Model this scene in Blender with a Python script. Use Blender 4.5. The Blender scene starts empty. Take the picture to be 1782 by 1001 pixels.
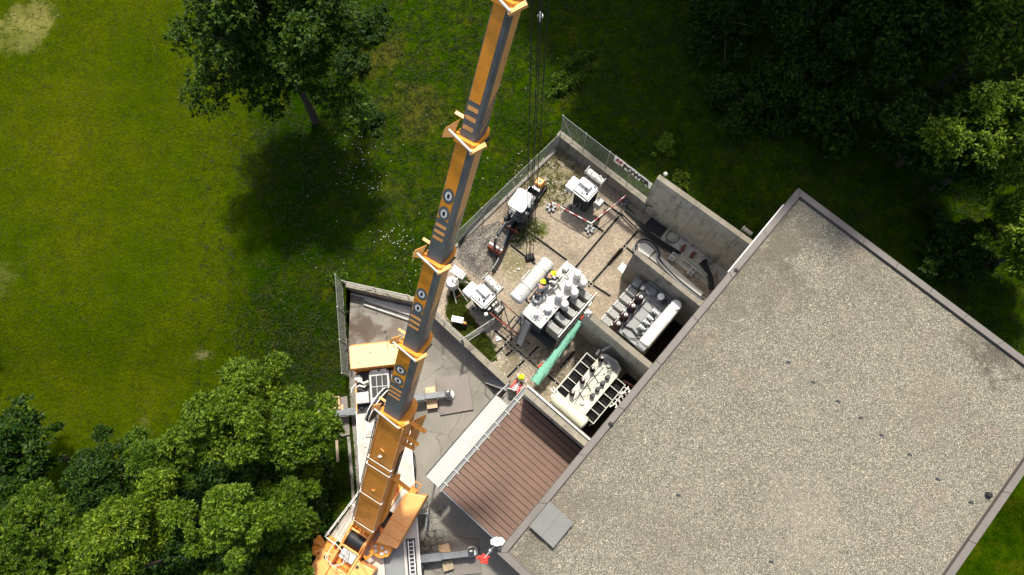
import bpy, bmesh, math, random
import numpy as np
from mathutils import Vector, Matrix, Quaternion
from mathutils.geometry import delaunay_2d_cdt
SC = bpy.context.scene
C = SC.collection
PI = math.pi
random.seed(7)
RNG = np.random.default_rng(11)

# ------------------------------------------------------------------ camera, sky, sun, exposure
CAM_H = 42.0
FPX = 1240.0                      # focal length in photo pixels (photo is 1782 wide)
TILT, ROLL = 0.229852, -0.065541  # near-nadir drone view
CAM_R = Matrix.Rotation(TILT, 3, 'X') @ Matrix.Rotation(ROLL, 3, 'Z')
cd = bpy.data.cameras.new('camera')
cam = bpy.data.objects.new('camera', cd)
C.objects.link(cam)
cam.matrix_world = Matrix.Translation((0, 0, CAM_H)) @ CAM_R.to_4x4()
cd.sensor_width = 36.0
cd.lens = FPX / 1782 * 36.0
cd.clip_start, cd.clip_end = 0.5, 2000.0
SC.camera = cam

SUN_EL, SUN_AZ = math.radians(63), math.radians(12)
w = bpy.data.worlds.new('World')
SC.world = w
w.use_nodes = True
nt = w.node_tree
sky = nt.nodes.new('ShaderNodeTexSky')
sky.sky_type = 'NISHITA'
sky.sun_disc = False
sky.sun_elevation, sky.sun_rotation = SUN_EL, SUN_AZ
sky.dust_density, sky.ozone_density = 4.0, 0.3
bg = nt.nodes['Background']
bg.inputs['Strength'].default_value = 0.15
nt.links.new(sky.outputs['Color'], bg.inputs['Color'])
ld = bpy.data.lights.new('sun', 'SUN')
ld.energy, ld.angle, ld.color = 4.4, math.radians(3.0), (1.0, 0.95, 0.86)
sun = bpy.data.objects.new('sun', ld)
C.objects.link(sun)
TOSUN = Vector((math.sin(SUN_AZ) * math.cos(SUN_EL), math.cos(SUN_AZ) * math.cos(SUN_EL), math.sin(SUN_EL)))
sun.rotation_euler = TOSUN.to_track_quat('Z', 'Y').to_euler()
sun.location = TOSUN * 80
SC.view_settings.view_transform = 'Standard'
SC.view_settings.look = 'None'
SC.view_settings.exposure = 0.3
SC.view_settings.gamma = 1.0
SC.cycles.max_bounces = 6
SC.cycles.transparent_max_bounces = 8

# ------------------------------------------------------------------ helpers
def at(px, py, z):
    """World point of a photo pixel at a real height z."""
    d = CAM_R @ Vector(((px - 891) / FPX, -(py - 500.5) / FPX, -1.0))
    t = (CAM_H - z) / -d.z
    return Vector((d.x * t, d.y * t, z))

def on_plane(px, py, a, b):
    """World point of a photo pixel on the vertical plane through a and b."""
    d = CAM_R @ Vector(((px - 891) / FPX, -(py - 500.5) / FPX, -1.0))
    n = Vector((-(b - a).y, (b - a).x, 0))
    o = Vector((0, 0, CAM_H))
    t = (a - o).dot(n) / d.dot(n)
    return o + d * t

def lin(c):
    c = c / 255
    return c / 12.92 if c <= 0.04045 else ((c + 0.055) / 1.055) ** 2.4

def rgb(r, g, b, k=1.0):
    return (lin(r) * k, lin(g) * k, lin(b) * k, 1)

class MB:
    def __init__(s):
        s.v, s.f, s.m, s.cur = [], [], [], 0
    def add(s, vs, fs):
        n = len(s.v)
        s.v.extend([Vector(v) for v in vs])
        for f in fs:
            s.f.append([i + n for i in f])
            s.m.append(s.cur)
        return s
    def box(s, c, d, rz=0, top=1.0, M=None):
        x, y, z = d[0] / 2, d[1] / 2, d[2] / 2
        vs = [Vector((sx * x * (top if sz > 0 else 1), sy * y * (top if sz > 0 else 1), sz * z)) for sz in (-1, 1) for sx, sy in ((-1, -1), (1, -1), (1, 1), (-1, 1))]
        if M is not None:
            vs = [M @ v for v in vs]
        elif rz:
            R = Matrix.Rotation(rz, 3, 'Z')
            vs = [R @ v for v in vs]
        c = Vector(c)
        return s.add([v + c for v in vs], [(3, 2, 1, 0), (4, 5, 6, 7), (0, 1, 5, 4), (1, 2, 6, 5), (2, 3, 7, 6), (3, 0, 4, 7)])
    def bar(s, p, q, w, h, up=(0, 0, 1)):
        p, q = Vector(p), Vector(q)
        d = (q - p).normalized()
        up = Vector(up)
        if abs(d.dot(up)) > 0.99:
            up = Vector((1, 0, 0))
        r = d.cross(up).normalized()
        u = r.cross(d)
        vs = []
        for o in (p, q):
            for a, b in ((-1, -1), (1, -1), (1, 1), (-1, 1)):
                vs.append(o + r * (a * w / 2) + u * (b * h / 2))
        return s.add(vs, [(0, 1, 2, 3), (7, 6, 5, 4), (0, 4, 5, 1), (1, 5, 6, 2), (2, 6, 7, 3), (3, 7, 4, 0)])
    def tube(s, p, q, r, r2=None, n=10, cap=True):
        p, q = Vector(p), Vector(q)
        r2 = r if r2 is None else r2
        d = (q - p).normalized()
        a = d.orthogonal().normalized()
        b = d.cross(a)
        vs = []
        for o, rr in ((p, r), (q, r2)):
            for k in range(n):
                t = 2 * PI * k / n
                vs.append(o + a * (math.cos(t) * rr) + b * (math.sin(t) * rr))
        fs = [(k, (k + 1) % n, n + (k + 1) % n, n + k) for k in range(n)]
        if cap:
            fs += [tuple(range(n - 1, -1, -1)), tuple(range(n, 2 * n))]
        return s.add(vs, fs)
    def path(s, pts, r, n=6):
        pts = [Vector(p) for p in pts]
        rings = []
        for i, p in enumerate(pts):
            d = (pts[min(i + 1, len(pts) - 1)] - pts[max(i - 1, 0)]).normalized()
            a = d.cross(Vector((0, 0, 1)))
            a = a.normalized() if a.length > 1e-3 else Vector((1, 0, 0))
            b = a.cross(d)
            rings.append([p + a * (math.cos(2 * PI * k / n) * r) + b * (math.sin(2 * PI * k / n) * r) for k in range(n)])
        vs = [v for rg in rings for v in rg]
        fs = []
        for i in range(len(pts) - 1):
            for k in range(n):
                fs.append((i * n + k, i * n + (k + 1) % n, (i + 1) * n + (k + 1) % n, (i + 1) * n + k))
        fs += [tuple(range(n - 1, -1, -1)), tuple(range((len(pts) - 1) * n, len(pts) * n))]
        return s.add(vs, fs)
    def prism(s, poly, z0, z1):
        area = sum(poly[i][0] * poly[(i + 1) % len(poly)][1] - poly[(i + 1) % len(poly)][0] * poly[i][1] for i in range(len(poly)))
        if area < 0:
            poly = poly[::-1]
        n = len(poly)
        vs = [(p[0], p[1], z0) for p in poly] + [(p[0], p[1], z1) for p in poly]
        fs = [tuple(range(n - 1, -1, -1)), tuple(range(n, 2 * n))] + [(k, (k + 1) % n, n + (k + 1) % n, n + k) for k in range(n)]
        return s.add(vs, fs)
    def face(s, pts):
        return s.add(pts, [tuple(range(len(pts)))])
    def lathe(s, c, prof, n=14, axis=(0, 0, 1)):
        c, ax = Vector(c), Vector(axis).normalized()
        a = ax.orthogonal().normalized()
        b = ax.cross(a)
        vs, fs = [], []
        for r, h in prof:
            for k in range(n):
                t = 2 * PI * k / n
                vs.append(c + ax * h + a * (math.cos(t) * r) + b * (math.sin(t) * r))
        for i in range(len(prof) - 1):
            for k in range(n):
                fs.append((i * n + k, i * n + (k + 1) % n, (i + 1) * n + (k + 1) % n, (i + 1) * n + k))
        fs += [tuple(range(n - 1, -1, -1)), tuple(range((len(prof) - 1) * n, len(prof) * n))]
        return s.add(vs, fs)
    def sph(s, c, r, n=12, sq=(1, 1, 1)):
        c = Vector(c)
        vs, fs = [], []
        m = n // 2
        for i in range(1, m):
            for k in range(n):
                th, ph = PI * i / m, 2 * PI * k / n
                vs.append(c + Vector((r * sq[0] * math.sin(th) * math.cos(ph), r * sq[1] * math.sin(th) * math.sin(ph), r * sq[2] * math.cos(th))))
        vs += [c + Vector((0, 0, r * sq[2])), c - Vector((0, 0, r * sq[2]))]
        t, b = len(vs) - 2, len(vs) - 1
        for i in range(m - 2):
            for k in range(n):
                fs.append((i * n + k, (i + 1) * n + k, (i + 1) * n + (k + 1) % n, i * n + (k + 1) % n))
        for k in range(n):
            fs.append((t, k, (k + 1) % n))
            fs.append((b, (m - 2) * n + (k + 1) % n, (m - 2) * n + k))
        return s.add(vs, fs)
    def build(s, name, mat, parent=None, world=False, org=None, smooth=None, bevel=0, rz=0):
        vs = s.v
        if world and parent is not None:
            P = ROOT[parent.name]
            R = Matrix.Rotation(-P[1], 3, 'Z')
            vs = [R @ (v - P[0]) for v in vs]
        elif org is not None:
            o = Vector(org)
            vs = [v - o for v in vs]
        me = bpy.data.meshes.new(name)
        me.from_pydata([tuple(v) for v in vs], [], s.f)
        for m in (mat if isinstance(mat, (list, tuple)) else [mat]):
            me.materials.append(m)
        if isinstance(mat, (list, tuple)) and len(mat) > 1:
            me.polygons.foreach_set('material_index', s.m)
        me.update()
        ob = bpy.data.objects.new(name, me)
        C.objects.link(ob)
        if parent is not None:
            ob.parent = parent
            ROOT[ob.name] = ROOT[parent.name]
        elif org is not None:
            ob.location = org
        if smooth:
            me.shade_smooth()
            try:
                me.set_sharp_from_angle(angle=math.radians(smooth if smooth > 1 else 40))
            except Exception:
                pass
        if bevel:
            b = ob.modifiers.new('bevel', 'BEVEL')
            b.width, b.segments, b.limit_method = bevel, 2, 'ANGLE'
        return ob

ROOT = {}
def thing(name, label, cat, loc=(0, 0, 0), rz=0, group=None):
    o = bpy.data.objects.new(name, None)
    C.objects.link(o)
    o.empty_display_size = 0.3
    o.location, o.rotation_euler = loc, (0, 0, rz)
    o['label'], o['category'] = label, cat
    if group:
        o['group'] = group
    ROOT[o.name] = (Vector(loc), rz)
    return o
def tag(o, label, cat, group=None):
    o['label'], o['category'] = label, cat
    if group:
        o['group'] = group
    return o
def setting(o, kind='structure', label=None, cat=None):
    o['kind'] = kind
    if label:
        o['label'], o['category'] = label, cat
    return o
def dup(root, loc, rz, label, group=None):
    def rec(o, par):
        c = o.copy()
        C.objects.link(c)
        if par is not None:
            c.parent = par
        for ch in o.children:
            rec(ch, c)
        return c
    c = rec(root, None)
    c.location, c.rotation_euler = loc, (0, 0, rz)
    c['label'] = label
    if group:
        c['group'] = group
    ROOT[c.name] = (Vector(loc), rz)
    return c

# ------------------------------------------------------------------ materials
def new_mat(name):
    m = bpy.data.materials.new(name)
    m.use_nodes = True
    n = m.node_tree.nodes
    return m, m.node_tree, n, n['Principled BSDF']
def pos(nt):
    g = nt.nodes.new('ShaderNodeNewGeometry')
    return g.outputs['Position']
def noise(nt, vec, scale, detail=4, rough=0.6, dist=0):
    t = nt.nodes.new('ShaderNodeTexNoise')
    t.inputs['Scale'].default_value, t.inputs['Detail'].default_value = scale, detail
    t.inputs['Roughness'].default_value, t.inputs['Distortion'].default_value = rough, dist
    nt.links.new(vec, t.inputs['Vector'])
    return t.outputs['Fac']
def ramp(nt, fac, stops, interp='LINEAR'):
    r = nt.nodes.new('ShaderNodeValToRGB')
    r.color_ramp.interpolation = interp
    el = r.color_ramp.elements
    while len(el) < len(stops):
        el.new(0.5)
    for e, (p, c) in zip(el, stops):
        e.position, e.color = p, c
    nt.links.new(fac, r.inputs['Fac'])
    return r.outputs['Color']
def mix(nt, fac, a, b, mode='MIX'):
    m = nt.nodes.new('ShaderNodeMix')
    m.data_type, m.blend_type = 'RGBA', mode
    for sock, v in ((m.inputs[0], fac), (m.inputs[6], a), (m.inputs[7], b)):
        if isinstance(v, (int, float, tuple)):
            sock.default_value = v
        else:
            nt.links.new(v, sock)
    return m.outputs[2]
def math_(nt, op, a, b=None, c=None, clamp=False):
    m = nt.nodes.new('ShaderNodeMath')
    m.operation, m.use_clamp = op, clamp
    for i, v in enumerate((a, b, c)):
        if v is None:
            continue
        if isinstance(v, (int, float)):
            m.inputs[i].default_value = v
        else:
            nt.links.new(v, m.inputs[i])
    return m.outputs[0]
def bump(nt, bsdf, h, strength=0.4, dist=0.05):
    b = nt.nodes.new('ShaderNodeBump')
    b.inputs['Strength'].default_value, b.inputs['Distance'].default_value = strength, dist
    nt.links.new(h, b.inputs['Height'])
    nt.links.new(b.outputs['Normal'], bsdf.inputs['Normal'])
def sstep(nt, v, a, b):
    m = nt.nodes.new('ShaderNodeMapRange')
    m.interpolation_type = 'SMOOTHSTEP'
    m.inputs['From Min'].default_value, m.inputs['From Max'].default_value = a, b
    nt.links.new(v, m.inputs['Value'])
    return m.outputs['Result']
def xyz(nt, vec):
    s = nt.nodes.new('ShaderNodeSeparateXYZ')
    nt.links.new(vec, s.inputs[0])
    return s.outputs[0], s.outputs[1], s.outputs[2]
def spot(nt, vec, p, r, soft=0.5, wob=None):
    """Mask that is 1 within r of the world point p (a stain, a bare patch, painted shade)."""
    d = nt.nodes.new('ShaderNodeVectorMath')
    d.operation = 'DISTANCE'
    nt.links.new(vec, d.inputs[0])
    d.inputs[1].default_value = (p[0], p[1], p[2])
    v = d.outputs['Value']
    if wob is not None:
        v = math_(nt, 'ADD', v, math_(nt, 'MULTIPLY', math_(nt, 'SUBTRACT', wob, 0.5), r * 4.0))
    return sstep(nt, v, r, r * (1 - soft))

def plain(name, col, rough=0.5, metal=0.0, var=0.12, scale=3.0, dirt=None, dirt_amt=0.4, bmp=0.0, spec=0.5):
    m, nt, n, b = new_mat(name)
    p = pos(nt)
    f = noise(nt, p, scale, 6, 0.65)
    lo = tuple(c * (1 - var) for c in col[:3]) + (1,)
    hi = tuple(min(1, c * (1 + var)) for c in col[:3]) + (1,)
    c = ramp(nt, f, [(0.3, lo), (0.7, hi)])
    if dirt:
        f2 = noise(nt, p, scale * 0.6, 8, 0.7, 0.6)
        k = math_(nt, 'MULTIPLY', sstep(nt, f2, 0.5, 0.72), dirt_amt)
        c = mix(nt, k, c, dirt)
    nt.links.new(c, b.inputs['Base Color'])
    b.inputs['Roughness'].default_value, b.inputs['Metallic'].default_value = rough, metal
    b.inputs['Specular IOR Level'].default_value = spec
    if bmp:
        bump(nt, b, noise(nt, p, scale * 8, 5), bmp, 0.02)
    return m

M = {}
M['orange'] = plain('orange_paint', rgb(238, 152, 46, 1.0), 0.4, var=0.1, scale=2.2, dirt=rgb(120, 70, 24), dirt_amt=0.5)
M['orange_faded'] = plain('orange_faded_paint', rgb(246, 172, 98, 1.0), 0.45, var=0.12, scale=2.0, dirt=rgb(126, 84, 44), dirt_amt=0.5)
M['orange_base'] = plain('orange_worn_paint', rgb(226, 146, 60, 1.0), 0.4, var=0.16, scale=0.9, dirt=rgb(105, 70, 30), dirt_amt=0.5)
M['yellow_roof'] = plain('cab_paint', rgb(248, 200, 138, 0.95), 0.45, var=0.04, scale=1.0)
M['boom_grey'] = plain('boom_grey_paint', rgb(98, 101, 102), 0.36, var=0.16, scale=1.6, dirt=rgb(52, 50, 46), dirt_amt=0.6)
M['white'] = plain('white_paint', (0.82, 0.80, 0.75, 1), 0.5, var=0.05, scale=2.0, dirt=(0.36, 0.31, 0.24, 1), dirt_amt=0.5)
M['offwhite'] = plain('offwhite_paint', (0.60, 0.59, 0.53, 1), 0.55, var=0.1, scale=3.0, dirt=(0.24, 0.19, 0.13, 1), dirt_amt=0.65)
M['cream'] = plain('cream_green_paint', (0.53, 0.54, 0.43, 1), 0.55, var=0.1, scale=3.0, dirt=(0.22, 0.19, 0.12, 1), dirt_amt=0.65)
M['carrier'] = plain('carrier_grey_paint', rgb(190, 184, 172), 0.45, var=0.1, scale=1.6, dirt=rgb(110, 104, 95), dirt_amt=0.5)
M['deck_grey'] = plain('deck_grey_paint', rgb(125, 128, 126), 0.5, var=0.12, scale=1.0, dirt=rgb(80, 80, 78), dirt_amt=0.4)
M['steel'] = plain('grey_steel', rgb(118, 122, 124), 0.45, var=0.14, scale=3, dirt=rgb(70, 66, 60), dirt_amt=0.5)
M['steel_light'] = plain('light_grey_steel', rgb(184, 184, 178), 0.45, var=0.14, scale=3.5, dirt=rgb(98, 88, 74), dirt_amt=0.65)
M['galv'] = plain('galvanised_steel', rgb(180, 180, 172), 0.45, 0.3, var=0.1, scale=5)
M['dark'] = plain('dark_steel', rgb(38, 44, 48), 0.45, var=0.2, scale=3)
M['tank_dark'] = plain('dark_tank_paint', rgb(52, 62, 70), 0.4, var=0.15, scale=2)
M['fin'] = plain('radiator_grey_paint', rgb(178, 178, 172), 0.45, var=0.1, scale=4)
M['fin_cream'] = plain('radiator_cream_paint', (0.42, 0.42, 0.35, 1), 0.5, var=0.1, scale=4)
M['black'] = plain('black_rubber', (0.012, 0.013, 0.015, 1), 0.6, var=0.2, scale=4)
M['bushing'] = plain('brown_porcelain', rgb(52, 26, 24), 0.25, var=0.1, scale=4)
M['porcelain'] = plain('white_porcelain', (0.75, 0.73, 0.68, 1), 0.3, var=0.05, scale=6)
M['copper'] = plain('rusty_iron', rgb(120, 66, 48), 0.6, 0.2, var=0.1, scale=6)
M['timber'] = plain('raw_timber', rgb(205, 172, 136), 0.8, var=0.16, scale=6, dirt=rgb(130, 100, 72), dirt_amt=0.4)
M['timber_grey'] = plain('weathered_timber', rgb(160, 145, 120), 0.85, var=0.16, scale=6, dirt=rgb(90, 78, 60), dirt_amt=0.5)
M['mat_plate'] = plain('outrigger_mat_plate', rgb(118, 110, 102), 0.6, var=0.12, scale=1.4, dirt=rgb(80, 72, 66), dirt_amt=0.6, bmp=0.15)
M['red'] = plain('red_paint', rgb(190, 40, 32), 0.5, var=0.1)
M['redcloth'] = plain('red_cloth', rgb(235, 70, 55), 0.8, var=0.15, scale=8)
M['hivis'] = plain('yellow_helmet', rgb(215, 235, 20), 0.35, var=0.03)
M['hivis_o'] = plain('orange_tape', rgb(225, 75, 30), 0.6, var=0.1)
M['skin'] = plain('skin', rgb(200, 150, 125), 0.6, var=0.05)
M['cloth_dark'] = plain('navy_workwear', rgb(36, 40, 52), 0.85, var=0.15, scale=12)
M['cloth_light'] = plain('pale_shirt', rgb(206, 190, 180), 0.85, var=0.08, scale=12)
M['cloth_brown'] = plain('brown_trousers', rgb(70, 52, 40), 0.85, var=0.1, scale=12)
M['cloth_grey'] = plain('grey_workwear', rgb(98, 100, 104), 0.85, var=0.1, scale=12)
M['glass'] = plain('dark_glass', (0.02, 0.025, 0.03, 1), 0.08, var=0.05)
M['ink_black'] = plain('black_ink', (0.012, 0.013, 0.016, 1), 0.6, var=0.02)
M['ink_red'] = plain('red_ink', rgb(176, 24, 34), 0.6, var=0.02)

M['net'] = plain('green_net', rgb(122, 180, 156, 1.0), 0.9, var=0.16, scale=5, bmp=0.6, spec=0.1)
M['grille'] = plain('grille_black', rgb(44, 46, 46), 0.5, var=0.1, scale=8)

def mat_concrete(name, col, streak=0.5, dark=rgb(60, 56, 48), scale=1.0):
    m, nt, n, b = new_mat(name)
    p = pos(nt)
    f = noise(nt, p, 1.3 * scale, 8, 0.68)
    c = ramp(nt, f, [(0.25, tuple(x * 0.78 for x in col[:3]) + (1,)), (0.5, col), (0.78, tuple(x * 1.15 for x in col[:3]) + (1,))])
    mp = nt.nodes.new('ShaderNodeMapping')
    mp.inputs['Scale'].default_value = (1, 1, 0.16)
    nt.links.new(p, mp.inputs['Vector'])
    s = noise(nt, mp.outputs['Vector'], 2.4, 6, 0.7)
    c = mix(nt, math_(nt, 'MULTIPLY', sstep(nt, s, 0.5, 0.72), streak), c, dark)
    px_, py_, pz_ = xyz(nt, p)
    board = math_(nt, 'FRACT', math_(nt, 'MULTIPLY', pz_, 1.7))
    ln = math_(nt, 'MULTIPLY', sstep(nt, board, 0.06, 0.0), 0.45)
    c = mix(nt, ln, c, dark)
    al = math_(nt, 'ADD', math_(nt, 'MULTIPLY', px_, .712), math_(nt, 'MULTIPLY', py_, -.702))
    pj = math_(nt, 'MULTIPLY', al, .8)
    vj = math_(nt, 'FRACT', pj)
    c = mix(nt, math_(nt, 'MULTIPLY', sstep(nt, vj, 0.03, 0.01), 0.55), c, dark)
    wn = nt.nodes.new('ShaderNodeTexWhiteNoise')
    wn.noise_dimensions = '2D'
    cb = nt.nodes.new('ShaderNodeCombineXYZ')
    nt.links.new(math_(nt, 'FLOOR', pj), cb.inputs[0])
    nt.links.new(math_(nt, 'FLOOR', math_(nt, 'MULTIPLY', pz_, 1.7)), cb.inputs[1])
    nt.links.new(cb.outputs[0], wn.inputs['Vector'])
    c = mix(nt, 0.35, c, ramp(nt, wn.outputs['Value'], [(0.0, rgb(100, 100, 100)), (1.0, rgb(158, 158, 158))]), 'OVERLAY')
    mo = noise(nt, p, 0.9, 5, 0.6)
    c = mix(nt, math_(nt, 'MULTIPLY', sstep(nt, mo, 0.55, 0.72), 0.3), c, rgb(84, 88, 56))
    nt.links.new(c, b.inputs['Base Color'])
    b.inputs['Roughness'].default_value = 0.9
    bump(nt, b, noise(nt, p, 14, 6), 0.25, 0.03)
    return m
M['concrete'] = mat_concrete('wall_concrete', rgb(206, 202, 188), 0.6)
M['concrete_old'] = mat_concrete('old_wall_concrete', rgb(160, 155, 145), 0.75)
M['coping_conc'] = mat_concrete('wall_top_concrete', rgb(158, 150, 132), 0.5)

def mat_tarmac():
    m, nt, n, b = new_mat('pavement_asphalt')
    p = pos(nt)
    f = noise(nt, p, 0.42, 6, 0.62)
    c = ramp(nt, f, [(0.28, rgb(122, 119, 110)), (0.5, rgb(141, 138, 129)), (0.75, rgb(156, 153, 143))])
    wob = noise(nt, p, 0.7, 6, 0.65)
    for q, r, k, col in (((640, 575), 1.0, 0.75, rgb(84, 68, 56)), ((612, 590), 0.9, 0.65, rgb(88, 72, 60)), ((625, 560), 0.8, 0.5, rgb(92, 80, 68)), ((690, 570), 0.9, 0.55, rgb(96, 80, 64)), ((760, 600), 1.2, 0.3, rgb(90, 84, 76)), ((800, 640), 1.0, 0.25, rgb(96, 90, 80)), ((715, 965), 1.0, 0.5, rgb(70, 64, 56)), ((790, 770), 1.0, 0.18, rgb(100, 94, 84))):
        c = mix(nt, math_(nt, 'MULTIPLY', spot(nt, p, at(q[0], q[1], 0), r, 0.7, wob), k), c, col)
    # crazed, oil-soaked patch with cracks beside the crane
    vo = nt.nodes.new('ShaderNodeTexVoronoi')
    vo.feature = 'DISTANCE_TO_EDGE'
    vo.inputs['Scale'].default_value = 3.0
    vv = nt.nodes.new('ShaderNodeVectorMath')
    vv.operation = 'ADD'
    nz = nt.nodes.new('ShaderNodeTexNoise')
    nz.inputs['Scale'].default_value = 2.0
    nt.links.new(p, nz.inputs['Vector'])
    nt.links.new(p, vv.inputs[0])
    sc = nt.nodes.new('ShaderNodeVectorMath')
    sc.operation = 'SCALE'
    sc.inputs['Scale'].default_value = 0.5
    nt.links.new(nz.outputs['Color'], sc.inputs[0])
    nt.links.new(sc.outputs[0], vv.inputs[1])
    nt.links.new(vv.outputs[0], vo.inputs['Vector'])
    cr = sstep(nt, vo.outputs['Distance'], 0.09, 0.02)
    area = math_(nt, 'ADD', spot(nt, p, at(752, 905, 0), 1.0, 0.6, wob), spot(nt, p, at(745, 935, 0), 1.0, 0.6, wob), clamp=True)
    c = mix(nt, math_(nt, 'MULTIPLY', math_(nt, 'MULTIPLY', cr, area), 0.8), c, rgb(58, 54, 46))
    # hairline cracks everywhere
    vo2 = nt.nodes.new('ShaderNodeTexVoronoi')
    vo2.feature = 'DISTANCE_TO_EDGE'
    vo2.inputs['Scale'].default_value = 0.33
    nt.links.new(vv.outputs[0], vo2.inputs['Vector'])
    c = mix(nt, math_(nt, 'MULTIPLY', sstep(nt, vo2.outputs['Distance'], 0.012, 0.003), 0.4), c, rgb(70, 66, 58))
    g = noise(nt, p, 22, 4, 0.7)
    c = mix(nt, 0.35, c, ramp(nt, g, [(0.35, rgb(70, 66, 60)), (0.65, rgb(176, 170, 156))]), 'OVERLAY')
    nt.links.new(c, b.inputs['Base Color'])
    b.inputs['Roughness'].default_value = 0.92
    bump(nt, b, noise(nt, p, 40, 4), 0.25, 0.02)
    return m
M['tarmac'] = mat_tarmac()

def mat_yard():
    m, nt, n, b = new_mat('yard_gravel')
    p = pos(nt)
    f = noise(nt, p, 0.5, 6, 0.62)
    c = ramp(nt, f, [(0.3, rgb(142, 130, 110)), (0.5, rgb(166, 152, 132)), (0.75, rgb(180, 167, 146))])
    wob = noise(nt, p, 0.9, 7, 0.7)
    fine = noise(nt, p, 4.5, 6, 0.75)
    for q, r, k, col in (((960, 290), 2.8, 0.85, rgb(116, 112, 66)), ((930, 335), 2.0, 0.6, rgb(118, 112, 70)), ((905, 395), 1.3, 0.95, rgb(84, 98, 18)), ((930, 405), 0.8, 0.9, rgb(90, 100, 22)), ((985, 345), 1.6, 0.6, rgb(110, 108, 70)), ((905, 470), 1.4, 0.6, rgb(122, 118, 76)), ((890, 450), 1.4, 0.6, rgb(120, 116, 72)), ((900, 615), 1.3, 0.55, rgb(116, 110, 82)), ((880, 640), 0.9, 0.5, rgb(106, 104, 70)), ((970, 640), 1.8, 0.65, rgb(92, 86, 66)), ((950, 655), 1.5, 0.6, rgb(100, 94, 70)), ((1010, 620), 1.6, 0.4, rgb(96, 90, 70)), ((870, 580), 1.0, 0.4, rgb(120, 114, 84))):
        k2 = math_(nt, 'MULTIPLY', spot(nt, p, at(q[0], q[1], 1.5), r, 0.75, wob), k)
        k2 = math_(nt, 'MULTIPLY', k2, sstep(nt, fine, 0.32, 0.56))
        c = mix(nt, k2, c, col)
    vo = nt.nodes.new('ShaderNodeTexVoronoi')
    vo.inputs['Scale'].default_value = 13
    nt.links.new(p, vo.inputs['Vector'])
    g = ramp(nt, xyz(nt, vo.outputs['Color'])[0], [(0.0, rgb(84, 80, 72)), (0.5, rgb(128, 128, 128)), (1.0, rgb(196, 190, 180))])
    c = mix(nt, 0.45, c, g, 'OVERLAY')
    nt.links.new(c, b.inputs['Base Color'])
    b.inputs['Roughness'].default_value = 0.95
    bump(nt, b, vo.outputs['Distance'], 0.5, 0.03)
    return m
M['yard'] = mat_yard()

def mat_gravel(name, cols, scale, patch=None, spots=(), z=8.0, big=0.25):
    m, nt, n, b = new_mat(name)
    p = pos(nt)
    vo = nt.nodes.new('ShaderNodeTexVoronoi')
    vo.inputs['Scale'].default_value = scale
    nt.links.new(p, vo.inputs['Vector'])
    r1, r2, r3 = xyz(nt, vo.outputs['Color'])
    c = ramp(nt, r1, [(0.0, cols[0]), (0.45, cols[1]), (0.8, cols[2]), (1.0, cols[3])])
    f = noise(nt, p, big, 6, 0.62)
    c = mix(nt, 0.5, c, ramp(nt, f, [(0.3, rgb(104, 103, 100)), (0.5, rgb(128, 128, 128)), (0.72, rgb(150, 148, 142))]), 'OVERLAY')
    f3 = noise(nt, p, 1.6, 6, 0.7)
    c = mix(nt, 0.4, c, ramp(nt, f3, [(0.3, rgb(98, 98, 98)), (0.7, rgb(158, 158, 158))]), 'OVERLAY')
    if patch:
        f2 = noise(nt, p, 0.8, 5, 0.6)
        c = mix(nt, math_(nt, 'MULTIPLY', sstep(nt, f2, 0.56, 0.7), 0.2), c, patch)
    wob = noise(nt, p, 1.1, 6, 0.7)
    for q, r, k, col in spots:
        c = mix(nt, math_(nt, 'MULTIPLY', spot(nt, p, at(q[0], q[1], z), r, 0.7, wob), k), c, col)
    nt.links.new(c, b.inputs['Base Color'])
    b.inputs['Roughness'].default_value = 0.95
    bump(nt, b, vo.outputs['Distance'], 0.8, 0.05)
    return m
M['roof_gravel'] = mat_gravel('roof_gravel', (rgb(98, 95, 82), rgb(165, 160, 142), rgb(188, 182, 163), rgb(236, 231, 215)), 37, rgb(156, 128, 110),
    [((1350, 410), 2.4, 0.55, rgb(98, 92, 76)), ((1330, 480), 2.6, 0.45, rgb(102, 96, 80)), ((1260, 540), 1.8, 0.35, rgb(104, 98, 82)), ((1500, 480), 1.8, 0.25, rgb(112, 106, 90)), ((1620, 700), 2.2, 0.25, rgb(120, 110, 92)), ((1150, 940), 2.4, 0.25, rgb(116, 108, 92)), ((1400, 900), 2.6, 0.2, rgb(170, 160, 140)), ((1742, 610), 1.6, 0.6, rgb(70, 64, 52)), ((1700, 590), 1.4, 0.4, rgb(84, 76, 62)), ((1000, 870), 2.0, 0.35, rgb(104, 98, 82)), ((1060, 760), 1.6, 0.3, rgb(104, 98, 82)), ((920, 960), 1.4, 0.45, rgb(96, 90, 74)), ((1180, 620), 2.0, 0.3, rgb(104, 98, 82))])
M['heap'] = mat_gravel('heap_gravel', (rgb(100, 96, 88), rgb(142, 136, 124), rgb(166, 158, 144), rgb(200, 193, 180)), 18, rgb(150, 138, 118), z=1.8, big=0.8)

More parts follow.
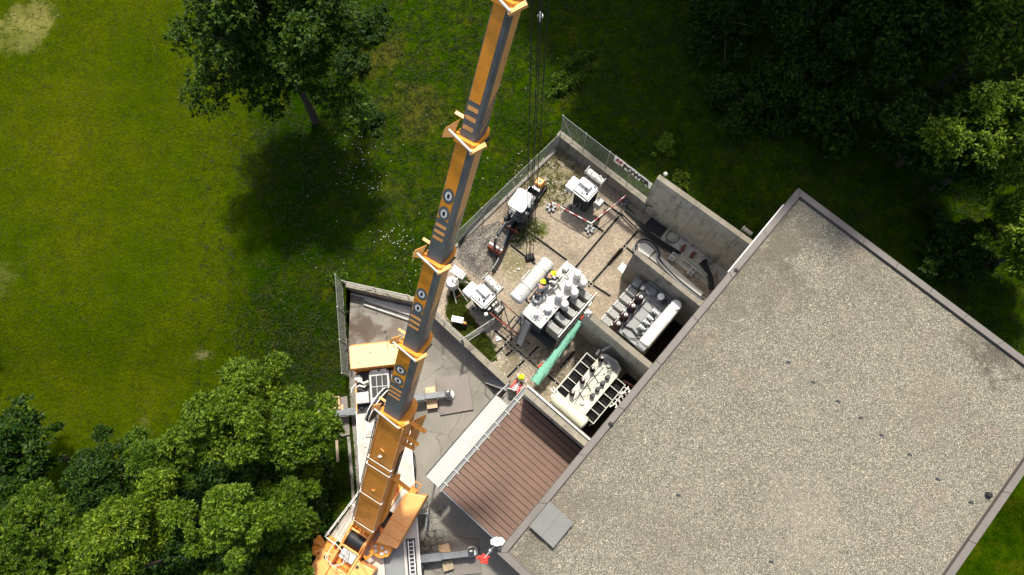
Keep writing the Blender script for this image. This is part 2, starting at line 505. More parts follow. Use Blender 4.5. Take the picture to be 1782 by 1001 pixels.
def mat_brownroof():
    m, nt, n, b = new_mat('brown_roof_sheet')
    p = pos(nt)
    g = noise(nt, p, 30, 3, 0.7)
    c = ramp(nt, g, [(0.3, rgb(108, 82, 68)), (0.5, rgb(128, 100, 84)), (0.7, rgb(144, 115, 97))])
    f = noise(nt, p, 0.8, 6, 0.7)
    c = mix(nt, 0.45, c, ramp(nt, f, [(0.3, rgb(92, 92, 92)), (0.7, rgb(160, 160, 160))]), 'OVERLAY')
    mp = nt.nodes.new('ShaderNodeMapping')
    mp.inputs['Rotation'].default_value = (0, 0, math.radians(44.6))
    mp.inputs['Scale'].default_value = (.25, 2.4, 1)
    nt.links.new(p, mp.inputs['Vector'])
    st = noise(nt, mp.outputs['Vector'], 1.0, 6, 0.65)
    c = mix(nt, math_(nt, 'MULTIPLY', sstep(nt, st, 0.48, 0.72), 0.28), c, rgb(96, 78, 64))
    li = noise(nt, p, 5.0, 6, 0.75)
    c = mix(nt, math_(nt, 'MULTIPLY', sstep(nt, li, 0.6, 0.7), 0.35), c, rgb(158, 142, 120))
    nt.links.new(c, b.inputs['Base Color'])
    b.inputs['Roughness'].default_value = 0.75
    return m
M['brown'] = mat_brownroof()
M['brown_seam'] = plain('brown_seam', rgb(58, 44, 36), 0.7, var=0.1)
M['coping'] = plain('grey_coping_sheet', rgb(108, 102, 95), 0.6, var=0.1, scale=1.5, dirt=rgb(96, 90, 80), dirt_amt=0.5)
M['canopy_white'] = plain('canopy_white_sheet', (0.54, 0.53, 0.47, 1), 0.5, var=0.06, scale=2, dirt=(0.45, 0.43, 0.36, 1), dirt_amt=0.35)
M['hatch'] = plain('grey_hatch_sheet', rgb(112, 112, 108), 0.6, var=0.08, scale=1.5, dirt=rgb(90, 88, 82), dirt_amt=0.5)
M['facade'] = plain('facade_render', rgb(120, 116, 106), 0.85, var=0.1, scale=1.0)

def grass_color(nt, p):
    X, Y, Z = xyz(nt, p)
    f1 = noise(nt, p, 0.16, 6, 0.6)
    f2 = noise(nt, p, 1.1, 7, 0.72)
    f3 = noise(nt, p, 9.0, 5, 0.75)
    lawn = ramp(nt, f1, [(0.3, rgb(78, 103, 3)), (0.5, rgb(91, 112, 6)), (0.72, rgb(110, 121, 14))])
    lawn = mix(nt, 0.5, lawn, ramp(nt, f2, [(0.28, rgb(78, 84, 78)), (0.72, rgb(180, 172, 166))]), 'OVERLAY')
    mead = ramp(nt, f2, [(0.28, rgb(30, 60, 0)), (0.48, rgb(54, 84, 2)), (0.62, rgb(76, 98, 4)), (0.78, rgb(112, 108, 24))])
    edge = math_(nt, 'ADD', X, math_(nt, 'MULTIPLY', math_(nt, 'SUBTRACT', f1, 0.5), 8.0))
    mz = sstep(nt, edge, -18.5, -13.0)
    shade_band = math_(nt, 'MULTIPLY', sstep(nt, edge, -18.0, -15.0), sstep(nt, edge, -8.0, -12.0))
    mead = mix(nt, math_(nt, 'MULTIPLY', shade_band, 0.6), mead, rgb(24, 56, 0))  # tree shadow on the meadow, painted in as a darker green
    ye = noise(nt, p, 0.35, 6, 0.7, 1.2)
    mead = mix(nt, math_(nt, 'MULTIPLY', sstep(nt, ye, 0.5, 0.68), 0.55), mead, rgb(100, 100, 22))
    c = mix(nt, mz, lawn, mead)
    c = mix(nt, 0.75, c, ramp(nt, f3, [(0.25, rgb(60, 66, 56)), (0.5, rgb(128, 128, 128)), (0.75, rgb(196, 192, 176))]), 'OVERLAY')
    return c, f3
def mat_grass():
    m, nt, n, b = new_mat('grass_ground')
    p = pos(nt)
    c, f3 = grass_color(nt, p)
    wob = noise(nt, p, 0.6, 7, 0.75)
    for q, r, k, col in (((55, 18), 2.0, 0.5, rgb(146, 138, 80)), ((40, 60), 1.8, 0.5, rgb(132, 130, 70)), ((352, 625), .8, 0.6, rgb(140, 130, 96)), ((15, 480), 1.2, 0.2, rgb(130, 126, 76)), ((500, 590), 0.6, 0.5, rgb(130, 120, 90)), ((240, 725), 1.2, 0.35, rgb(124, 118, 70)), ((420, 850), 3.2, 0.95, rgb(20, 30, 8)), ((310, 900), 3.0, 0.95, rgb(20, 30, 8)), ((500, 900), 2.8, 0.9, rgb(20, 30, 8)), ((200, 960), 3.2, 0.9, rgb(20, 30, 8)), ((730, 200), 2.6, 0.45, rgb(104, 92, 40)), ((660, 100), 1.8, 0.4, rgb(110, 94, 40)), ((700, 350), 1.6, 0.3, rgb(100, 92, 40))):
        c = mix(nt, math_(nt, 'MULTIPLY', spot(nt, p, at(q[0], q[1], 1), r, 0.85, wob), k), c, col)  # the near-black spots paint deep shade into the ground of the grove
    nt.links.new(c, b.inputs['Base Color'])
    b.inputs['Roughness'].default_value = 1.0
    b.inputs['Specular IOR Level'].default_value = 0.0
    h = math_(nt, 'ADD', f3, math_(nt, 'MULTIPLY', noise(nt, p, 3.0, 6, 0.7), 1.5))
    bump(nt, b, h, 1.0, 0.12)
    return m
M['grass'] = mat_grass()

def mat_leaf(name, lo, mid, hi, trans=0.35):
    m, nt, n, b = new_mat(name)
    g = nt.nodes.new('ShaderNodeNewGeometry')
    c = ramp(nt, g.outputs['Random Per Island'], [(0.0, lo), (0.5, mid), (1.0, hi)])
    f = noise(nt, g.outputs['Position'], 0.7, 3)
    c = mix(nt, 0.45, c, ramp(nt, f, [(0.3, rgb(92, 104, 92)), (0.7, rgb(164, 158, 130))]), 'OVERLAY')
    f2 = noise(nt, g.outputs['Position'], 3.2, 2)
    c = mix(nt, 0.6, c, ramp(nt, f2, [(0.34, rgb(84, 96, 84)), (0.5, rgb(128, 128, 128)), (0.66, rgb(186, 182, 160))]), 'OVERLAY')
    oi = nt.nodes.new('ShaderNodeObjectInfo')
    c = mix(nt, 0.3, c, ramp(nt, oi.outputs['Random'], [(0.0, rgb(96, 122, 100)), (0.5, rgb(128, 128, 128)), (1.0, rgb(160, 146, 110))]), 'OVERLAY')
    nt.links.new(c, b.inputs['Base Color'])
    b.inputs['Roughness'].default_value = 0.55
    b.inputs['Specular IOR Level'].default_value = 0.25
    tr = nt.nodes.new('ShaderNodeBsdfTranslucent')
    nt.links.new(c, tr.inputs['Color'])
    mx = nt.nodes.new('ShaderNodeMixShader')
    mx.inputs[0].default_value = trans
    nt.links.new(b.outputs[0], mx.inputs[1])
    nt.links.new(tr.outputs[0], mx.inputs[2])
    nt.links.new(mx.outputs[0], n['Material Output'].inputs['Surface'])
    return m
M['leaf_bright'] = mat_leaf('ash_leaf', rgb(66, 110, 2), rgb(130, 168, 14), rgb(200, 216, 84), 0.5)
M['leaf_mid'] = mat_leaf('maple_leaf', rgb(54, 100, 2), rgb(106, 148, 10), rgb(172, 196, 64), 0.5)
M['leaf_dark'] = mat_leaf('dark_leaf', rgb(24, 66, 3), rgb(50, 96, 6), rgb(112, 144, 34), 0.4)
M['banner'] = plain('banner_cloth', (0.86, 0.85, 0.83, 1), 0.7, var=0.03, scale=3)
b_nt = M['banner'].node_tree
b_tr = b_nt.nodes.new('ShaderNodeBsdfTranslucent')
b_tr.inputs['Color'].default_value = (.86, .85, .83, 1)
b_mx = b_nt.nodes.new('ShaderNodeMixShader')
b_mx.inputs[0].default_value = 0.55
b_nt.links.new(b_nt.nodes['Principled BSDF'].outputs[0], b_mx.inputs[1])
b_nt.links.new(b_tr.outputs[0], b_mx.inputs[2])
b_nt.links.new(b_mx.outputs[0], b_nt.nodes['Material Output'].inputs['Surface'])
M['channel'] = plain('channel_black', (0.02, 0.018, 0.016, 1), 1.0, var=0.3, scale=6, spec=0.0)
M['leaf_top'] = mat_leaf('lime_leaf', rgb(34, 76, 3), rgb(64, 110, 8), rgb(136, 166, 44), 0.45)
M['bark'] = plain('bark', rgb(70, 62, 50), 0.9, var=0.25, scale=5, bmp=0.5)
M['blade'] = mat_leaf('grass_blade', rgb(40, 66, 6), rgb(64, 88, 10), rgb(100, 110, 28), 0.3)
M['blade_lawn'] = mat_leaf('lawn_blade', rgb(66, 90, 6), rgb(90, 108, 10), rgb(124, 126, 34), 0.3)
M['petal'] = plain('white_petal', (0.8, 0.8, 0.72, 1), 0.7, var=0.03)

# ------------------------------------------------------------------ site frame
UA = math.radians(45.4)
U = Vector((math.cos(UA), math.sin(UA), 0))
V = Vector((math.sin(UA), -math.cos(UA), 0))
def uv(o, a, b, z=None):
    p = Vector(o) + U * a + V * b
    return Vector((p.x, p.y, o[2] if z is None else z))
YZ = 1.5                         # level of the transformer yard above the pavement
RW = at(865, 962, 8.0)           # west corner of the flat roof
RL, RD = 22.97, 15.9             # its sides

NW0, NW1 = at(602, 495, 1.25), at(718, 521, 1.25)              # wall north of the pavement
RT0, RT1 = at(740, 531, 1.75), at(884, 666, 1.75)            # retaining wall yard / pavement
BAY0 = at(911, 673, 6.6)                                     # bay walls, front ends
PAR0 = at(1020, 544, 6.45)
PAR1 = at(1105.5, 438, 6.45)
BIG0, BIG1 = at(1145, 307.5, 6.45), at(1309, 421, 6.45)
LOW0, LOW1 = at(972, 231, 2.95), at(1129, 353, 2.95)         # low wall below the banner
FEN0, FEN1 = at(968, 262, YZ), at(792, 431, YZ)              # kerb of the mesh fence

def flat(p):
    return (p.x, p.y)
TARMAC = [flat(NW0), flat(at(606, 600, 0)), flat(at(609, 690, 0)), flat(at(617, 790, 0)), flat(at(627, 940, 0)), (-9.4, -14), (-9.0, -24), (14, -24), (14, -2), (6, 1.5), flat(BAY0 + V * 4), flat(BAY0), flat(RT1), flat(RT0), flat(NW1)]
BLD_IN = uv(RW, 20, 3.0)
YARD = [flat(LOW0), flat(FEN1), flat(at(752, 478, YZ)), flat(RT0), flat(RT1), flat(BAY0), flat(BAY0 + V * 6.5), flat(BIG1 + V * 2.5), flat(BIG1), flat(BIG0), flat(LOW1)]

def inside(p, poly):
    x, y, r = p[0], p[1], False
    j = len(poly) - 1
    for i in range(len(poly)):
        if (poly[i][1] > y) != (poly[j][1] > y) and x < (poly[j][0] - poly[i][0]) * (y - poly[i][1]) / (poly[j][1] - poly[i][1]) + poly[i][0]:
            r = not r
        j = i
    return r
def ss(v, a, b):
    t = min(1, max(0, (v - a) / (b - a)))
    return t * t * (3 - 2 * t)
def ground_z(x, y):
    base = (1.12 + .38 * ss(x, -7.5, -4.5)) * ss(y, 4.5, 10.3)
    if x > -3:
        k = ss(x, -3, 4)
        base = base * (1 - k) + 1.5 * k
    d = (x - LOW0.x) * U.x + (y - LOW0.y) * U.y
    s = (x - LOW0.x) * V.x + (y - LOW0.y) * V.y
    add = 1.4 * ss(d, -1.6, 0.1) * ss(s, -4.5, 0.2)
    far = 0.9 * ss(d, 3, 14) * ss(s, 0, 10)
    return base + add + far + 0.10 * math.sin(x * 0.31 + 1) * math.sin(y * 0.27)

def build_ground():
    pts = []
    x = -37.0
    while x < 40:
        y = -13.0
        while y < 37:
            pts.append((x + random.uniform(-.15, .15), y + random.uniform(-.15, .15)))
            y += 0.7
        x += 0.7
    for i in range(-13, 14):
        for j in range(-13, 14):
            q = (i * 16.0, j * 16.0)
            if not (-38 < q[0] < 41 and -14 < q[1] < 38):
                pts.append(q)
    ed = []
    for poly in (TARMAC, YARD):
        n0 = len(pts)
        dense = []
        for i in range(len(poly)):
            a, b = Vector(poly[i]), Vector(poly[(i + 1) % len(poly)])
            k = max(1, int((b - a).length / 0.6))
            dense += [tuple(a.lerp(b, t / k)) for t in range(k)]
        pts.extend(dense)
        ed += [(n0 + i, n0 + (i + 1) % len(dense)) for i in range(len(dense))]
    r = delaunay_2d_cdt([Vector(p) for p in pts], ed, [], 0, 1e-4)
    vs, fs = r[0], r[2]
    out = []
    for f in fs:
        c = (sum(vs[i].x for i in f) / 3, sum(vs[i].y for i in f) / 3)
        if not inside(c, TARMAC) and not inside(c, YARD):
            out.append(tuple(f))
    me = bpy.data.meshes.new('grass_field')
    me.from_pydata([(v.x, v.y, ground_z(v.x, v.y)) for v in vs], [], out)
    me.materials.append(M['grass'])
    me.shade_smooth()
    o = bpy.data.objects.new('grass_field', me)
    C.objects.link(o)
    return setting(o)
build_ground()

def sheet(name, poly, z, mat):
    mb = MB()
    mb.prism([Vector((p[0], p[1])) for p in poly], z - 0.3, z)
    return setting(mb.build(name, mat))
sheet('pavement', TARMAC, 0.0, M['tarmac'])
sheet('yard_floor', YARD, YZ, M['yard'])

# dark drain channels that divide the yard into slabs
GRID = [((886, 425), (931, 460)), ((915, 401), (986, 453)), ((990, 470), (1062, 516)), ((1049.5, 352), (1084, 377)), ((1033, 392), (1052, 405)), ((1086, 428), (1104, 443)),
        ((1078, 376), (1000, 468)), ((1112, 400), (1024, 500)), ((1062, 361), (1040, 384)), ((1082, 434), (1058, 462)), ((937, 603), (880, 660)), ((893, 588), (847, 631)), ((861, 576), (974, 671)), ((884, 597), (916, 625)),
        ((917, 625), (942, 648)), ((975, 640), (1000, 612)), ((880, 620), (905, 597))]
for a, b in GRID:
    mb = MB()
    p, q = at(*a, YZ + .004), at(*b, YZ + .004)
    d = (q - p).normalized()
    n = Vector((-d.y, d.x, 0)) * 0.06
    mb.face([p - n, q - n, q + n, p + n])
    setting(mb.build('drain_channel', M['channel']))
    n2 = n.normalized() * 0.1
    mb = MB()
    mb.bar(p + n2 + Vector((0, 0, .012)), q + n2 + Vector((0, 0, .012)), 0.06, 0.04)
    mb.bar(p - n2 + Vector((0, 0, .008)), q - n2 + Vector((0, 0, .008)), 0.05, 0.03)
    setting(mb.build('kerb_strip', M['coping_conc']))

# the mossy grass corner of the yard
mb = MB()
GC = [(775, 545), (786, 500), (800, 470), (822, 495), (815, 545), (858, 600), (866, 628), (852, 630), (800, 588)]
mb.prism([at(*q, YZ) for q in GC], YZ - .1, YZ + .03)
setting(mb.build('grass_corner', M['grass']))
# black sheets standing in for deep shade at the back of two bays
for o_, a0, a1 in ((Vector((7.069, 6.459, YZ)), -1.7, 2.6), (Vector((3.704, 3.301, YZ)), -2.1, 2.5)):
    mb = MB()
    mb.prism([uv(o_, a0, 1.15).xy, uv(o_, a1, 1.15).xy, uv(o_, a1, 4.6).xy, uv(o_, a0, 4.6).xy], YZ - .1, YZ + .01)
    setting(mb.build('pit_or_shade_sheet', M['channel']))

# ------------------------------------------------------------------ walls
def wall(name, label, p, q, th, z0, z1, mat, cap=None, ends=(0, 0)):
    p, q = Vector(p), Vector(q)
    d = (q - p)
    d.z = 0
    d.normalize()
    p, q = p - d * ends[0], q + d * ends[1]
    root = thing(name, label, 'wall', (p.x, p.y, z0))
    mb = MB()
    n = Vector((-d.y, d.x, 0)) * th / 2
    mb.prism([(p - n).xy, (q - n).xy, (q + n).xy, (p + n).xy], z0, z1)
    mb.build('wall_body', mat, root, world=True)
    mb = MB()
    n2 = n * 1.03
    mb.prism([(p - n2).xy, (q - n2).xy, (q + n2).xy, (p + n2).xy], z1, z1 + 0.04)
    mb.build('wall_top', cap or M['coping_conc'], root, world=True)
    return root
DV = Vector(V)
wall('concrete_wall', 'tall board-marked concrete wall beside the cable trench with dark run-off stains', BIG0, BIG1 + V * 1.4, 0.28, 1.2, 6.45, M['concrete'])
wall('concrete_wall', 'low old concrete wall carrying the mesh fence and white banner', LOW0, LOW1, 0.34, 1.2, 2.95, M['concrete_old'])
wall('concrete_wall', 'concrete partition between the cable trench and the brown-bushing transformer', PAR1, PAR1 + V * 6, 0.26, 1.2, 6.45, M['concrete_old'])
wall('concrete_wall', 'concrete partition between the brown-bushing and the cream transformer', PAR0, PAR0 + V * 6, 0.3, 1.2, 6.45, M['concrete'])
bw = wall('concrete_wall', 'thick concrete wall between the cream transformer and the brown shed roof', BAY0 + V * 0.2, BAY0 + V * 6.4, 0.48, -.1, 6.5, M['concrete'], M['coping_conc'])
mb = MB()
mb.bar(uv(BAY0, .16, .1, 6.62), uv(BAY0, .16, 6, 6.62), .09, .1)
mb.build('edge_rail', M['galv'], bw, world=True)
wall('concrete_wall', 'concrete retaining wall between the yard and the pavement below the mesh panel', RT0, RT1, 0.36, -.1, 1.75, M['concrete_old'])
wall('concrete_wall', 'short concrete wall along the north edge of the pavement behind the grey pipes', NW0, NW1, 0.3, -.1, 1.25, M['concrete_old'])
wall('concrete_wall', 'stub of concrete wall behind the crane boom joining pavement wall and yard wall', NW1, RT0, 0.3, -.1, 1.5, M['concrete_old'])
# white cap on the partition end
mb = MB()
q = PAR0 + Vector((0, 0, .2))
mb.box(uv(q, 0, .1), (.34, .34, .26), UA, 0.85)
mb.sph(uv(q, 0, .1, q.z + .16), .13, 10)
tag(mb.build('wall_lamp', M['offwhite'], org=q), 'small off-white lamp housing on the end of the partition wall', 'lamp')

# kerbs along the pavement
mb = MB()
pts = [at(607, 760, 0.05), at(613, 830, .05), at(619, 930, .05)]
for a, b in zip(pts, pts[1:]):
    mb.bar(a, b, .16, .2)
setting(mb.build('kerb', M['concrete_old']))
mb = MB()
pts = [FEN0, FEN1]
mb.bar(FEN0 + Vector((0, 0, .06)), FEN1 + Vector((0, 0, .06)), .16, .16)
setting(mb.build('kerb', M['concrete_old']))

# ------------------------------------------------------------------ flat-roofed building
b = thing('flat_roof_building', 'large building with gravel flat roof and grey metal edging on the right', 'building', (uv(RW, RL / 2, RD / 2, 0)))
mb = MB()
mb.prism([uv(RW, .4, 2.4).xy, uv(RW, RL - .5, 2.4).xy, uv(RW, RL - .5, RD - .4).xy, uv(RW, .4, RD - .4).xy], -.2, 7.4)
mb.build('facade', M['facade'], b, world=True)
mb = MB()
mb.prism([uv(RW, .06, .06).xy, uv(RW, RL - .06, .06).xy, uv(RW, RL - .06, RD - .06).xy, uv(RW, .06, RD - .06).xy], 7.4, 7.86)
mb.build('roof_slab', M['facade'], b, world=True)
mb = MB()
NX, NY = 130, 90
vs, fs = [], []
for i in range(NX + 1):
    for j in range(NY + 1):
        p = uv(RW, .4 + (RL - .8) * i / NX, .4 + (RD - .8) * j / NY)
        e = min(i, NX - i, 4 * NY) * (RL / NX)
        e2 = min(j, NY - j) * (RD / NY)
        ed = min(e, e2)
        z = 7.93 + random.uniform(-.012, .012) + .03 * ss(ed, 0, 1.2)
        vs.append((p.x, p.y, z))
for i in range(NX):
    for j in range(NY):
        k = i * (NY + 1) + j
        fs.append((k, k + 1, k + NY + 2, k + NY + 1)[::-1])
mb.add(vs, fs)
mb.build('gravel_bed', M['roof_gravel'], b, world=True)
# metal edging with a proud rim, mitred ring, in sheets with seams
def ring(o0, o1, z0, z1):
    mb = MB()
    a = [uv(RW, o0, o0), uv(RW, RL - o0, o0), uv(RW, RL - o0, RD - o0), uv(RW, o0, RD - o0)]
    c = [uv(RW, o1, o1), uv(RW, RL - o1, o1), uv(RW, RL - o1, RD - o1), uv(RW, o1, RD - o1)]
    for i in range(4):
        j = (i + 1) % 4
        for s in range(8):
            t0, t1 = s / 8 + .0006, (s + 1) / 8 - .0006
            q = [a[i].lerp(a[j], t0), a[i].lerp(a[j], t1), c[i].lerp(c[j], t1), c[i].lerp(c[j], t0)]
            mb.prism([v.xy for v in q], z0, z1)
    return mb
ring(0, .32, 7.72, 8.1).build('edge_flashing', M['coping'], b, world=True)
mb = MB()
mb.bar(uv(RW, 17.2, -.03, 7.98), uv(RW, 21.8, -.03, 7.98), .05, .14)
mb.build('gutter_strip', M['white'], b, world=True)
hc = [at(961, 878, 8.32), at(994, 907, 8.32), at(961, 949, 8.32), at(922, 918, 8.32)]
hm = sum(hc, Vector()) / 4
mb = MB()
mb.box((hm.x, hm.y, 8.14), (1.28, 1.28, .36), UA)
h = mb.build('roof_hatch', M['hatch'], b, world=True, bevel=.02)
mb = MB()
mb.box((hm.x, hm.y, 8.335), (1.42, 1.42, .05), UA)
mb.bar(uv(hm, -.7, 0, 8.365), uv(hm, .7, 0, 8.365), .04, .03)
mb.build('hatch_lid', M['hatch'], h, world=True, bevel=.01)
for q in ((1062, 738), (1280, 471), (1722, 862)):
    p = at(*q, 8.05)
    mb = MB()
    mb.lathe((p.x, p.y, 7.93), [(.16, 0), (.16, .08), (.1, .14), (.11, .2), (.03, .22)], 10)
    for k in range(5):
        t = 2 * PI * k / 5
        mb.bar((p.x + .15 * math.cos(t), p.y + .15 * math.sin(t), 7.95), (p.x + .06 * math.cos(t), p.y + .06 * math.sin(t), 8.2), .02, .02)
    mb.build('roof_outlet', M['black'], b, world=True)
for q in ((1372, 630), (1415, 665), (1458, 698), (1498, 727), (1534, 757), (1583, 791), (1632, 834), (1342, 978), (1690, 874), (1180, 862)):
    p = at(*q, 8.0)
    mb = MB()
    mb.sph((p.x, p.y, 7.96), .085, 8, (1.2, .8, .5))
    mb.sph((p.x + .08, p.y - .05, 7.95), .06, 8, (1, 1, .5))
    mb.build('moss_tuft', M['dark'], b, world=True)
p = at(869, 956, 8.15)
mb = MB()
mb.lathe((p.x, p.y, 8.1), [(.1, 0), (.1, .1), (.06, .12)], 10)
mb.build('corner_vent', M['dark'], b, world=True)

# ------------------------------------------------------------------ shed with brown roof, canopy, rails
SL = at(770, 853, 4.0)
sh = thing('shed', 'shed with brown standing-seam roof between the pavement and the flat-roofed building', 'shed', uv(SL, 3.1, 2.2, 0))
mb = MB()
SLN = 6.25
mb.prism([uv(SL, .12, .12).xy, uv(SL, SLN - .1, .12).xy, uv(SL, SLN - .1, 6.2).xy, uv(SL, .12, 6.2).xy], -.1, 3.88)
mb.build('shed_wall', M['facade'], sh, world=True)
mb = MB()
mb.prism([uv(SL, 0, 0).xy, uv(SL, SLN, 0).xy, uv(SL, SLN, 6.2).xy, uv(SL, 0, 6.2).xy], 3.88, 3.97)
mb.build('roof_deck', M['brown_seam'], sh, world=True)
mb = MB()
n = 20
for i in range(n):
    a0, a1 = SLN * i / n + .02, SLN * (i + 1) / n - .02
    mb.prism([uv(SL, a0, .02).xy, uv(SL, a1, .02).xy, uv(SL, a1, 6.2).xy, uv(SL, a0, 6.2).xy], 3.974, 4.0)
mb.build('roof_sheets', M['brown'], sh, world=True)
mb = MB()
for i in range(1, n):
    a0 = SLN * i / n
    mb.bar(uv(SL, a0, .02, 4.0), uv(SL, a0, 6.2, 4.0), .022, .05)
mb.build('roof_seam', M['brown_seam'], sh, world=True)
mb = MB()
mb.bar(uv(SL, -.03, -.1, 3.98), uv(SL, -.03, 6.2, 3.98), .06, .12)
mb.build('verge_trim', M['steel'], sh, world=True)
gt = thing('gutter', 'grey gutter with pale pipe rails between the white canopy and the brown roof', 'gutter', uv(SL, 0, -.2, 3.9))
mb = MB()
mb.bar(uv(SL, -.1, -.14, 3.93), uv(SL, SLN + .5, -.14, 3.93), .2, .05)
mb.build('channel', M['steel'], gt, world=True)
for dv in (-.25, -.03):
    mb = MB()
    mb.tube(uv(SL, -.12, dv, 4.08), uv(SL, SLN + .55, dv, 4.08), .028, n=8)
    mb.build('rail', M['galv'], gt, world=True)
for i in range(8):
    a0 = .35 + i * .8
    mb = MB()
    mb.bar(uv(SL, a0, -.3, 4.05), uv(SL, a0, .1, 4.05), .05, .05)
    mb.build('bracket', M['galv'], gt, world=True)

CL = at(742, 828, 3.6)
CT = at(868, 692, 3.6)
cl_len = (CT - CL).dot(U)
can = thing('canopy', 'long white corrugated canopy along the edge of the brown shed roof', 'canopy', (CL.x, CL.y, 0))
mb = MB()
vs, fs = [], []
K = 4
N = int(cl_len / .13) * K
CWD = (SL - CL).dot(V) - .3
for i in range(N + 1):
    a = cl_len * i / N
    z = 3.62 + .025 * math.cos(2 * PI * i / K)
    for vv in (0, CWD):
        p = uv(CL, a, vv)
        vs.append((p.x, p.y, z + .04 * vv))
for i in range(N):
    fs.append((2 * i, 2 * i + 2, 2 * i + 3, 2 * i + 1)[::-1])
mb.add(vs, fs)
o = mb.build('canopy_sheet', M['canopy_white'], can, world=True)
so = o.modifiers.new('solid', 'SOLIDIFY')
so.thickness = .012
mb = MB()
mb.bar(uv(CL, -.02, -.03, 3.58), uv(CL, cl_len + .02, -.03, 3.58), .06, .12)
mb.bar(uv(CL, 0, CWD - .1, 3.52), uv(CL, cl_len, CWD - .1, 3.52), .06, .1)
mb.build('edge_beam', M['dark'], can, world=True)
for a in (.1, 1.9, 3.7, cl_len - .1):
    mb = MB()
    mb.bar(uv(CL, a, .06, 0), uv(CL, a, .06, 3.55), .08, .08, (1, 0, 0))
    mb.bar(uv(CL, a, .06, 3.52), uv(CL, a, CWD, 3.54), .05, .07)
    mb.build('post', M['dark'], can, world=True)

# landing between canopy and yard, with handrails and steps
LD = at(880, 690, 1.6)
lp = [at(868, 697, 1.5), at(888, 708, 1.5), at(908, 690, 1.5), at(890, 672, 1.5)]
ld_ = thing('stair_landing', 'grey landing slab with tubular handrails beside the white canopy', 'landing', (lp[0].x, lp[0].y, 0))
mb = MB()
mb.prism([p.xy for p in lp], 0, 1.5)
mb.build('slab', M['concrete_old'], ld_, world=True)
for a, bq in (((864, 687, 2.5), (885, 667, 2.5)), ((867, 691, 2.5), (883, 705, 2.5)), ((890, 704, 2.6), (910, 683, 2.6))):
    mb = MB()
    p, q = at(*a), at(*bq)
    mb.tube(p, q, .03)
    mb.tube(p - Vector((0, 0, .45)), q - Vector((0, 0, .45)), .022)
    for t in (0, .5, 1):
        r_ = p.lerp(q, t)
        mb.tube((r_.x, r_.y, 1.5), r_, .026)
    mb.build('handrail', M['galv'], ld_, world=True)
st = thing('steps', 'narrow metal steps going down from the yard wall to the pavement', 'steps', at(862, 660, 0))
s0, s1 = at(884, 672, 1.4), at(853, 661, .1)
for i in range(7):
    p = s0.lerp(s1, i / 6)
    mb = MB()
    mb.box(p, (.2, .62, .05), math.radians(-46 + 90 + 90))
    mb.build('tread', M['steel'], st, world=True)
for sgn in (-1, 1):
    mb = MB()
    n_ = Vector((.7, .7, 0)) * (.33 * sgn)
    mb.bar(s0 + n_ - Vector((0, 0, .08)), s1 + n_ - Vector((0, 0, .08)), .05, .16)
    mb.build('stringer', M['dark'], st, world=True)
mb = MB()
n_ = Vector((-.7, -.7, 0)) * .36
mb.tube(s0 + n_ + Vector((0, 0, .95)), s1 + n_ + Vector((0, 0, .95)), .025)
for t in (0, .5, 1):
    mb.tube(s0.lerp(s1, t) + n_, s0.lerp(s1, t) + n_ + Vector((0, 0, .95)), .02)
mb.build('handrail', M['galv'], st, world=True)

# ------------------------------------------------------------------ fences
def chainlink(mb, p, q, h, lean=Vector((0, 0, 0)), step=.15, r=.0028):
    """diagonal wires of a mesh fence between p and q (bottom line), height h"""
    L = (q - p).length
    d = (q - p) / L
    up = Vector((0, 0, 1)) + lean
    k = int((L + h) / step)
    for i in range(-int(h / step), int(L / step) + 1):
        for sg in (1, -1):
            x0 = i * step
            x1 = x0 + h
            a0, a1 = max(0, x0), min(L, x1)
            if a1 - a0 < .02:
                continue
            y0, y1 = a0 - x0, a1 - x0
            if sg < 0:
                y0, y1 = h - y0, h - y1
            A, B = p + d * a0 + up * y0, p + d * a1 + up * y1
            n = d.cross(up).normalized() * r
            m = (B - A).normalized().cross(n).normalized() * r
            mb.add([A - m, A + m, B + m, B - m], [(0, 1, 2, 3)])
            mb.add([A - n, A + n, B + n, B - n], [(0, 1, 2, 3)])
def fence(label, p, q, h, posts, z0=0, braces=(), cat='fence', top=True):
    root = thing('mesh_fence', label, cat, p)
    mb = MB()
    chainlink(mb, p + Vector((0, 0, .03)), q + Vector((0, 0, .03)), h - .05)
    mb.build('wire_mesh', M['galv'], root, world=True)
    if top:
        mb = MB()
        mb.tube(p + Vector((0, 0, h)), q + Vector((0, 0, h)), .012, n=5)
        mb.tube(p + Vector((0, 0, .08)), q + Vector((0, 0, .08)), .008, n=5)
        mb.build('tension_wire', M['galv'], root, world=True)
    for t in posts:
        mb = MB()
        c = p.lerp(q, t)
        mb.tube(c - Vector((0, 0, .05)), c + Vector((0, 0, h)), .026, n=8)
        mb.sph(c + Vector((0, 0, h + .02)), .05, 8)
        mb.build('post', M['galv'], root, world=True)
    for a, b_ in braces:
        mb = MB()
        mb.tube(a, b_, .024, n=8)
        mb.build('brace', M['galv'], root, world=True)
    return root
up = Vector((0, 0, 1))
lw = [LOW0 + up * .05 + (LOW1 - LOW0) * .02 + U * .06, LOW1 + up * .05 - (LOW1 - LOW0) * .02 + U * .06]
fence('galvanised mesh fence on top of the low concrete wall behind the banner', lw[0], lw[1], 2.2, (0, .26, .52, .76, 1), braces=((lw[0] + up * 2.0, lw[0] + (lw[1] - lw[0]) * .14 + up * .05),))
ff = [FEN0 + (FEN0 - FEN1) * .02 + up * .1, FEN1 + up * .1]
fence('galvanised mesh fence along the kerb behind the excavator', ff[0], ff[1], 2.0, (0, .27, .5, .73, 1))
tf = [at(604, 498, .05), at(607, 655, .05)]
tf[0].z = 1.2
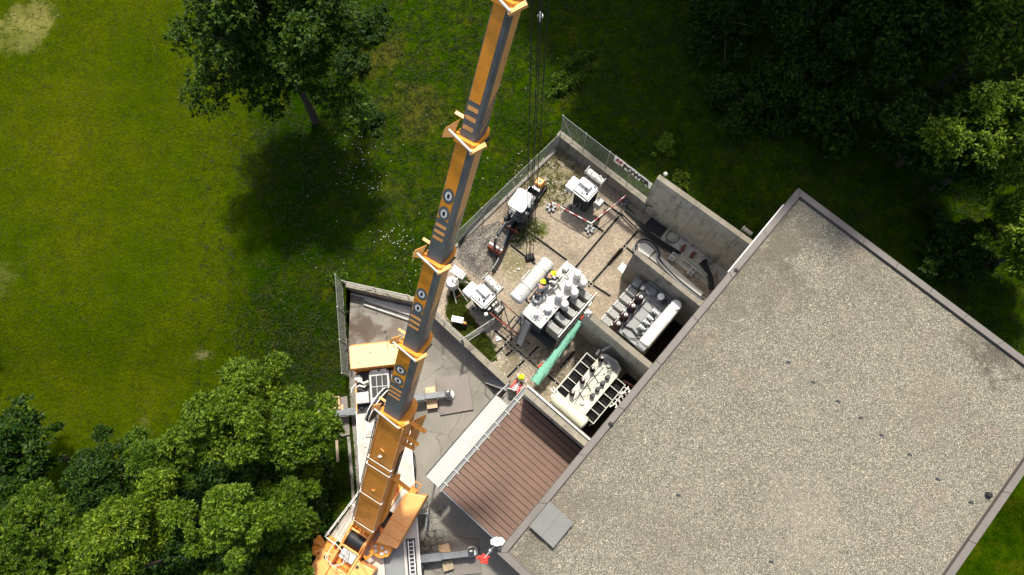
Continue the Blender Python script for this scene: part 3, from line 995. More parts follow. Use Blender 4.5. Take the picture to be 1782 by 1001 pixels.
fence('galvanised mesh fence along the left edge of the pavement beside the cab', Vector(tf[0]), Vector(tf[1]), 1.7, (0, .33, .66, 1), braces=((at(603, 590, 1.9), at(606, 640, .1)),))
nf = [NW0 + up * .05 - V * 0, NW1 + up * .05]
fence('sagging wire fence on the short wall north of the pavement', nf[0], nf[1], .9, (0, .45, .95), braces=((nf[0] + up * .9, nf[0].lerp(nf[1], .4) + up * .05), (nf[0].lerp(nf[1], .6) + up * .1, nf[0].lerp(nf[1], .95) + up * .85)))
gf = [RT0.lerp(RT1, .02) + up * .05, RT0.lerp(RT1, .46) + up * .05]
fence('mesh fence panel on the retaining wall left of the open gate', gf[0], gf[1], 1.25, (0, .5, 1))
g0, g1 = at(808, 598, 1.6), at(862, 563, 1.6)
gate = thing('mesh_gate', 'open mesh gate leaf swung into the yard above the grass corner', 'gate', g0)
mb = MB()
chainlink(mb, g0 + up * .08, g1 + up * .08, 1.5)
mb.build('wire_mesh', M['galv'], gate, world=True)
mb = MB()
for z in (.06, 1.62):
    mb.tube(g0 + up * z, g1 + up * z, .028, n=8)
for p in (g0, g1):
    mb.tube(p + up * .06, p + up * 1.62, .028, n=8)
mb.tube(g0 + up * 1.6, g1 + up * .08, .02, n=8)
mb.build('gate_frame', M['galv'], gate, world=True)
mb = MB()
mb.tube(g0 - (g1 - g0).normalized() * .08 - up * .1, g0 - (g1 - g0).normalized() * .08 + up * 1.75, .05)
mb.build('gate_post', M['steel'], gate, world=True)

# banner on the fence, lettering as flat cut-outs on the cloth
PA, PB = lw[0] + U * -.06, lw[1] + U * -.06
bn = [on_plane(1068, 279.5, PA, PB), on_plane(1131, 329, PA, PB), on_plane(1136, 318, PA, PB), on_plane(1069.5, 270, PA, PB)]
bd = (bn[1] - bn[0])
bd.z = 0
blen = bd.length
bd.normalize()
zb, zt = (bn[0].z + bn[1].z) / 2, (bn[2].z + bn[3].z) / 2
bo = Vector((bn[0].x, bn[0].y, zb))
bh = zt - zb
nrm = Vector((bd.y, -bd.x, 0))
ban = thing('banner', 'white banner reading REPOWER in red and black hanging on the wall fence', 'banner', bo)
def bpt(x, y, o=0):
    return bo + bd * x + up * y + nrm * o
mb = MB()
for i in range(20):
    x0, x1 = blen * i / 20, blen * (i + 1) / 20
    w0, w1 = .025 * math.sin(i * 1.1), .025 * math.sin((i + 1) * 1.1)
    mb.add([bpt(x0, 0, w0), bpt(x1, 0, w1), bpt(x1, bh, w1 * .4), bpt(x0, bh, w0 * .4)], [(0, 1, 2, 3)])
mb.build('banner_cloth', M['banner'], ban, world=True)
def letters(txt, x0, x1, y0, y1, mat, bold=.03, shear=0.0):
    cu = bpy.data.curves.new('lettering', 'FONT')
    cu.body, cu.size, cu.offset, cu.extrude, cu.shear = txt, 1.0, bold, 0.0, shear
    cu.space_character = 1.08
    t = bpy.data.objects.new('tmp_lettering', cu)
    C.objects.link(t)
    bpy.context.view_layer.update()
    me = t.to_mesh()
    vs = [v.co.copy() for v in me.vertices]
    fs = [tuple(p.vertices) for p in me.polygons]
    t.to_mesh_clear()
    bpy.data.objects.remove(t)
    xa, xb = min(v.x for v in vs), max(v.x for v in vs)
    ya, yb = min(v.y for v in vs), max(v.y for v in vs)
    mb = MB()
    mb.add([bpt(x0 + (v.x - xa) / (xb - xa) * (x1 - x0), y0 + (v.y - ya) / (yb - ya) * (y1 - y0), .045) for v in vs], fs)
    return mb.build('lettering', mat, ban, world=True)
letters('RE', blen * .04, blen * .235, bh * .26, bh * .88, M['ink_red'], .07, .3)
letters('POWER', blen * .25, blen * .965, bh * .14, bh * .86, M['ink_black'], .075)
mb = MB()
for y in (.42, .62):
    mb.add([bpt(blen * .03, bh * y, .05), bpt(blen * .15, bh * y, .05), bpt(blen * .15, bh * (y + .05), .05), bpt(blen * .03, bh * (y + .05), .05)], [(0, 1, 2, 3)])
mb.build('logo_slash', M['banner'], ban, world=True)
# ------------------------------------------------------------------ mobile crane
CS = Vector((-7.5, -1.9, 0))
CRZ = 0.045
crane = thing('mobile_crane', 'large orange and grey telescopic mobile crane standing on the pavement with raised boom', 'crane', CS, CRZ)
CX, CY = Vector((math.cos(CRZ), math.sin(CRZ), 0)), Vector((-math.sin(CRZ), math.cos(CRZ), 0))
def cp(x, y, z):
    return CS + CX * x + CY * y + up * z
def part(mb, name, mat, parent=None, **k):
    return mb.build(name, mat, parent or crane, world=True, **k)
# carrier
mb = MB()
mb.prism([cp(-1.2, -6.4, 0).xy, cp(1.2, -6.4, 0).xy, cp(1.2, 6.9, 0).xy, cp(-1.2, 6.9, 0).xy], .75, 1.35)
part(mb, 'chassis', M['dark'])
mb = MB()
mb.prism([cp(-1.45, -4.2, 0).xy, cp(-.45, -4.2, 0).xy, cp(-.45, 4.9, 0).xy, cp(-1.45, 4.9, 0).xy], 1.4, 1.55)
mb.prism([cp(.62, -4.4, 0).xy, cp(1.45, -4.4, 0).xy, cp(1.45, 4.9, 0).xy, cp(.62, 4.9, 0).xy], 1.4, 1.553)
part(mb, 'deck', M['carrier'], bevel=.03)
mb = MB()
mb.prism([cp(-.44, -4.4, 0).xy, cp(.61, -4.4, 0).xy, cp(.61, 4.9, 0).xy, cp(-.44, 4.9, 0).xy], 1.35, 1.48)
mb.prism([cp(-1.4, -6.6, 0).xy, cp(1.4, -6.6, 0).xy, cp(1.4, -4.42, 0).xy, cp(-1.4, -4.42, 0).xy], 1.2, 1.44)
part(mb, 'centre_deck', M['deck_grey'], bevel=.03)
mb = MB()
mb.bar(cp(1.47, -4.4, 1.52), cp(1.47, 4.9, 1.52), .05, .12)
mb.bar(cp(-1.47, -4.2, 1.52), cp(-1.47, 4.9, 1.52), .05, .12)
part(mb, 'deck_edge', M['white'])
for (x, y, sx, sy, sz) in ((-1.1, 3.2, .18, .7, .06), (-1.12, 1.2, .22, .3, .12), (-1.1, .6, .3, .25, .1), (-.75, 4.0, .5, 1.2, .1), (1.0, 3.6, .5, .4, .1)):
    mb = MB()
    mb.box(cp(x, y, 1.55 + sz / 2), (sx, sy, sz), CRZ)
    part(mb, 'deck_box', M['steel_light'], bevel=.015)
for y in (-5.4, -3.7, 1.7, 3.4, 5.6):
    for s in (-1, 1):
        c = cp(s * 1.26, y, .62)
        mb = MB()
        mb.lathe(c - CX * .2, [(.42, 0), (.6, .03), (.62, .1), (.62, .3), (.6, .37), (.42, .4)], 22, CX)
        wl = part(mb, 'wheel', M['black'], smooth=30)
        mb = MB()
        mb.lathe(c + CX * (.17 * s), [(.3, 0), (.26, .04), (.1, .05)], 14, CX * s)
        part(mb, 'rim', M['steel'], wl)
# fenders / steps on the right side
sp = thing
mb = MB()
for k in range(6):
    mb.bar(cp(1.55 + k * .1, -1.0 + .02 * k, 1.38), cp(1.55 + k * .1, -.45 + .02 * k, 1.38), .05, .03)
mb.bar(cp(1.5, -1.0, 1.36), cp(2.1, -1.0, 1.36), .04, .05)
mb.bar(cp(1.5, -.42, 1.36), cp(2.1, -.42, 1.36), .04, .05)
part(mb, 'side_step', M['galv'])
mb = MB()
mb.tube(cp(2.08, -.45, 1.36), cp(1.75, -1.7, .3), .025)
mb.tube(cp(2.08, -1.0, 1.36), cp(1.75, -2.2, .3), .025)
for k in range(4):
    t = (k + .5) / 4
    mb.bar(cp(2.08, -.45, 1.36).lerp(cp(1.75, -1.7, .3), t), cp(2.08, -1.0, 1.36).lerp(cp(1.75, -2.2, .3), t), .1, .02)
part(mb, 'access_ladder', M['steel'])
# light ladder lying on the rear right deck
mb = MB()
mb.box(cp(1.04, -3.2, 1.565), (.5, 2.0, .03), CRZ)
part(mb, 'ladder_bed', M['dark'])
mb = MB()
for s in (-.14, .14):
    mb.bar(cp(1.06 + s, -4.1, 1.64), cp(1.06 + s, -2.3, 1.64), .05, .06)
for k in range(9):
    y = -4.0 + k * .2
    mb.bar(cp(.92, y, 1.62), cp(1.2, y, 1.62), .035, .035)
part(mb, 'deck_ladder', M['white'])
mb = MB()
mb.box(cp(1.05, -4.95, 1.5), (.7, .9, .2), CRZ)
mb.cur = 1
mb.lathe(cp(1.02, -4.75, 1.6), [(.1, 0), (.1, .03), (.05, .04)], 12)
part(mb, 'rear_locker', [M['carrier'], M['dark']], bevel=.02)
mb = MB()
mb.box(cp(-.25, -5.2, 1.5), (.5, .8, .16), CRZ)
mb.cur = 1
mb.lathe(cp(-.25, -5.1, 1.58), [(.12, 0), (.12, .03), (.05, .04)], 12)
part(mb, 'rear_locker', [M['deck_grey'], M['dark']], bevel=.02)

# driver's cab
mb = MB()
prof = [(7.08, .7), (8.36, .7), (8.42, 1.5), (8.36, 2.75), (7.08, 2.8)]
vs = [cp(x, y, z) for x in (-1.4, 1.4) for y, z in prof]
n = len(prof)
mb.add(vs, [tuple(range(n - 1, -1, -1)), tuple(range(n, 2 * n))] + [(k, (k + 1) % n, n + (k + 1) % n, n + k) for k in range(n)])
cab = part(mb, 'cab', M['orange'], bevel=.05)
mb = MB()
mb.prism([cp(-1.36, 7.1, 0).xy, cp(1.36, 7.1, 0).xy, cp(1.36, 8.4, 0).xy, cp(-1.36, 8.4, 0).xy], 2.8, 2.9)
part(mb, 'cab_roof', M['yellow_roof'], cab, bevel=.06)
mb = MB()
a, b_, c_, d_ = cp(-1.25, 8.43, 1.6), cp(1.25, 8.43, 1.6), cp(1.2, 8.385, 2.68), cp(-1.2, 8.385, 2.68)
mb.face([a, b_, c_, d_])
part(mb, 'windscreen', M['glass'], cab)
mb = MB()
mb.prism([cp(-1.38, 8.3, 0).xy, cp(1.38, 8.3, 0).xy, cp(1.3, 8.47, 0).xy, cp(-1.3, 8.47, 0).xy], 2.74, 2.8)
part(mb, 'sun_visor', M['orange_base'], cab, bevel=.02)
mb = MB()
for q in ((-.9, 7.4), (1.1, 7.35), (1.12, 8.1), (-.2, 7.9)):
    mb.lathe(cp(q[0], q[1], 2.9), [(.035, 0), (.035, .03), (.01, .04)], 8)
part(mb, 'roof_stud', M['dark'], cab)
mb = MB()
mb.path([cp(.78, 7.95, 2.88), cp(.76, 8.55, 2.95), cp(.72, 8.95, 2.85)], .016)
mb.box(cp(.66, 9.0, 2.8), (.22, .1, .16), CRZ + .3)
part(mb, 'front_mirror', M['dark'], cab)
for s in (-1, 1):
    mb = MB()
    mb.path([cp(1.38 * s, 8.2, 2.6), cp(1.62 * s, 8.42, 2.6)], .025)
    mb.box(cp(1.66 * s, 8.36, 2.3), (.12, .26, .5), CRZ)
    part(mb, 'side_mirror', M['dark'], cab, bevel=.02)
mb = MB()
mb.box(cp(0, 8.42, .72), (2.6, .26, .4), CRZ)
part(mb, 'bumper', M['orange'], bevel=.04)
# engine deck behind the cab
mb = MB()
mb.prism([cp(-1.35, 4.95, 0).xy, cp(1.4, 4.95, 0).xy, cp(1.4, 7.02, 0).xy, cp(-1.35, 7.02, 0).xy], .9, 1.5)
part(mb, 'engine_deck', M['dark'])
mb = MB()
mb.prism([cp(-.52, 5.05, 0).xy, cp(.6, 5.05, 0).xy, cp(.6, 6.95, 0).xy, cp(-.52, 6.95, 0).xy], 1.5, 2.15)
eng = part(mb, 'radiator_housing', M['steel_light'], bevel=.03)
for i in range(3):
    for j in range(2):
        mb = MB()
        x, y = -.4 + i * .31, 5.5 + j * .62
        mb.box(cp(x + .14, y + .28, 2.165), (.27, .56, .04), CRZ)
        for k in range(9):
            mb.bar(cp(x + .02, y + .03 + k * .06, 2.195), cp(x + .26, y + .03 + k * .06, 2.195), .02, .02)
        part(mb, 'grille', M['grille'], eng)
mb = MB()
mb.box(cp(-.2, 6.95, 2.12), (.42, .16, .2), CRZ)
mb.box(cp(.3, 6.95, 2.12), (.36, .16, .2), CRZ)
part(mb, 'air_box', M['white'], eng, bevel=.02)
mb = MB()
mb.prism([cp(.68, 5.2, 0).xy, cp(1.38, 5.2, 0).xy, cp(1.38, 6.95, 0).xy, cp(.68, 6.95, 0).xy], 1.5, 2.0)
for k in range(12):
    mb.bar(cp(.75, 5.3 + k * .13, 2.01), cp(1.32, 5.3 + k * .13, 2.01), .04, .03)
part(mb, 'engine_cover', M['deck_grey'], bevel=.02)
mb = MB()
mb.box(cp(-.95, 5.55, 1.85), (.72, .62, .7), CRZ)
bx = part(mb, 'tool_locker', M['steel_light'], bevel=.03)
mb = MB()
mb.box(cp(-.93, 5.5, 2.22), (.06, .18, .03), CRZ)
mb.box(cp(-.64, 5.75, 2.22), (.06, .2, .03), CRZ)
part(mb, 'locker_latch', M['white'], bx)
mb = MB()
mb.sph(cp(-1.12, 6.6, 1.95), .2, 12, (1, 1, .8))
mb.path([cp(-1.12, 6.55, 2.0), cp(-.85, 6.35, 2.05), cp(-.6, 6.45, 1.95)], .08, 10)
mb.path([cp(-1.3, 6.2, 1.9), cp(-1.1, 6.25, 2.05), cp(-.85, 6.15, 2.0), cp(-.75, 6.3, 1.8)], .06, 10)
mb.box(cp(-1.2, 6.72, 1.9), (.3, .26, .34), CRZ)
part(mb, 'exhaust', M['offwhite'], smooth=40)
mb = MB()
mb.path([cp(-1.32, 6.4, 1.8), cp(-1.45, 6.3, 1.85), cp(-1.6, 6.15, 1.8), cp(-1.66, 5.95, 1.7)], .035, 8)
part(mb, 'handrail', M['white'])
mb = MB()
mb.bar(cp(-1.4, 4.8, 1.6), cp(-1.36, 7.0, 1.6), .06, .3)
part(mb, 'side_panel', M['orange_faded'])
mb = MB()
mb.box(cp(-.95, 5.0, 1.55), (.8, .4, .3), CRZ)
mb.sph(cp(-1.1, 5.0, 1.72), .13, 10)
mb.box(cp(-.75, 4.95, 1.74), (.2, .2, .1), .6)
part(mb, 'hose_bundle', M['black'])

# outriggers
def outrigger(y, s, length, jz, mat=M['steel']):
    mb = MB()
    mb.bar(cp(s * 1.2, y, .95), cp(s * (1.3 + length * .45), y, .93), .42, .42)
    mb.bar(cp(s * (1.2 + length * .4), y, .93), cp(s * (1.3 + length), y, .9), .34, .34)
    o = part(mb, 'outrigger_beam', mat, bevel=.03)
    mb = MB()
    e = cp(s * (1.35 + length), y, 0)
    mb.tube(e + up * jz, e + up * 1.05, .13, n=14)
    mb.tube(e + up * 1.05, e + up * 1.16, .13, .1, n=14)
    mb.box(e + up * .85, (.34, .42, .46), CRZ)
    part(mb, 'jack', M['dark'], o)
    mb = MB()
    mb.lathe(e + up * (jz - .02), [(.3, 0), (.3, .06), (.16, .12)], 18)
    part(mb, 'jack_pad', M['offwhite'], o)
    mb = MB()
    mb.box(e + up * 1.0 + CX * (.2 * s), (.08, .26, .2), CRZ)
    mb.box(e + up * 1.12 + CY * .12, (.16, .08, .1), CRZ)
    part(mb, 'jack_light', M['offwhite'], o)
    return e
eFR = outrigger(5.35, 1, 2.35, .3)
eFL = outrigger(4.95, -1, 1.85, .35)
eRR = outrigger(-3.35, 1, 2.85, .3)
eRL = outrigger(-3.35, -1, 1.9, .3)

# superstructure, in boom axes
BP = at(630, 915, 3.2)
BEL = math.radians(58.4)
AZ0 = Vector((.5828, .8126, 0))
BR0 = Vector((AZ0.y, -AZ0.x, 0))
BP = BP + BR0 * .225
DH = (AZ0 - BR0 * (.0102 / math.cos(BEL))).normalized()
BR = Vector((DH.y, -DH.x, 0))
BD = DH * math.cos(BEL) + up * math.sin(BEL)
BU = -DH * math.sin(BEL) + up * math.cos(BEL)
def bs(f, r, z):
    p = BP + DH * f + BR * r
    return Vector((p.x, p.y, z))
def bl(L, r, u):
    return BP + BD * L + BR * r + BU * u
SRZ = math.atan2(DH.y, DH.x)
mb = MB()
mb.lathe(cp(0, 0, 1.4), [(.95, 0), (.95, .3), (.88, .34), (.88, .5)], 32)
part(mb, 'slewing_ring', M['dark'])
mb = MB()
for r in (-.72, .42):
    pr = [(-2.5, 1.85), (2.6, 1.85), (2.7, 2.3), (1.0, 2.75), (-.2, 3.3), (-.7, 3.2), (-1.3, 2.75), (-2.5, 2.7)]
    vs = [bs(f, r + o, z) for o in (-.06, .06) for f, z in pr]
    n = len(pr)
    mb.add(vs, [tuple(range(n)), tuple(range(2 * n - 1, n - 1, -1))] + [(k, n + k, n + (k + 1) % n, (k + 1) % n) for k in range(n)])
part(mb, 'turntable_frame', M['orange_faded'], bevel=.02)
mb = MB()
mb.prism([bs(-2.5, -.62, 0).xy, bs(2.6, -.62, 0).xy, bs(2.6, .34, 0).xy, bs(-2.5, .34, 0).xy], 1.86, 2.0)
part(mb, 'turntable_floor', M['orange_base'])
# hoist winch
mb = MB()
wa, wb = bs(-.85, -.58, 2.65), bs(-.85, .3, 2.65)
ax = (wb - wa).normalized()
prof = [(.46, 0), (.46, .04)]
k = 26
prof += [(.36 + (.012 if i % 2 else 0), .05 + (wb - wa).length * .9 * i / k) for i in range(k + 1)]
prof += [(.46, (wb - wa).length - .04), (.46, (wb - wa).length)]
mb.lathe(wa, prof, 24, ax)
wn = part(mb, 'hoist_winch', M['black'], smooth=50)
for r in (-.64, .36):
    mb = MB()
    mb.lathe(bs(-.85, r - .03, 2.65), [(.54, 0), (.54, .06)], 26, ax)
    part(mb, 'winch_flange', M['orange_base'], wn, bevel=.01)
mb = MB()
mb.bar(bs(-.38, -.66, 3.08), bs(-.38, .4, 3.08), .1, .12)
mb.bar(bs(-1.36, -.66, 2.82), bs(-1.36, .4, 2.82), .1, .12)
part(mb, 'cross_beam', M['orange_faded'], bevel=.01)
mb = MB()
for i in range(5):
    r = -.5 + i * .19
    mb.lathe(bs(-.12, r, 3.15), [(.2, 0), (.14, .03), (.14, .06), (.2, .09)], 16, BR)
part(mb, 'rope_sheave', M['orange_base'], smooth=40)
mb = MB()
mb.prism([bs(-2.0, -.52, 0).xy, bs(-1.42, -.52, 0).xy, bs(-1.42, .32, 0).xy, bs(-2.0, .32, 0).xy], 2.0, 2.72)
part(mb, 'hydraulic_tank', M['steel_light'], bevel=.03)
mb = MB()
mb.box(bs(-1.62, -.38, 2.78), (.3, .2, .1), SRZ)
part(mb, 'tank_lid', M['white'])
# railing over the rear
mb = MB()
rr = [bs(-1.35, -.95, 3.5), bs(-1.55, -.1, 3.5), bs(-2.0, .0, 3.5), bs(-2.35, -.35, 3.5), bs(-2.2, -.95, 3.5), bs(-1.35, -.95, 3.5)]
mb.path(rr, .02, 8)
for p in rr[:-1]:
    mb.tube(p, (p.x, p.y, 2.6), .022, n=6)
part(mb, 'rear_railing', M['white'])
# right hand machinery housing (sloping)
mb = MB()
pl = [(-.35, .8, 3.0), (2.55, .8, 3.0), (2.95, 1.85, 2.85), (-.1, 1.92, 2.85)]
vs = [bs(f, r, z) for f, r, z in pl] + [bs(f, r, 1.7) for f, r, z in pl]
mb.add(vs, [(0, 1, 2, 3)[::-1], (4, 5, 6, 7), (0, 4, 5, 1)[::-1], (1, 5, 6, 2)[::-1], (2, 6, 7, 3)[::-1], (3, 7, 4, 0)[::-1]])
hs = part(mb, 'machinery_housing', M['orange_faded'], bevel=.06)
mb = MB()
mb.bar(bs(1.05, .85, 3.0), bs(1.05, 1.86, 2.87), .03, .03)
mb.bar(bs(.3, .85, 3.0), bs(.3, 1.86, 2.87), .02, .03)
part(mb, 'panel_seam', M['orange_base'], hs)
mb = MB()
mb.prism([bs(-1.05, .72, 0).xy, bs(-.25, .72, 0).xy, bs(-.25, 1.7, 0).xy, bs(-.75, 1.7, 0).xy, bs(-1.05, 1.35, 0).xy], 1.75, 2.45)
part(mb, 'valve_box', M['orange'], bevel=.04)
mb = MB()
for q in ((-.62, .85), (-.8, 1.0), (-.5, 1.2), (-.55, 1.5), (-.75, 1.35)):
    mb = MB()
    mb.lathe(bs(q[0], q[1], 2.45), [(.1, 0), (.1, .12), (.06, .15)], 10)
    part(mb, 'valve_cap', M['offwhite'])
mb = MB()
for k in range(3):
    mb.path([bs(.35, .6 + .1 * k, 2.7), bs(.1, .85 + .08 * k, 2.9), bs(-.2, .9 + .06 * k, 2.8), bs(-.35, .75 + .1 * k, 2.4)], .05, 8)
for k in range(3):
    mb.path([bs(-.55, .55, 2.5), bs(-.85 - .08 * k, .95, 2.6), bs(-1.3 - .07 * k, .8, 2.5), bs(-1.4, .5, 2.2)], .045, 8)
part(mb, 'hydraulic_hose', M['orange_base'])
# crane operator deck in front of the housing
mb = MB()
mb.box(bs(1.9, .68, 2.35), (1.3, .34, .3), SRZ)
part(mb, 'valve_block', M['offwhite'], bevel=.02)
mb = MB()
mb.box(bs(2.7, 1.05, 2.6), (.5, .4, .5), SRZ)
mb.path([bs(2.9, 1.0, 2.8), bs(3.3, .95, 3.0), bs(3.3, 1.3, 2.9), bs(2.9, 1.3, 2.8)], .035, 8)
part(mb, 'lamp_bracket', M['orange_base'])
# left catwalk
mb = MB()
mb.prism([bs(-1.5, -1.55, 0).xy, bs(1.5, -1.3, 0).xy, bs(1.5, -.86, 0).xy, bs(-1.5, -.86, 0).xy], 2.1, 2.2)
cw = part(mb, 'catwalk', M['carrier'], bevel=.02)
mb = MB()
rr = [bs(1.3, -1.35, 3.1), bs(-1.45, -1.62, 3.1)]
mb.path(rr, .02, 8)
mb.path([p - up * .45 for p in rr], .022, 8)
for t in (0, .35, .7, 1):
    p = rr[0].lerp(rr[1], t)
    mb.tube(p, (p.x, p.y, 2.2), .025)
mb.path([bs(-1.45, -1.62, 3.1), bs(-1.5, -.95, 3.1), bs(-1.1, -.95, 3.1)], .03, 8)
mb.path([bs(.6, -1.4, 3.1), bs(.6, -.95, 3.0)], .025, 8)
part(mb, 'catwalk_railing', M['white'], cw)
mb = MB()
for k in range(2):
    mb.bar(bs(-1.3, -1.2 + .22 * k, 2.21), bs(1.3, -1.15 + .2 * k, 2.21), .03, .02)
part(mb, 'tread_strip', M['steel'], cw)
# counterweight at the rear
mb = MB()
for s, (r0, r1) in enumerate(((-1.5, -.62), (.36, 1.5))):
    mb.prism([bs(-3.4, r0, 0).xy, bs(-1.75 if s else -1.7, r0, 0).xy, bs(-1.6 if s else -1.9, r1, 0).xy, bs(-3.4, r1, 0).xy], 1.7, 2.6)
mb.prism([bs(-3.4, -.6, 0).xy, bs(-2.55, -.6, 0).xy, bs(-2.55, .34, 0).xy, bs(-3.4, .34, 0).xy], 1.7, 2.5)
ct = part(mb, 'counterweight', M['orange_faded'], bevel=.05)
mb = MB()
for f, r in ((-1.95, .62), (-2.2, 1.2), (-2.6, .8), (-2.9, 1.3), (-2.4, -1.1)):
    mb.lathe(bs(f, r, 2.6), [(.09, 0), (.09, .05), (.04, .06)], 10)
part(mb, 'lifting_eye', M['dark'], ct)
mb = MB()
mb.bar(bs(-1.62, .5, 2.7), bs(-2.0, 1.45, 2.7), .05, .08)
mb.bar(bs(-2.05, .4, 2.63), bs(-2.3, 1.5, 2.63), .03, .04)
part(mb, 'lashing_bar', M['orange_faded'], ct)
# left rear folded guy frame with hoses
mb = MB()
for k in range(7):
    a = 2.2 + k * .32
    c0 = bs(-2.0, -1.35, 2.5)
    c1 = c0 + Vector((math.cos(a) * .62, math.sin(a) * .62, .15 * math.sin(k * 2.1)))
    mb.bar(c0, c1, .2 - .01 * k, .08)
    mb.lathe(c1, [(.12, 0), (.15, .04), (.08, .12)], 9)
mb.box(bs(-1.75, -1.2, 2.62), (.7, .5, .12), SRZ + .3)
mb.box(bs(-1.5, -1.35, 2.68), (.3, .2, .14), SRZ)
part(mb, 'guy_frame', M['orange_base'], bevel=.02)
# luffing cylinder
mb = MB()
mb.tube(bs(2.5, .0, 2.3), bl(6.8, 0, -.7), .2, n=18)
mb.tube(bl(6.4, 0, -.72), bl(8.6, 0, -.5), .13, n=16)
part(mb, 'luffing_cylinder', M['orange_base'], smooth=40)

# telescopic boom
def bprof(wd, h):
    return [(-wd / 2, .40 * h), (-wd / 2 + .05, .5 * h), (wd / 2 - .05, .5 * h), (wd / 2, .40 * h), (wd / 2, -.15 * h), (wd * .4, -.36 * h), (wd * .2, -.48 * h), (-wd * .2, -.48 * h), (-wd * .4, -.36 * h), (-wd / 2, -.15 * h)]
def section(L0, L1, wd, h, name, mat, xo=0):
    mb = MB()
    pr = bprof(wd, h)
    n = len(pr)
    vs = [bl(L, x + xo, y) for L in (L0, L1) for x, y in pr]
    mb.add(vs, [tuple(range(n)), tuple(range(2 * n - 1, n - 1, -1))] + [(i, n + i, n + (i + 1) % n, (i + 1) % n) for i in range(n)])
    return part(mb, name, mat, smooth=35)
def patch(mb, L0, L1, a0, a1, y):
    mb.add([bl(L0, a0, y), bl(L0, a1, y), bl(L1, a1, y), bl(L1, a0, y)], [(0, 1, 2, 3)])
def spatch(mb, x, q):
    mb.add([bl(L, x, y) for L, y in q], [(0, 1, 2, 3)] if x > 0 else [(3, 2, 1, 0)])
ob = section(1.35, 12.45, 1.14, 1.36, 'boom_base', M['orange_base'], .11)
mb = MB()
for x in (-.43, .65):
    mb.bar(bl(1.5, x, .69), bl(12.3, x, .69), .045, .03, BU)
part(mb, 'edge_strip', M['orange_faded'], ob)
for L in (2.05, 5.35, 8.2, 8.75):
    mb = MB()
    mb.bar(bl(L, -.48, .76), bl(L, .7, .76), .03, .03, BD)
    for x in (-.48, .7):
        mb.bar(bl(L, x, .76), bl(L, x, .55), .05, .04)
    part(mb, 'hose_guide', M['offwhite'], ob)
mb = MB()
mb.path([bl(9.9, -.02, .69), bl(10.0, .04, .74), bl(9.95, .16, .75), bl(9.75, .18, .69)], .025, 6)
part(mb, 'lifting_loop', M['orange_faded'], ob)
mb = MB()
mb.path([bl(6.05, .05, .69), bl(6.15, .1, .74), bl(6.1, .2, .69)], .025, 6)
part(mb, 'lifting_loop', M['orange_faded'], ob)
mb = MB()
mb.sph(bl(9.3, .04, .7), .09, 10, (1.2, .7, .6))
part(mb, 'boom_light', M['offwhite'], ob)
SECT = [(12.45, 16.95, .80, 1.2, (13.86, 14.12, 14.38), 14.7, 2), (16.95, 21.45, .64, 1.06, (18.18, 18.44, 18.70), 18.98, 2), (21.45, 26.0, .57, .94, (22.40, 22.65, 22.90), 23.15, 2), (26.0, 29.78, .51, .83, (26.33, 26.62, 26.90), 27.1, 0), (29.78, 31.3, .45, .72, (), 30.2, 0)]
OV = [(14.98, 15.66), (19.2, 19.9), (23.4, 24.06), (), ()]
for i, (L0, L1, wd, h, stp, pl0, no) in enumerate(SECT):
    s = section(L0 - 1.0, L1, wd, h, 'boom_section', M['boom_grey'])
    y = .5 * h + .004
    x0, x1 = -wd / 2 + .055, wd * .22
    xs = wd / 2 + .004
    mb = MB()
    patch(mb, pl0, L1 - .05, x0, x1, y)
    part(mb, 'orange_panel', M['orange'], s)
    mb = MB()
    spatch(mb, xs, [(pl0 - .1, .34 * h), (pl0 + .3, -.14 * h), (L1 - .05, -.14 * h), (L1 - .05, .34 * h)])
    part(mb, 'side_panel', M['orange_faded'], s)
    mb = MB()
    spatch(mb, -xs, [(pl0 - .1, .34 * h), (pl0 + .3, -.14 * h), (L1 - .05, -.14 * h), (L1 - .05, .34 * h)])
    part(mb, 'side_panel', M['orange_faded'], s)
    for st_ in stp:
        mb = MB()
        patch(mb, st_ - .065, st_ + .065, x0 + .02, x1, y)
        for sgn in (1, -1):
            spatch(mb, xs * sgn, [(st_ - .1, .32 * h), (st_ + .25, -.12 * h), (st_ + .35, -.12 * h), (st_, .32 * h)])
        part(mb, 'stripe', M['orange_faded'], s)
    xm = (x0 + x1) / 2
    for L in OV[i]:
        for nm, rx_, ry_, hh, mt in (('badge_field', .2, .265, .004, 'boom_grey'), ('badge_ring', .115, .155, .008, 'white'), ('badge_centre', .045, .085, .012, 'ink_black')):
            mb = MB()
            e = 2.6 if nm == 'badge_centre' else 2
            pts = []
            for k in range(28):
                t = 2 * PI * k / 28
                ct_, st2 = math.cos(t), math.sin(t)
                pts.append(bl(L + ry_ * math.copysign(abs(st2) ** (2 / e), st2), xm + rx_ * (wd / .66) * math.copysign(abs(ct_) ** (2 / e), ct_), y + hh))
            mb.face(pts)
            part(mb, nm, M[mt], s)
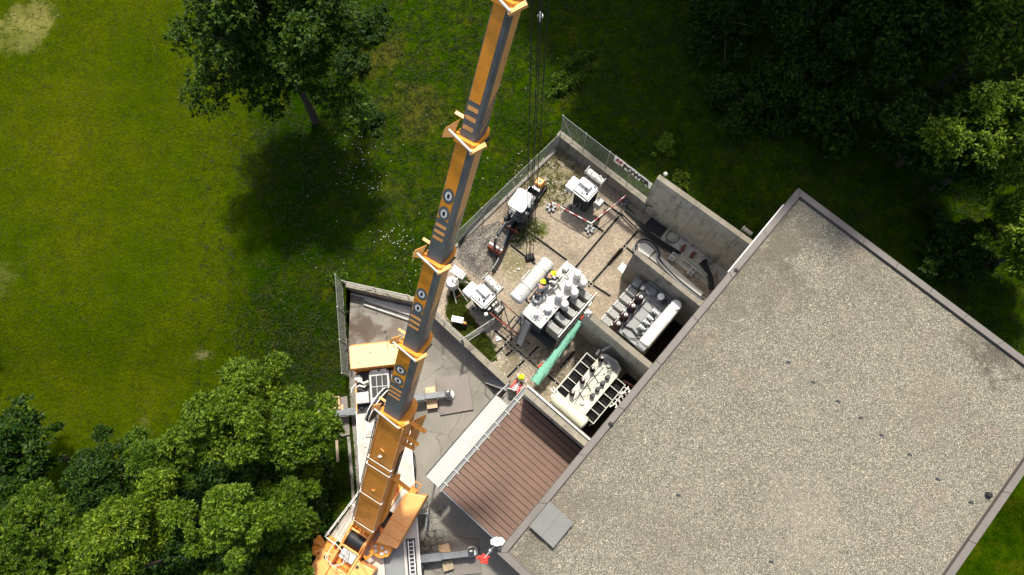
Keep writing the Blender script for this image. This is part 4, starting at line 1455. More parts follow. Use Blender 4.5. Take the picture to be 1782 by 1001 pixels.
# collars between the sections
W2 = [1.0] + [q[2] for q in SECT]
H2 = [1.3] + [q[3] for q in SECT]
for i, L in enumerate((12.45, 16.95, 21.45, 26.0, 29.78)):
    wd, h = W2[i] + .1, H2[i] + .1
    mb = MB()
    pr = bprof(wd, h)
    pi_ = bprof(W2[i + 1] - .01, H2[i + 1] - .01)
    n = len(pr)
    cxo = .05 if i == 0 else 0
    vs = [bl(l, x + cxo, y) for l in (L - .16, L + .02) for x, y in pr] + [bl(l, x, y) for l in (L - .16, L + .02) for x, y in pi_]
    fs = []
    for k in range(n):
        j = (k + 1) % n
        fs += [(k, n + k, n + j, j), (n + k, 3 * n + k, 3 * n + j, n + j), (2 * n + k, k, j, 2 * n + j)]
    mb.add(vs, fs)
    co = part(mb, 'boom_collar', M['orange'], bevel=.012)
    # cross rod, ears and bolts
    mb = MB()
    mb.tube(bl(L + .14, -wd / 2 - .12, h / 2 + .06), bl(L - .12, wd / 2 - .05, h / 2 + .08), .035, n=8)
    part(mb, 'collar_rod', M['offwhite'], co)
    mb = MB()
    for a in ((-wd / 2, h * .42, -.5, .3),):
        pts = [(L - .1, a[0], a[1]), (L + .1, a[0], a[1]), (L + .18 + a[3], a[0] + .05, a[1]), (L + .02, a[0] + a[2] * .55, a[1]), (L - .28, a[0] + a[2] * .6, a[1])]
        vs = [bl(l, x, y_ + o) for o in (-.03, .03) for l, x, y_ in pts]
        n = len(pts)
        mb.add(vs, [tuple(range(n)), tuple(range(2 * n - 1, n - 1, -1))] + [(k, n + k, n + (k + 1) % n, (k + 1) % n) for k in range(n)])
    part(mb, 'collar_bracket', M['orange_faded'], co)
    mb = MB()
    mb.bar(bl(L - .2, wd / 2 - .1, h / 2 + .06), bl(L + .06, wd / 2 + .16, h * .28), .12, .1)
    part(mb, 'collar_arm', M['orange_faded'], co)
    mb = MB()
    mb.bar(bl(L + .48, -W2[i + 1] / 2 + .03, h * .3), bl(L + .5, -wd / 2 - .16, h * .3), .09, .05)
    part(mb, 'stop_lug', M['orange_faded'], co)
    mb = MB()
    for k in range(6):
        t = k / 5
        mb.lathe(bl(L - .05, wd / 2 + .02, h * (.32 - .42 * t)), [(.035, 0), (.035, .05)], 8, BR)
    part(mb, 'collar_bolt', M['dark'], co)
# feed hoses running up the left edge of the base section
for k in range(2):
    mb = MB()
    mb.path([bl(1.6 + i * .9, -.52 - .06 * k, .6 + .02 * math.sin(i * 1.3 + k)) for i in range(12)], .022, 6)
    part(mb, 'feed_hose', M['black'], ob)
# boom head with sheaves, above the frame
mb = MB()
mb.bar(bl(31.2, 0, .1), bl(32.2, 0, .1), .6, .5, BU)
hd = part(mb, 'boom_head', M['orange'], bevel=.03)
mb = MB()
HKX = at(922, 452, 3.4)
for r in (-.22, -.07, .07, .22):
    mb.lathe(bl(32.1, r - .03, -.1), [(.3, 0), (.24, .03), (.3, .06)], 18, BR)
part(mb, 'head_sheave', M['dark'], hd, smooth=30)
# brackets on the right of the base section
for L, ln, tilt in ((12.0, .62, -.3), (10.9, .5, -.45), (10.2, .4, -.2), (7.0, .8, -.5)):
    mb = MB()
    a_ = bl(L, .66, .1)
    b2 = bl(L + tilt, .66 + ln, -.05)
    mb.bar(a_, b2, .17, .12)
    mb.bar(bl(L - .5, .66, -.2), a_.lerp(b2, .75), .12, .08)
    mb.sph(b2, .1, 8)
    part(mb, 'stay_bracket', M['orange'], ob, bevel=.015)
mb = MB()
mb.prism([(0, 0), (1, 0), (1, 1)], 0, .01) if False else None
vs = [bl(9.6, .68, -.3), bl(11.6, .68, -.3), bl(11.9, .95, -.6), bl(9.4, .85, -.7)]
mb.add(vs + [v + BR * .06 for v in vs], [(0, 1, 2, 3), (7, 6, 5, 4), (0, 4, 5, 1), (1, 5, 6, 2), (2, 6, 7, 3), (3, 7, 4, 0)])
part(mb, 'side_plate', M['orange_base'], ob)
mb = MB()
mb.bar(bl(7.6, .7, .1), bl(9.4, .7, .1), .05, .3)
part(mb, 'chain_guard', M['dark'], ob)
mb = MB()
mb.bar(bl(6.5, .74, -.2), bl(1.9, .74, -.2), .14, .5)
part(mb, 'cable_tray', M['orange'], ob, bevel=.02)
mb = MB()
mb.bar(bl(11.9, -.55, .25), bl(7.8, -.55, .25), .1, .22)
part(mb, 'side_rail', M['yellow_roof'], ob)
# hose reel on the left of the boom base
rc = bl(10.9, -1.05, -.4)
mb = MB()
mb.lathe(rc - BR * .07, [(.2, 0), (.78, .02), (.8, .05), (.8, .09), (.78, .12), (.2, .14)], 32, BR)
rl = part(mb, 'hose_reel', M['black'], smooth=30)
for o in (-.085, .085):
    mb = MB()
    pts = [rc + BR * o + BD * (math.cos(2 * PI * k / 32) * .78) + BU * (math.sin(2 * PI * k / 32) * .78) for k in range(33)]
    mb.path(pts, .025, 6)
    part(mb, 'reel_rim', M['white'], rl)
mb = MB()
mb.bar(rc, bl(10.6, -.4, -.1), .14, .14)
mb.bar(rc - BD * .8 - BR * .1, bl(9.3, -.4, -.2), .1, .1)
part(mb, 'reel_bracket', M['steel_light'], rl)

# hook block with its ropes, hanging over the yard
tip = bl(32.1, 0, -.1)
hp = Vector((HKX.x, HKX.y, 3.4))
hk = thing('hook_block', 'black crane hook block hanging on dark ropes beside the grey transformer', 'crane hook', hp)
mb = MB()
mb.box(hp + up * .35, (.56, .36, .6), .2, .85)
mb.box(hp + up * .05, (.3, .3, .25), .2)
mb.build('block_body', M['black'], hk, world=True, bevel=.03)
mb = MB()
for o in (-.17, -.06, .06, .17):
    mb.lathe(hp + up * .5 + Vector((o - .03, 0, 0)), [(.24, 0), (.2, .03), (.24, .06)], 16, (1, 0, 0))
mb.build('block_sheave', M['dark'], hk, world=True)
mb = MB()
mb.path([hp + Vector(q) for q in ((0, 0, .0), (0, 0, -.18), (.08, 0, -.3), (.02, 0, -.42), (-.12, 0, -.38), (-.16, 0, -.26))], .05, 8)
mb.path([hp + Vector(q) for q in ((0, 0, .0), (.02, 0, -.18), (-.08, .02, -.3), (-.02, .02, -.42), (.12, .02, -.38))], .04, 8)
mb.build('hook', M['dark'], hk, world=True, smooth=40)
for dx, dy in ((-.2, .0), (-.03, .05), (.02, -.05), (.17, .02)):
    mb = MB()
    mb.tube(hp + Vector((dx, dy, .5)), Vector((tip.x + dx * 1.1, tip.y + dy, tip.z - .2)), .017, n=5)
    mb.build('hoist_rope', M['black'], hk, world=True)
# small white swivel on the second line
bq = at(940.5, 28, 17.0)
bt = Vector((bq.x, bq.y, bq.z))
hb = thing('hook_ball', 'small white swivel weight hanging on a thin line right of the boom top', 'crane hook', bt)
mb = MB()
mb.sph(bt, .12, 12, (1, 1, 1.1))
mb.lathe(bt - up * .3, [(.05, 0), (.06, .1), (.05, .22)], 8)
mb.lathe(bt + up * .1, [(.06, 0), (.03, .16)], 8)
mb.build('ball', M['white'], hb, world=True, smooth=40)
mb = MB()
mb.path([bt - up * .3 + Vector((0, 0, 0)), bt + Vector((.08, 0, -.42)), bt + Vector((.0, 0, -.5)), bt + Vector((-.07, 0, -.42))], .025, 6)
mb.build('hook', M['dark'], hb, world=True)
mb = MB()
mb.tube(bt + up * .2, Vector((bt.x, bt.y, tip.z + .1)), .009, n=5)
mb.build('line', M['black'], hb, world=True)

# ------------------------------------------------------------------ mats, cribbing, timbers
def plate(name, label, cat, px, z, th, mat, grp=None):
    pts = [at(*q, z) for q in px]
    mb = MB()
    mb.prism([p.xy for p in pts], z - th, z)
    return tag(mb.build(name, mat, org=(pts[0].x, pts[0].y, z - th), bevel=.02), label, cat, grp)
plate('outrigger_mat', 'big square outrigger mat on the pavement under the front right jack', 'mat', ((757, 658), (814, 650), (824, 713), (766, 723)), .16, .16, M['mat_plate'])
plate('outrigger_mat', 'worn outrigger mat on the grass under the front left jack, partly below the tree', 'mat', ((549, 700), (604, 689), (606, 716), (556, 728)), .22, .2, M['mat_plate'])
plate('outrigger_mat', 'second grey mat lying on the grass beside the chassis below the left beam', 'mat', ((586, 712), (606, 710), (609, 757), (588, 761)), .12, .12, M['mat_plate'])
plate('outrigger_mat', 'outrigger mat half in the shadow of the brown shed under the rear right jack', 'mat', ((780, 931), (832, 940), (838, 998), (790, 1002)), .14, .14, M['mat_plate'])
def timber(label, a, b, w, h, mat=M['timber'], name='timber_block', cat='timber', grp=None):
    mb = MB()
    a, b = Vector(a), Vector(b)
    mb.bar(a, b, w, h)
    return tag(mb.build(name, mat, org=(a + b) / 2 - up * h / 2, bevel=.012), label, cat, grp)
timber('pale timber block lying crosswise under the front right outrigger beam', at(749, 674, .32), at(753, 711, .32), .6, .3)
timber('pale timber block on the near side of the rear right outrigger beam', at(772, 947, .3), at(776, 964, .3), .62, .3)
timber('weathered timber block on the far side of the rear right outrigger beam', at(778, 976, .25), at(782, 992, .25), .6, .25, M['timber_grey'])
timber('longest squared timber standing out from the left outrigger mat', at(588, 690, .4), at(590, 712, .4), .2, .18)
timber('middle squared timber on the left outrigger mat', at(582, 690, .4), at(584, 712, .4), .17, .18)
timber('left squared timber on the left outrigger mat', at(576, 690, .4), at(578, 712, .4), .17, .18)
timber('flat reddish board below the three timbers on the left mat', at(564, 714, .3), at(598, 709, .3), .34, .06, name='board')
timber('long pale plank lying on the grass between tree and kerb', at(586, 766, .1), at(588, 804, .1), .16, .07, M['timber_grey'], name='plank')
pp = [((610, 511), (716, 537), .12), ((634, 521), (718, 545), .14), ((640, 524), (716, 549), .1), ((633, 530), (712, 557), .13), ((641, 519), (716, 541), .16)]
for (a, b_, z), nm in zip(pp, ('longest grey pipe, nearest the wall north of the pavement', 'grey pipe in the middle of the row on the pavement', 'fourth grey pipe of the row on the pavement', 'outermost pale pipe of the row, farthest from the wall', 'short grey pipe lying just below the longest pipe')):
    p, q = at(*a, z), at(*b_, z)
    mb = MB()
    n_ = 14
    mb.tube(p, q, .075, n=n_, cap=False)
    mb.tube(p, q, .06, n=n_, cap=False)
    tag(mb.build('pipe', M['galv'], org=p, smooth=40), nm, 'pipe', 'pipes stored on the pavement')
# ------------------------------------------------------------------ transformers (local x runs along the building, local y away from it)
def LP(mb, name, mat, root, **k):
    return mb.build(name, mat, root, **k)
def capped(root, name, x, y, z0, r, h, mat, ring=True):
    mb = MB()
    mb.lathe((x, y, z0), [(r * 1.05, 0), (r * 1.05, h * .18), (r * .8, h * .2), (r * .8, h * .55), (r, h * .58), (r, h * .9), (r * .85, h), (r * .35, h), (r * .35, h * 1.06)], 18)
    t = LP(mb, name, mat, root, smooth=35)
    if ring:
        mb = MB()
        for k in range(8):
            a = 2 * PI * k / 8
            mb.lathe((x + math.cos(a) * r * .72, y + math.sin(a) * r * .72, z0 + h * .98), [(.025, 0), (.025, .04)], 6)
        LP(mb, 'flange_bolt', M['steel'], t)
    return t
def shed_bushing(root, name, x, y, z0, r, h, mat, tip):
    mb = MB()
    prof = [(r * .9, 0)]
    n = 8
    for k in range(n):
        a = h * (k + .2) / n
        q = 1 - .3 * k / n
        prof += [(r * .62 * q, a), (r * q, a + h * .25 / n), (r * .62 * q, a + h * .6 / n)]
    prof += [(r * .3, h)]
    mb.lathe((x, y, z0), prof, 16)
    t = LP(mb, name, mat, root, smooth=30)
    mb = MB()
    mb.lathe((x, y, z0 + h), [(r * .42, 0), (r * .42, .07), (r * .2, .09), (r * .16, .2)], 12)
    LP(mb, 'terminal_cap', tip, t, smooth=35)
    return t
def drum(root, name, x0, x1, y, z, r, mat, axis='x', feet=0.0):
    mb = MB()
    L = x1 - x0
    prof = [(r * .55, 0), (r * .85, .03), (r, .09), (r, L - .09), (r * .85, L - .03), (r * .55, L)]
    c, a = ((x0, y, z), (1, 0, 0)) if axis == 'x' else ((y, x0, z), (0, 1, 0))
    mb.lathe(c, prof, 28, a)
    t = LP(mb, name, mat, root, smooth=35)
    return t

# the new grey transformer in the middle
NT = Vector((1.764, 7.958, YZ))
tr = thing('power_transformer', 'large grey transformer with two rows of white capped turrets, workers on its cover', 'transformer', NT, UA)
mb = MB()
mb.prism([(-1.3, -.78), (2.2, -.78), (2.2, .45), (-1.3, .45)], .25, 3.25)
for x in (-1.0, -.3, .4, 1.1, 1.8):
    mb.box((x, .47, 1.7), (.1, .08, 2.8))
    mb.box((x, -.8, 1.7), (.1, .08, 2.8))
LP(mb, 'tank', M['tank_dark'], tr, bevel=.02)
mb = MB()
mb.prism([(-1.43, -.85), (2.33, -.85), (2.33, .52), (-1.43, .52)], 3.27, 3.35)
cv = LP(mb, 'cover', M['steel_light'], tr, bevel=.015)
mb = MB()
for k in range(16):
    x = -1.36 + k * .242
    for y in (-.8, .47):
        mb.lathe((x, y, 3.35), [(.03, 0), (.03, .04)], 6)
LP(mb, 'cover_bolt', M['galv'], cv)
mb = MB()
mb.prism([(-.15, .5), (.95, .5), (.95, .72), (-.15, .72)], 3.2, 3.28)
mb.prism([(-.62, .2), (.2, .2), (.2, .66), (-.62, .66)], 3.36, 3.46)
LP(mb, 'walkway_plate', M['steel'], tr)
cn = drum(tr, 'conservator', -1.28, 1.55, 1.1, 4.1, .4, M['offwhite'])
mb = MB()
for x in (-.75, 1.0):
    mb.box((x, 1.0, 3.62), (.12, .6, .5))
    mb.bar((x, .5, 3.1), (x, 1.2, 3.65), .08, .08)
LP(mb, 'conservator_bracket', M['tank_dark'], tr)
mb = MB()
for x in (-.35, .9):
    pts = [(x, 1.1 + .415 * math.cos(a), 4.1 + .415 * math.sin(a)) for a in [PI * k / 10 for k in range(11)]]
    mb.path(pts, .012, 5)
LP(mb, 'strap', M['steel'], cn)
mb = MB()
mb.lathe((.35, 1.12, 4.48), [(.15, 0), (.15, .05), (.1, .06)], 16)
mb.lathe((-1.0, 1.2, 4.46), [(.05, 0), (.05, .05)], 10)
mb.lathe((-.85, 1.0, 4.48), [(.06, 0), (.06, .05)], 10)
mb.path([(-.3, 1.4, 4.35), (-.25, 1.5, 4.5), (.4, 1.5, 4.5), (.45, 1.4, 4.35)], .02, 6)
LP(mb, 'inspection_lid', M['white'], cn)
for x, y in ((2.05, -.45), (1.3, -.46), (.52, -.46)):
    capped(tr, 'turret', x, y, 3.35, .21, .72, M['porcelain'])
for x, y in ((1.93, -.98), (1.2, -.97), (.37, -.98)):
    capped(tr, 'turret', x, y, 3.1, .21, .78, M['porcelain'])
    mb = MB()
    mb.box((x, y + .1, 3.2), (.44, .5, .3))
    LP(mb, 'turret_box', M['steel_light'], tr, bevel=.02)
capped(tr, 'turret', -.35, -.45, 3.35, .22, .42, M['porcelain'])
mb = MB()
mb.lathe((-.98, -.18, 3.35), [(.34, 0), (.34, .06), (.27, .08), (.22, .16), (.14, .2), (.13, .42), (.1, .44)], 24)
t_ = LP(mb, 'tap_changer', M['porcelain'], tr, smooth=35)
mb = MB()
for k in range(12):
    a = 2 * PI * k / 12
    mb.lathe((-.98 + .3 * math.cos(a), -.18 + .3 * math.sin(a), 3.41), [(.03, 0), (.03, .04)], 6)
LP(mb, 'flange_bolt', M['dark'], t_)
mb = MB()
mb.lathe((-.35, .33, 3.46), [(.24, 0), (.24, .25), (.2, .3), (.12, .32)], 20)
t_ = LP(mb, 'open_flange', M['porcelain'], tr, smooth=35)
mb = MB()
for k in range(3):
    a = 2 * PI * k / 3
    mb.lathe((-.35 + .09 * math.cos(a), .33 + .09 * math.sin(a), 3.78), [(.06, 0), (.06, .04)], 10)
LP(mb, 'flange_hole', M['dark'], t_)
for x in (1.93, 1.36, .97):
    mb = MB()
    mb.box((x, .25, 3.5), (.32, .3, .36), .12)
    mb.box((x, .25, 3.7), (.26, .24, .06), .12)
    LP(mb, 'bushing_box', M['offwhite'], tr, bevel=.02)
mb = MB()
for k, x in enumerate((.6, 1.0, 1.7)):
    mb.path([(x, .15, 3.4), (x, -.1, 3.55), (x - .1, -.3, 3.5)], .04, 7)
mb.bar((.25, .02, 3.4), (2.2, .02, 3.4), .12, .08)
mb.path([(-.6, .1, 3.4), (-.6, -.4, 3.45), (-.8, -.5, 3.42)], .025, 6)
for x, y in ((-.62, .05), (-.1, -.15), (.15, .1), (1.6, -.1), (2.2, .3), (-.75, -.7), (0, -.7)):
    mb.box((x, y, 3.4), (.12, .1, .12), x)
mb.lathe((-.15, -.2, 3.35), [(.05, 0), (.05, .2), (.08, .22), (.08, .27)], 10)
LP(mb, 'pipework', M['steel_light'], tr)
for i in range(5):
    x0 = -.95 + i * .62
    mb = MB()
    for k in range(7):
        mb.box((x0 + .05 * k, -1.32, 1.75), (.028, .85, 2.1))
    mb.tube((x0 - .02, -.95, 2.86), (x0 + .36, -.95, 2.86), .05, n=8)
    mb.tube((x0 - .02, -1.68, 2.86), (x0 + .36, -1.68, 2.86), .05, n=8)
    mb.box((x0 + .16, -.85, 2.95), (.14, .16, .14))
    LP(mb, 'radiator', M['fin'], tr)
mb = MB()
mb.bar((-1.05, -1.8, 2.88), (2.1, -1.8, 2.88), .06, .1)
mb.bar((-1.05, -1.8, .75), (2.1, -1.8, .75), .06, .1)
for x in (-1.05, 2.1):
    mb.bar((x, -1.8, .7), (x, -1.8, 2.9), .06, .06)
LP(mb, 'radiator_frame', M['galv'], tr)
mb = MB()
mb.prism([(-1.5, -1.7), (2.4, -1.7), (2.4, .9), (-1.5, .9)], 0, .12)
LP(mb, 'base_skid', M['dark'], tr)
# service stair at its end
ls = thing('service_ladder', 'grey ladder stair leaning against the end of the large grey transformer', 'ladder', NT + U * -1.9, UA)
mb = MB()
for s in (-.22, .22):
    mb.bar((-.55, s - .2, .05), (.42, s - .05, 3.0), .05, .1)
LP(mb, 'side_rail', M['steel'], ls)
for k in range(11):
    t = (k + .5) / 11
    mb = MB()
    mb.bar((-.55 + .97 * t, -.42 + .15 * t, .05 + 2.95 * t), (-.55 + .97 * t, .02 + .15 * t, .05 + 2.95 * t), .11, .03)
    LP(mb, 'rung', M['galv'], ls)
mb = MB()
mb.tube((-.6, -.45, .95), (.35, -.3, 3.8), .02, n=6)
mb.tube((-.55, -.45, .1), (-.6, -.45, .95), .02, n=6)
LP(mb, 'handrail', M['dark'], ls)
# red scaffold frame between the two transformers
rf = thing('pipe_scaffold', 'frame of dark and red-brown pipes between the grey transformer and the small one', 'frame', NT + U * -2.0 + V * -.9, UA)
mb = MB()
for y in (-.3, .0, .75):
    mb.tube((-.4, y, 1.0), (.5, y, 1.25), .04)
mb.tube((-.4, -.5, 2.2), (.55, 1.0, 2.3), .03)
for x, y in ((-.4, -.5), (.5, -.4), (.5, 1.0), (-.4, 1.0)):
    mb.tube((x, y, 0), (x, y, 2.25), .035)
mb.tube((-.4, -.5, 2.22), (.5, -.4, 2.22), .03)
mb.tube((-.4, 1.0, 2.22), (.5, 1.0, 2.22), .03)
LP(mb, 'pipes', M['dark'], rf)
mb = MB()
for a, b_, r_ in (((-.4, 1.05, 2.28), (-.35, -.5, 2.28), .035), ((.5, .9, 2.28), (.45, -.4, 2.28), .03), ((-.1, 1.2, .4), (-.05, -1.6, .4), .05)):
    mb = MB()
    mb.tube(a, b_, r_)
    LP(mb, 'red_pipe', M['copper'], rf)
mb = MB()
for q in ((-.55, 1.2), (-.2, 1.3), (.1, 1.25), (.35, 1.2), (.55, -.5)):
    mb.box((q[0], q[1], 1.9), (.2, .18, .24), q[0])
LP(mb, 'valve', M['offwhite'], rf, bevel=.02)

# old transformer with brown bushings
OT = Vector((7.069, 6.459, YZ))
tr = thing('power_transformer', 'old grey transformer with four brown bushings and a pale horizontal oil drum', 'transformer', OT, UA)
mb = MB()
mb.prism([(-1.25, -.55), (1.75, -.55), (1.75, 1.15), (-1.25, 1.15)], .2, 2.72)
LP(mb, 'tank', M['tank_dark'], tr, bevel=.02)
mb = MB()
mb.prism([(-1.4, -.7), (1.85, -.7), (1.85, 1.25), (-1.4, 1.25)], 2.74, 2.82)
for k in range(4):
    mb.box((-.9 + k * .7, .5, 2.85), (.06, 1.2, .07))
mb.box((1.75, .3, 2.95), (.1, 1.8, .28))
LP(mb, 'cover', M['deck_grey'], tr, bevel=.015)
for x in (.6, -.03, -.66, -1.27):
    shed_bushing(tr, 'bushing', x, 1.06, 2.82, .24, .95, M['bushing'], M['offwhite'])
for x in (.57, .14, -.18, -.54):
    mb = MB()
    mb.lathe((x, -.03, 2.82), [(.14, 0), (.14, .18), (.09, .2), (.09, .55), (.12, .56), (.12, .6), (.04, .62)], 14)
    mb.box((x + .02, .14, 3.1), (.08, .22, .06))
    LP(mb, 'low_voltage_bushing', M['steel'], tr, smooth=35)
mb = MB()
for x in (.57, .14, -.18, -.54):
    mb.box((x + .02, .12, 3.42), (.16, .06, .05))
    mb.box((x + .02, -.1, 3.44), (.05, .2, .04))
LP(mb, 'connector', M['porcelain'], tr)
drum(tr, 'conservator', -1.3, 1.62, -.62, 3.65, .31, M['white'])
mb = MB()
mb.lathe((1.42, -.6, 3.92), [(.27, 0), (.27, .06), (.2, .08)], 22)
mb.path([(.6, -.3, 3.75), (.65, -.62, 3.98), (.6, -.95, 3.75)], .012, 5)
LP(mb, 'conservator_lid', M['white'], tr, smooth=35)
mb = MB()
mb.box((-1.42, -.62, 3.5), (.22, .5, .55))
for k in range(5):
    mb.box((-1.55, -.62, 3.3 + k * .1), (.06, .46, .04))
LP(mb, 'breather', M['steel'], tr, bevel=.02)
mb = MB()
mb.lathe((1.46, .77, 2.82), [(.26, 0), (.26, .12), (.22, .14), (.2, .18)], 20)
t_ = LP(mb, 'manhole', M['steel'], tr, smooth=35)
mb = MB()
mb.lathe((1.39, .27, 2.82), [(.1, 0), (.1, .55), (.18, .57), (.18, .72), (.1, .76)], 16)
LP(mb, 'vent', M['white'], tr, smooth=35)
mb = MB()
mb.lathe((1.44, -.06, 2.82), [(.13, 0), (.13, .2), (.08, .21)], 14)
LP(mb, 'gauge', M['dark'], tr)
mb = MB()
mb.path([(-1.2, .75, 2.95), (.9, .75, 3.0), (1.0, .6, 3.0), (.9, .2, 3.05), (.75, -.3, 3.5)], .03, 7)
mb.path([(-1.3, .6, 2.9), (-1.35, .2, 2.95), (-1.1, -.2, 2.95), (-1.1, -.4, 3.3)], .028, 7)
mb.path([(-1.0, .8, 2.9), (-.85, .35, 2.95), (-.95, -.1, 2.95), (-.8, -.3, 3.2)], .045, 8)
mb.path([(.75, 1.0, 2.9), (.95, 1.0, 3.0), (1.15, .9, 2.95)], .02, 6)
mb.box((1.2, 1.35, 2.9), (.2, .2, .2), .3)
LP(mb, 'pipework', M['dark'], tr)
mb = MB()
mb.box((1.24, 1.3, 3.02), (.2, .18, .16), .2)
mb.path([(1.35, 1.1, 2.9), (1.2, .95, 3.0), (1.25, .8, 2.9)], .035, 7)
LP(mb, 'terminal_box', M['white'], tr, bevel=.02)
for x in (-1.25, -.72, -.19, .36, .9):
    mb = MB()
    for k in range(8):
        mb.box((x - .16 + k * .045, 1.66, 1.5), (.024, .62, 2.0))
    mb.tube((x - .2, 1.9, 2.52), (x + .2, 1.9, 2.52), .06, n=8)
    mb.box((x, 1.3, 2.45), (.1, .14, .12))
    LP(mb, 'radiator', M['fin'], tr)
mb = MB()
mb.box((1.35, 1.72, 2.6), (.5, .4, .5), .1)
mb.box((1.5, 1.35, 2.55), (.3, .3, .4))
LP(mb, 'control_cabinet', M['steel'], tr, bevel=.03)
mb = MB()
mb.tube((-1.4, 1.27, 3.0), (1.85, 1.27, 2.9), .012, n=5)
mb.bar((1.9, -.6, 2.95), (1.9, 1.9, 2.95), .05, .06)
LP(mb, 'edge_bar', M['galv'], tr)

# cream transformer
CTp = Vector((3.704, 3.301, YZ))
tr = thing('power_transformer', 'cream green transformer with open black radiator cells on both sides', 'transformer', CTp, UA)
mb = MB()
mb.prism([(-1.35, -.72), (1.75, -.72), (1.75, .45), (-1.35, .45)], .2, 2.72)
LP(mb, 'tank', M['tank_dark'], tr, bevel=.02)
mb = MB()
mb.prism([(-1.55, -.85), (1.35, -.85), (1.75, -.75), (1.95, -.3), (1.85, .35), (1.7, .55), (-1.45, .5)], 2.74, 2.82)
cv = LP(mb, 'cover', M['cream'], tr, bevel=.015)
mb = MB()
mb.prism([(1.4, -.7), (1.74, -.62), (1.86, -.3), (1.78, .25), (1.45, .3)], 2.82, 2.86)
LP(mb, 'end_plate', M['deck_grey'], cv)
for x in (1.44, .73, -.08, -.92):
    shed_bushing(tr, 'bushing', x, .39, 2.82, .15, .66, M['bushing'], M['porcelain'])
for x in (.92, .5, .09, -.34):
    mb = MB()
    mb.lathe((x, -.49, 2.82), [(.13, 0), (.13, .06), (.1, .08), (.1, .3), (.13, .32), (.09, .4)], 14)
    LP(mb, 'low_voltage_bushing', M['dark'], tr, smooth=35)
mb = MB()
for x in (-.92, -.08, .73):
    mb.path([(x, .39, 3.62), (x + .5, .1, 3.55), (x + .85, -.25, 3.4), (1.5, -.45, 3.1)], .014, 5)
mb.path([(-1.3, .1, 2.9), (.5, .05, 2.92), (1.2, .0, 2.9)], .014, 5)
mb.path([(-1.3, -.05, 2.9), (.4, .2, 2.92), (1.3, .25, 2.9)], .014, 5)
for x in (-.6, .0, .6):
    mb.path([(x, .2, 2.88), (x - .2, -.3, 2.88)], .018, 5)
for q in ((1.2, -.3), (1.35, -.1), (1.15, -.5)):
    mb.path([(q[0], q[1], 2.9), (q[0] + .15, q[1] + .1, 3.0), (q[0] + .05, q[1] + .25, 2.95)], .014, 5)
LP(mb, 'conductor', M['dark'], tr)
mb = MB()
mb.sph((-.97, -.34, 2.88), .13, 12, (1, 1, .8))
mb.lathe((1.45, -.15, 2.86), [(.12, 0), (.12, .1), (.07, .12)], 12)
for q in ((1.3, .3), (1.2, .05), (1.0, -.2), (-1.2, .2), (-1.3, -.6), (1.55, .0)):
    mb.lathe((q[0], q[1], 2.82), [(.05, 0), (.05, .1), (.03, .12)], 8)
LP(mb, 'cover_fitting', M['offwhite'], tr, smooth=35)
drum(tr, 'conservator', -1.15, 1.05, -1.72, 3.4, .34, M['cream'], 'y')
mb = MB()
mb.lathe((-1.62, .8, 3.72), [(.07, 0), (.07, .08)], 10)
mb.lathe((-1.5, .95, 3.6), [(.06, 0), (.06, .08)], 10)
mb.box((-1.75, 1.05, 3.45), (.2, .14, .14), .3)
mb.tube((-1.4, .95, 3.3), (-1.35, 1.35, 3.2), .035)
mb.tube((-1.55, 1.0, 3.2), (-1.5, 1.4, 3.1), .03)
LP(mb, 'valve', M['porcelain'], tr)
def rad_row(y0, y1, x0, x1, n):
    st_ = (x1 - x0) / n
    s = 1 if y1 > y0 else -1
    for i in range(n):
        mb = MB()
        for k in range(6):
            mb.box((x0 + i * st_ + .1 + k * (st_ - .2) / 5, (y0 + y1) / 2, 1.3), (.02, abs(y1 - y0) - .1, 1.9))
        LP(mb, 'radiator', M['black'], tr)
    mb = MB()
    for i in range(n + 1):
        x = x0 + i * st_
        mb.box((x, (y0 + y1) / 2, 2.66), (.045, abs(y1 - y0), .08))
    mb.bar((x0 - .02, y1, 2.66), (x1 + .02, y1, 2.66), .05, .081)
    mb.bar((x0, y1, .3), (x1, y1, .3), .05, .08)
    for x in (x0, x1):
        mb.bar((x, y1, .1), (x, y1, 2.62), .05, .05)
    LP(mb, 'radiator_frame', M['fin_cream'], tr)
rad_row(.55, 1.17, -1.5, 1.25, 5)
rad_row(-.82, -1.45, -1.38, 1.25, 5)
mb = MB()
for k in range(5):
    mb.bar((.1 + k * .26, -1.5, 2.75), (.1 + k * .26, -1.95, 2.7), .05, .06)
    mb.lathe((.15 + k * .26, -1.7, 2.75), [(.05, 0), (.05, .1), (.03, .12)], 9)
mb.bar((0, -1.62, 2.78), (1.3, -1.62, 2.78), .05, .05)
mb.bar((0, -1.9, 2.72), (1.3, -1.9, 2.72), .05, .05)
for q in ((-.1, -1.55), (.05, -1.8), (.35, -1.78), (.75, -1.55), (1.1, -1.8)):
    mb.box((q[0], q[1], 2.86), (.16, .09, .1), q[0] * 3)
LP(mb, 'busbar_rack', M['offwhite'], tr)
mb = MB()
mb.lathe((1.85, .62, 2.9), [(.05, 0), (.07, .3), (.03, .7), (.02, .9)], 10, (.7, -.3, .6))
mb.box((1.62, .75, 2.7), (.3, .12, .5), .2)
mb.box((1.85, .62, 2.6), (.1, .1, .6))
LP(mb, 'surge_arrester', M['steel_light'], tr)
mb = MB()
mb.bar((1.4, -1.2, 2.5), (1.55, -2.1, 2.5), .1, .1)
LP(mb, 'cable_support', M['copper'], tr)
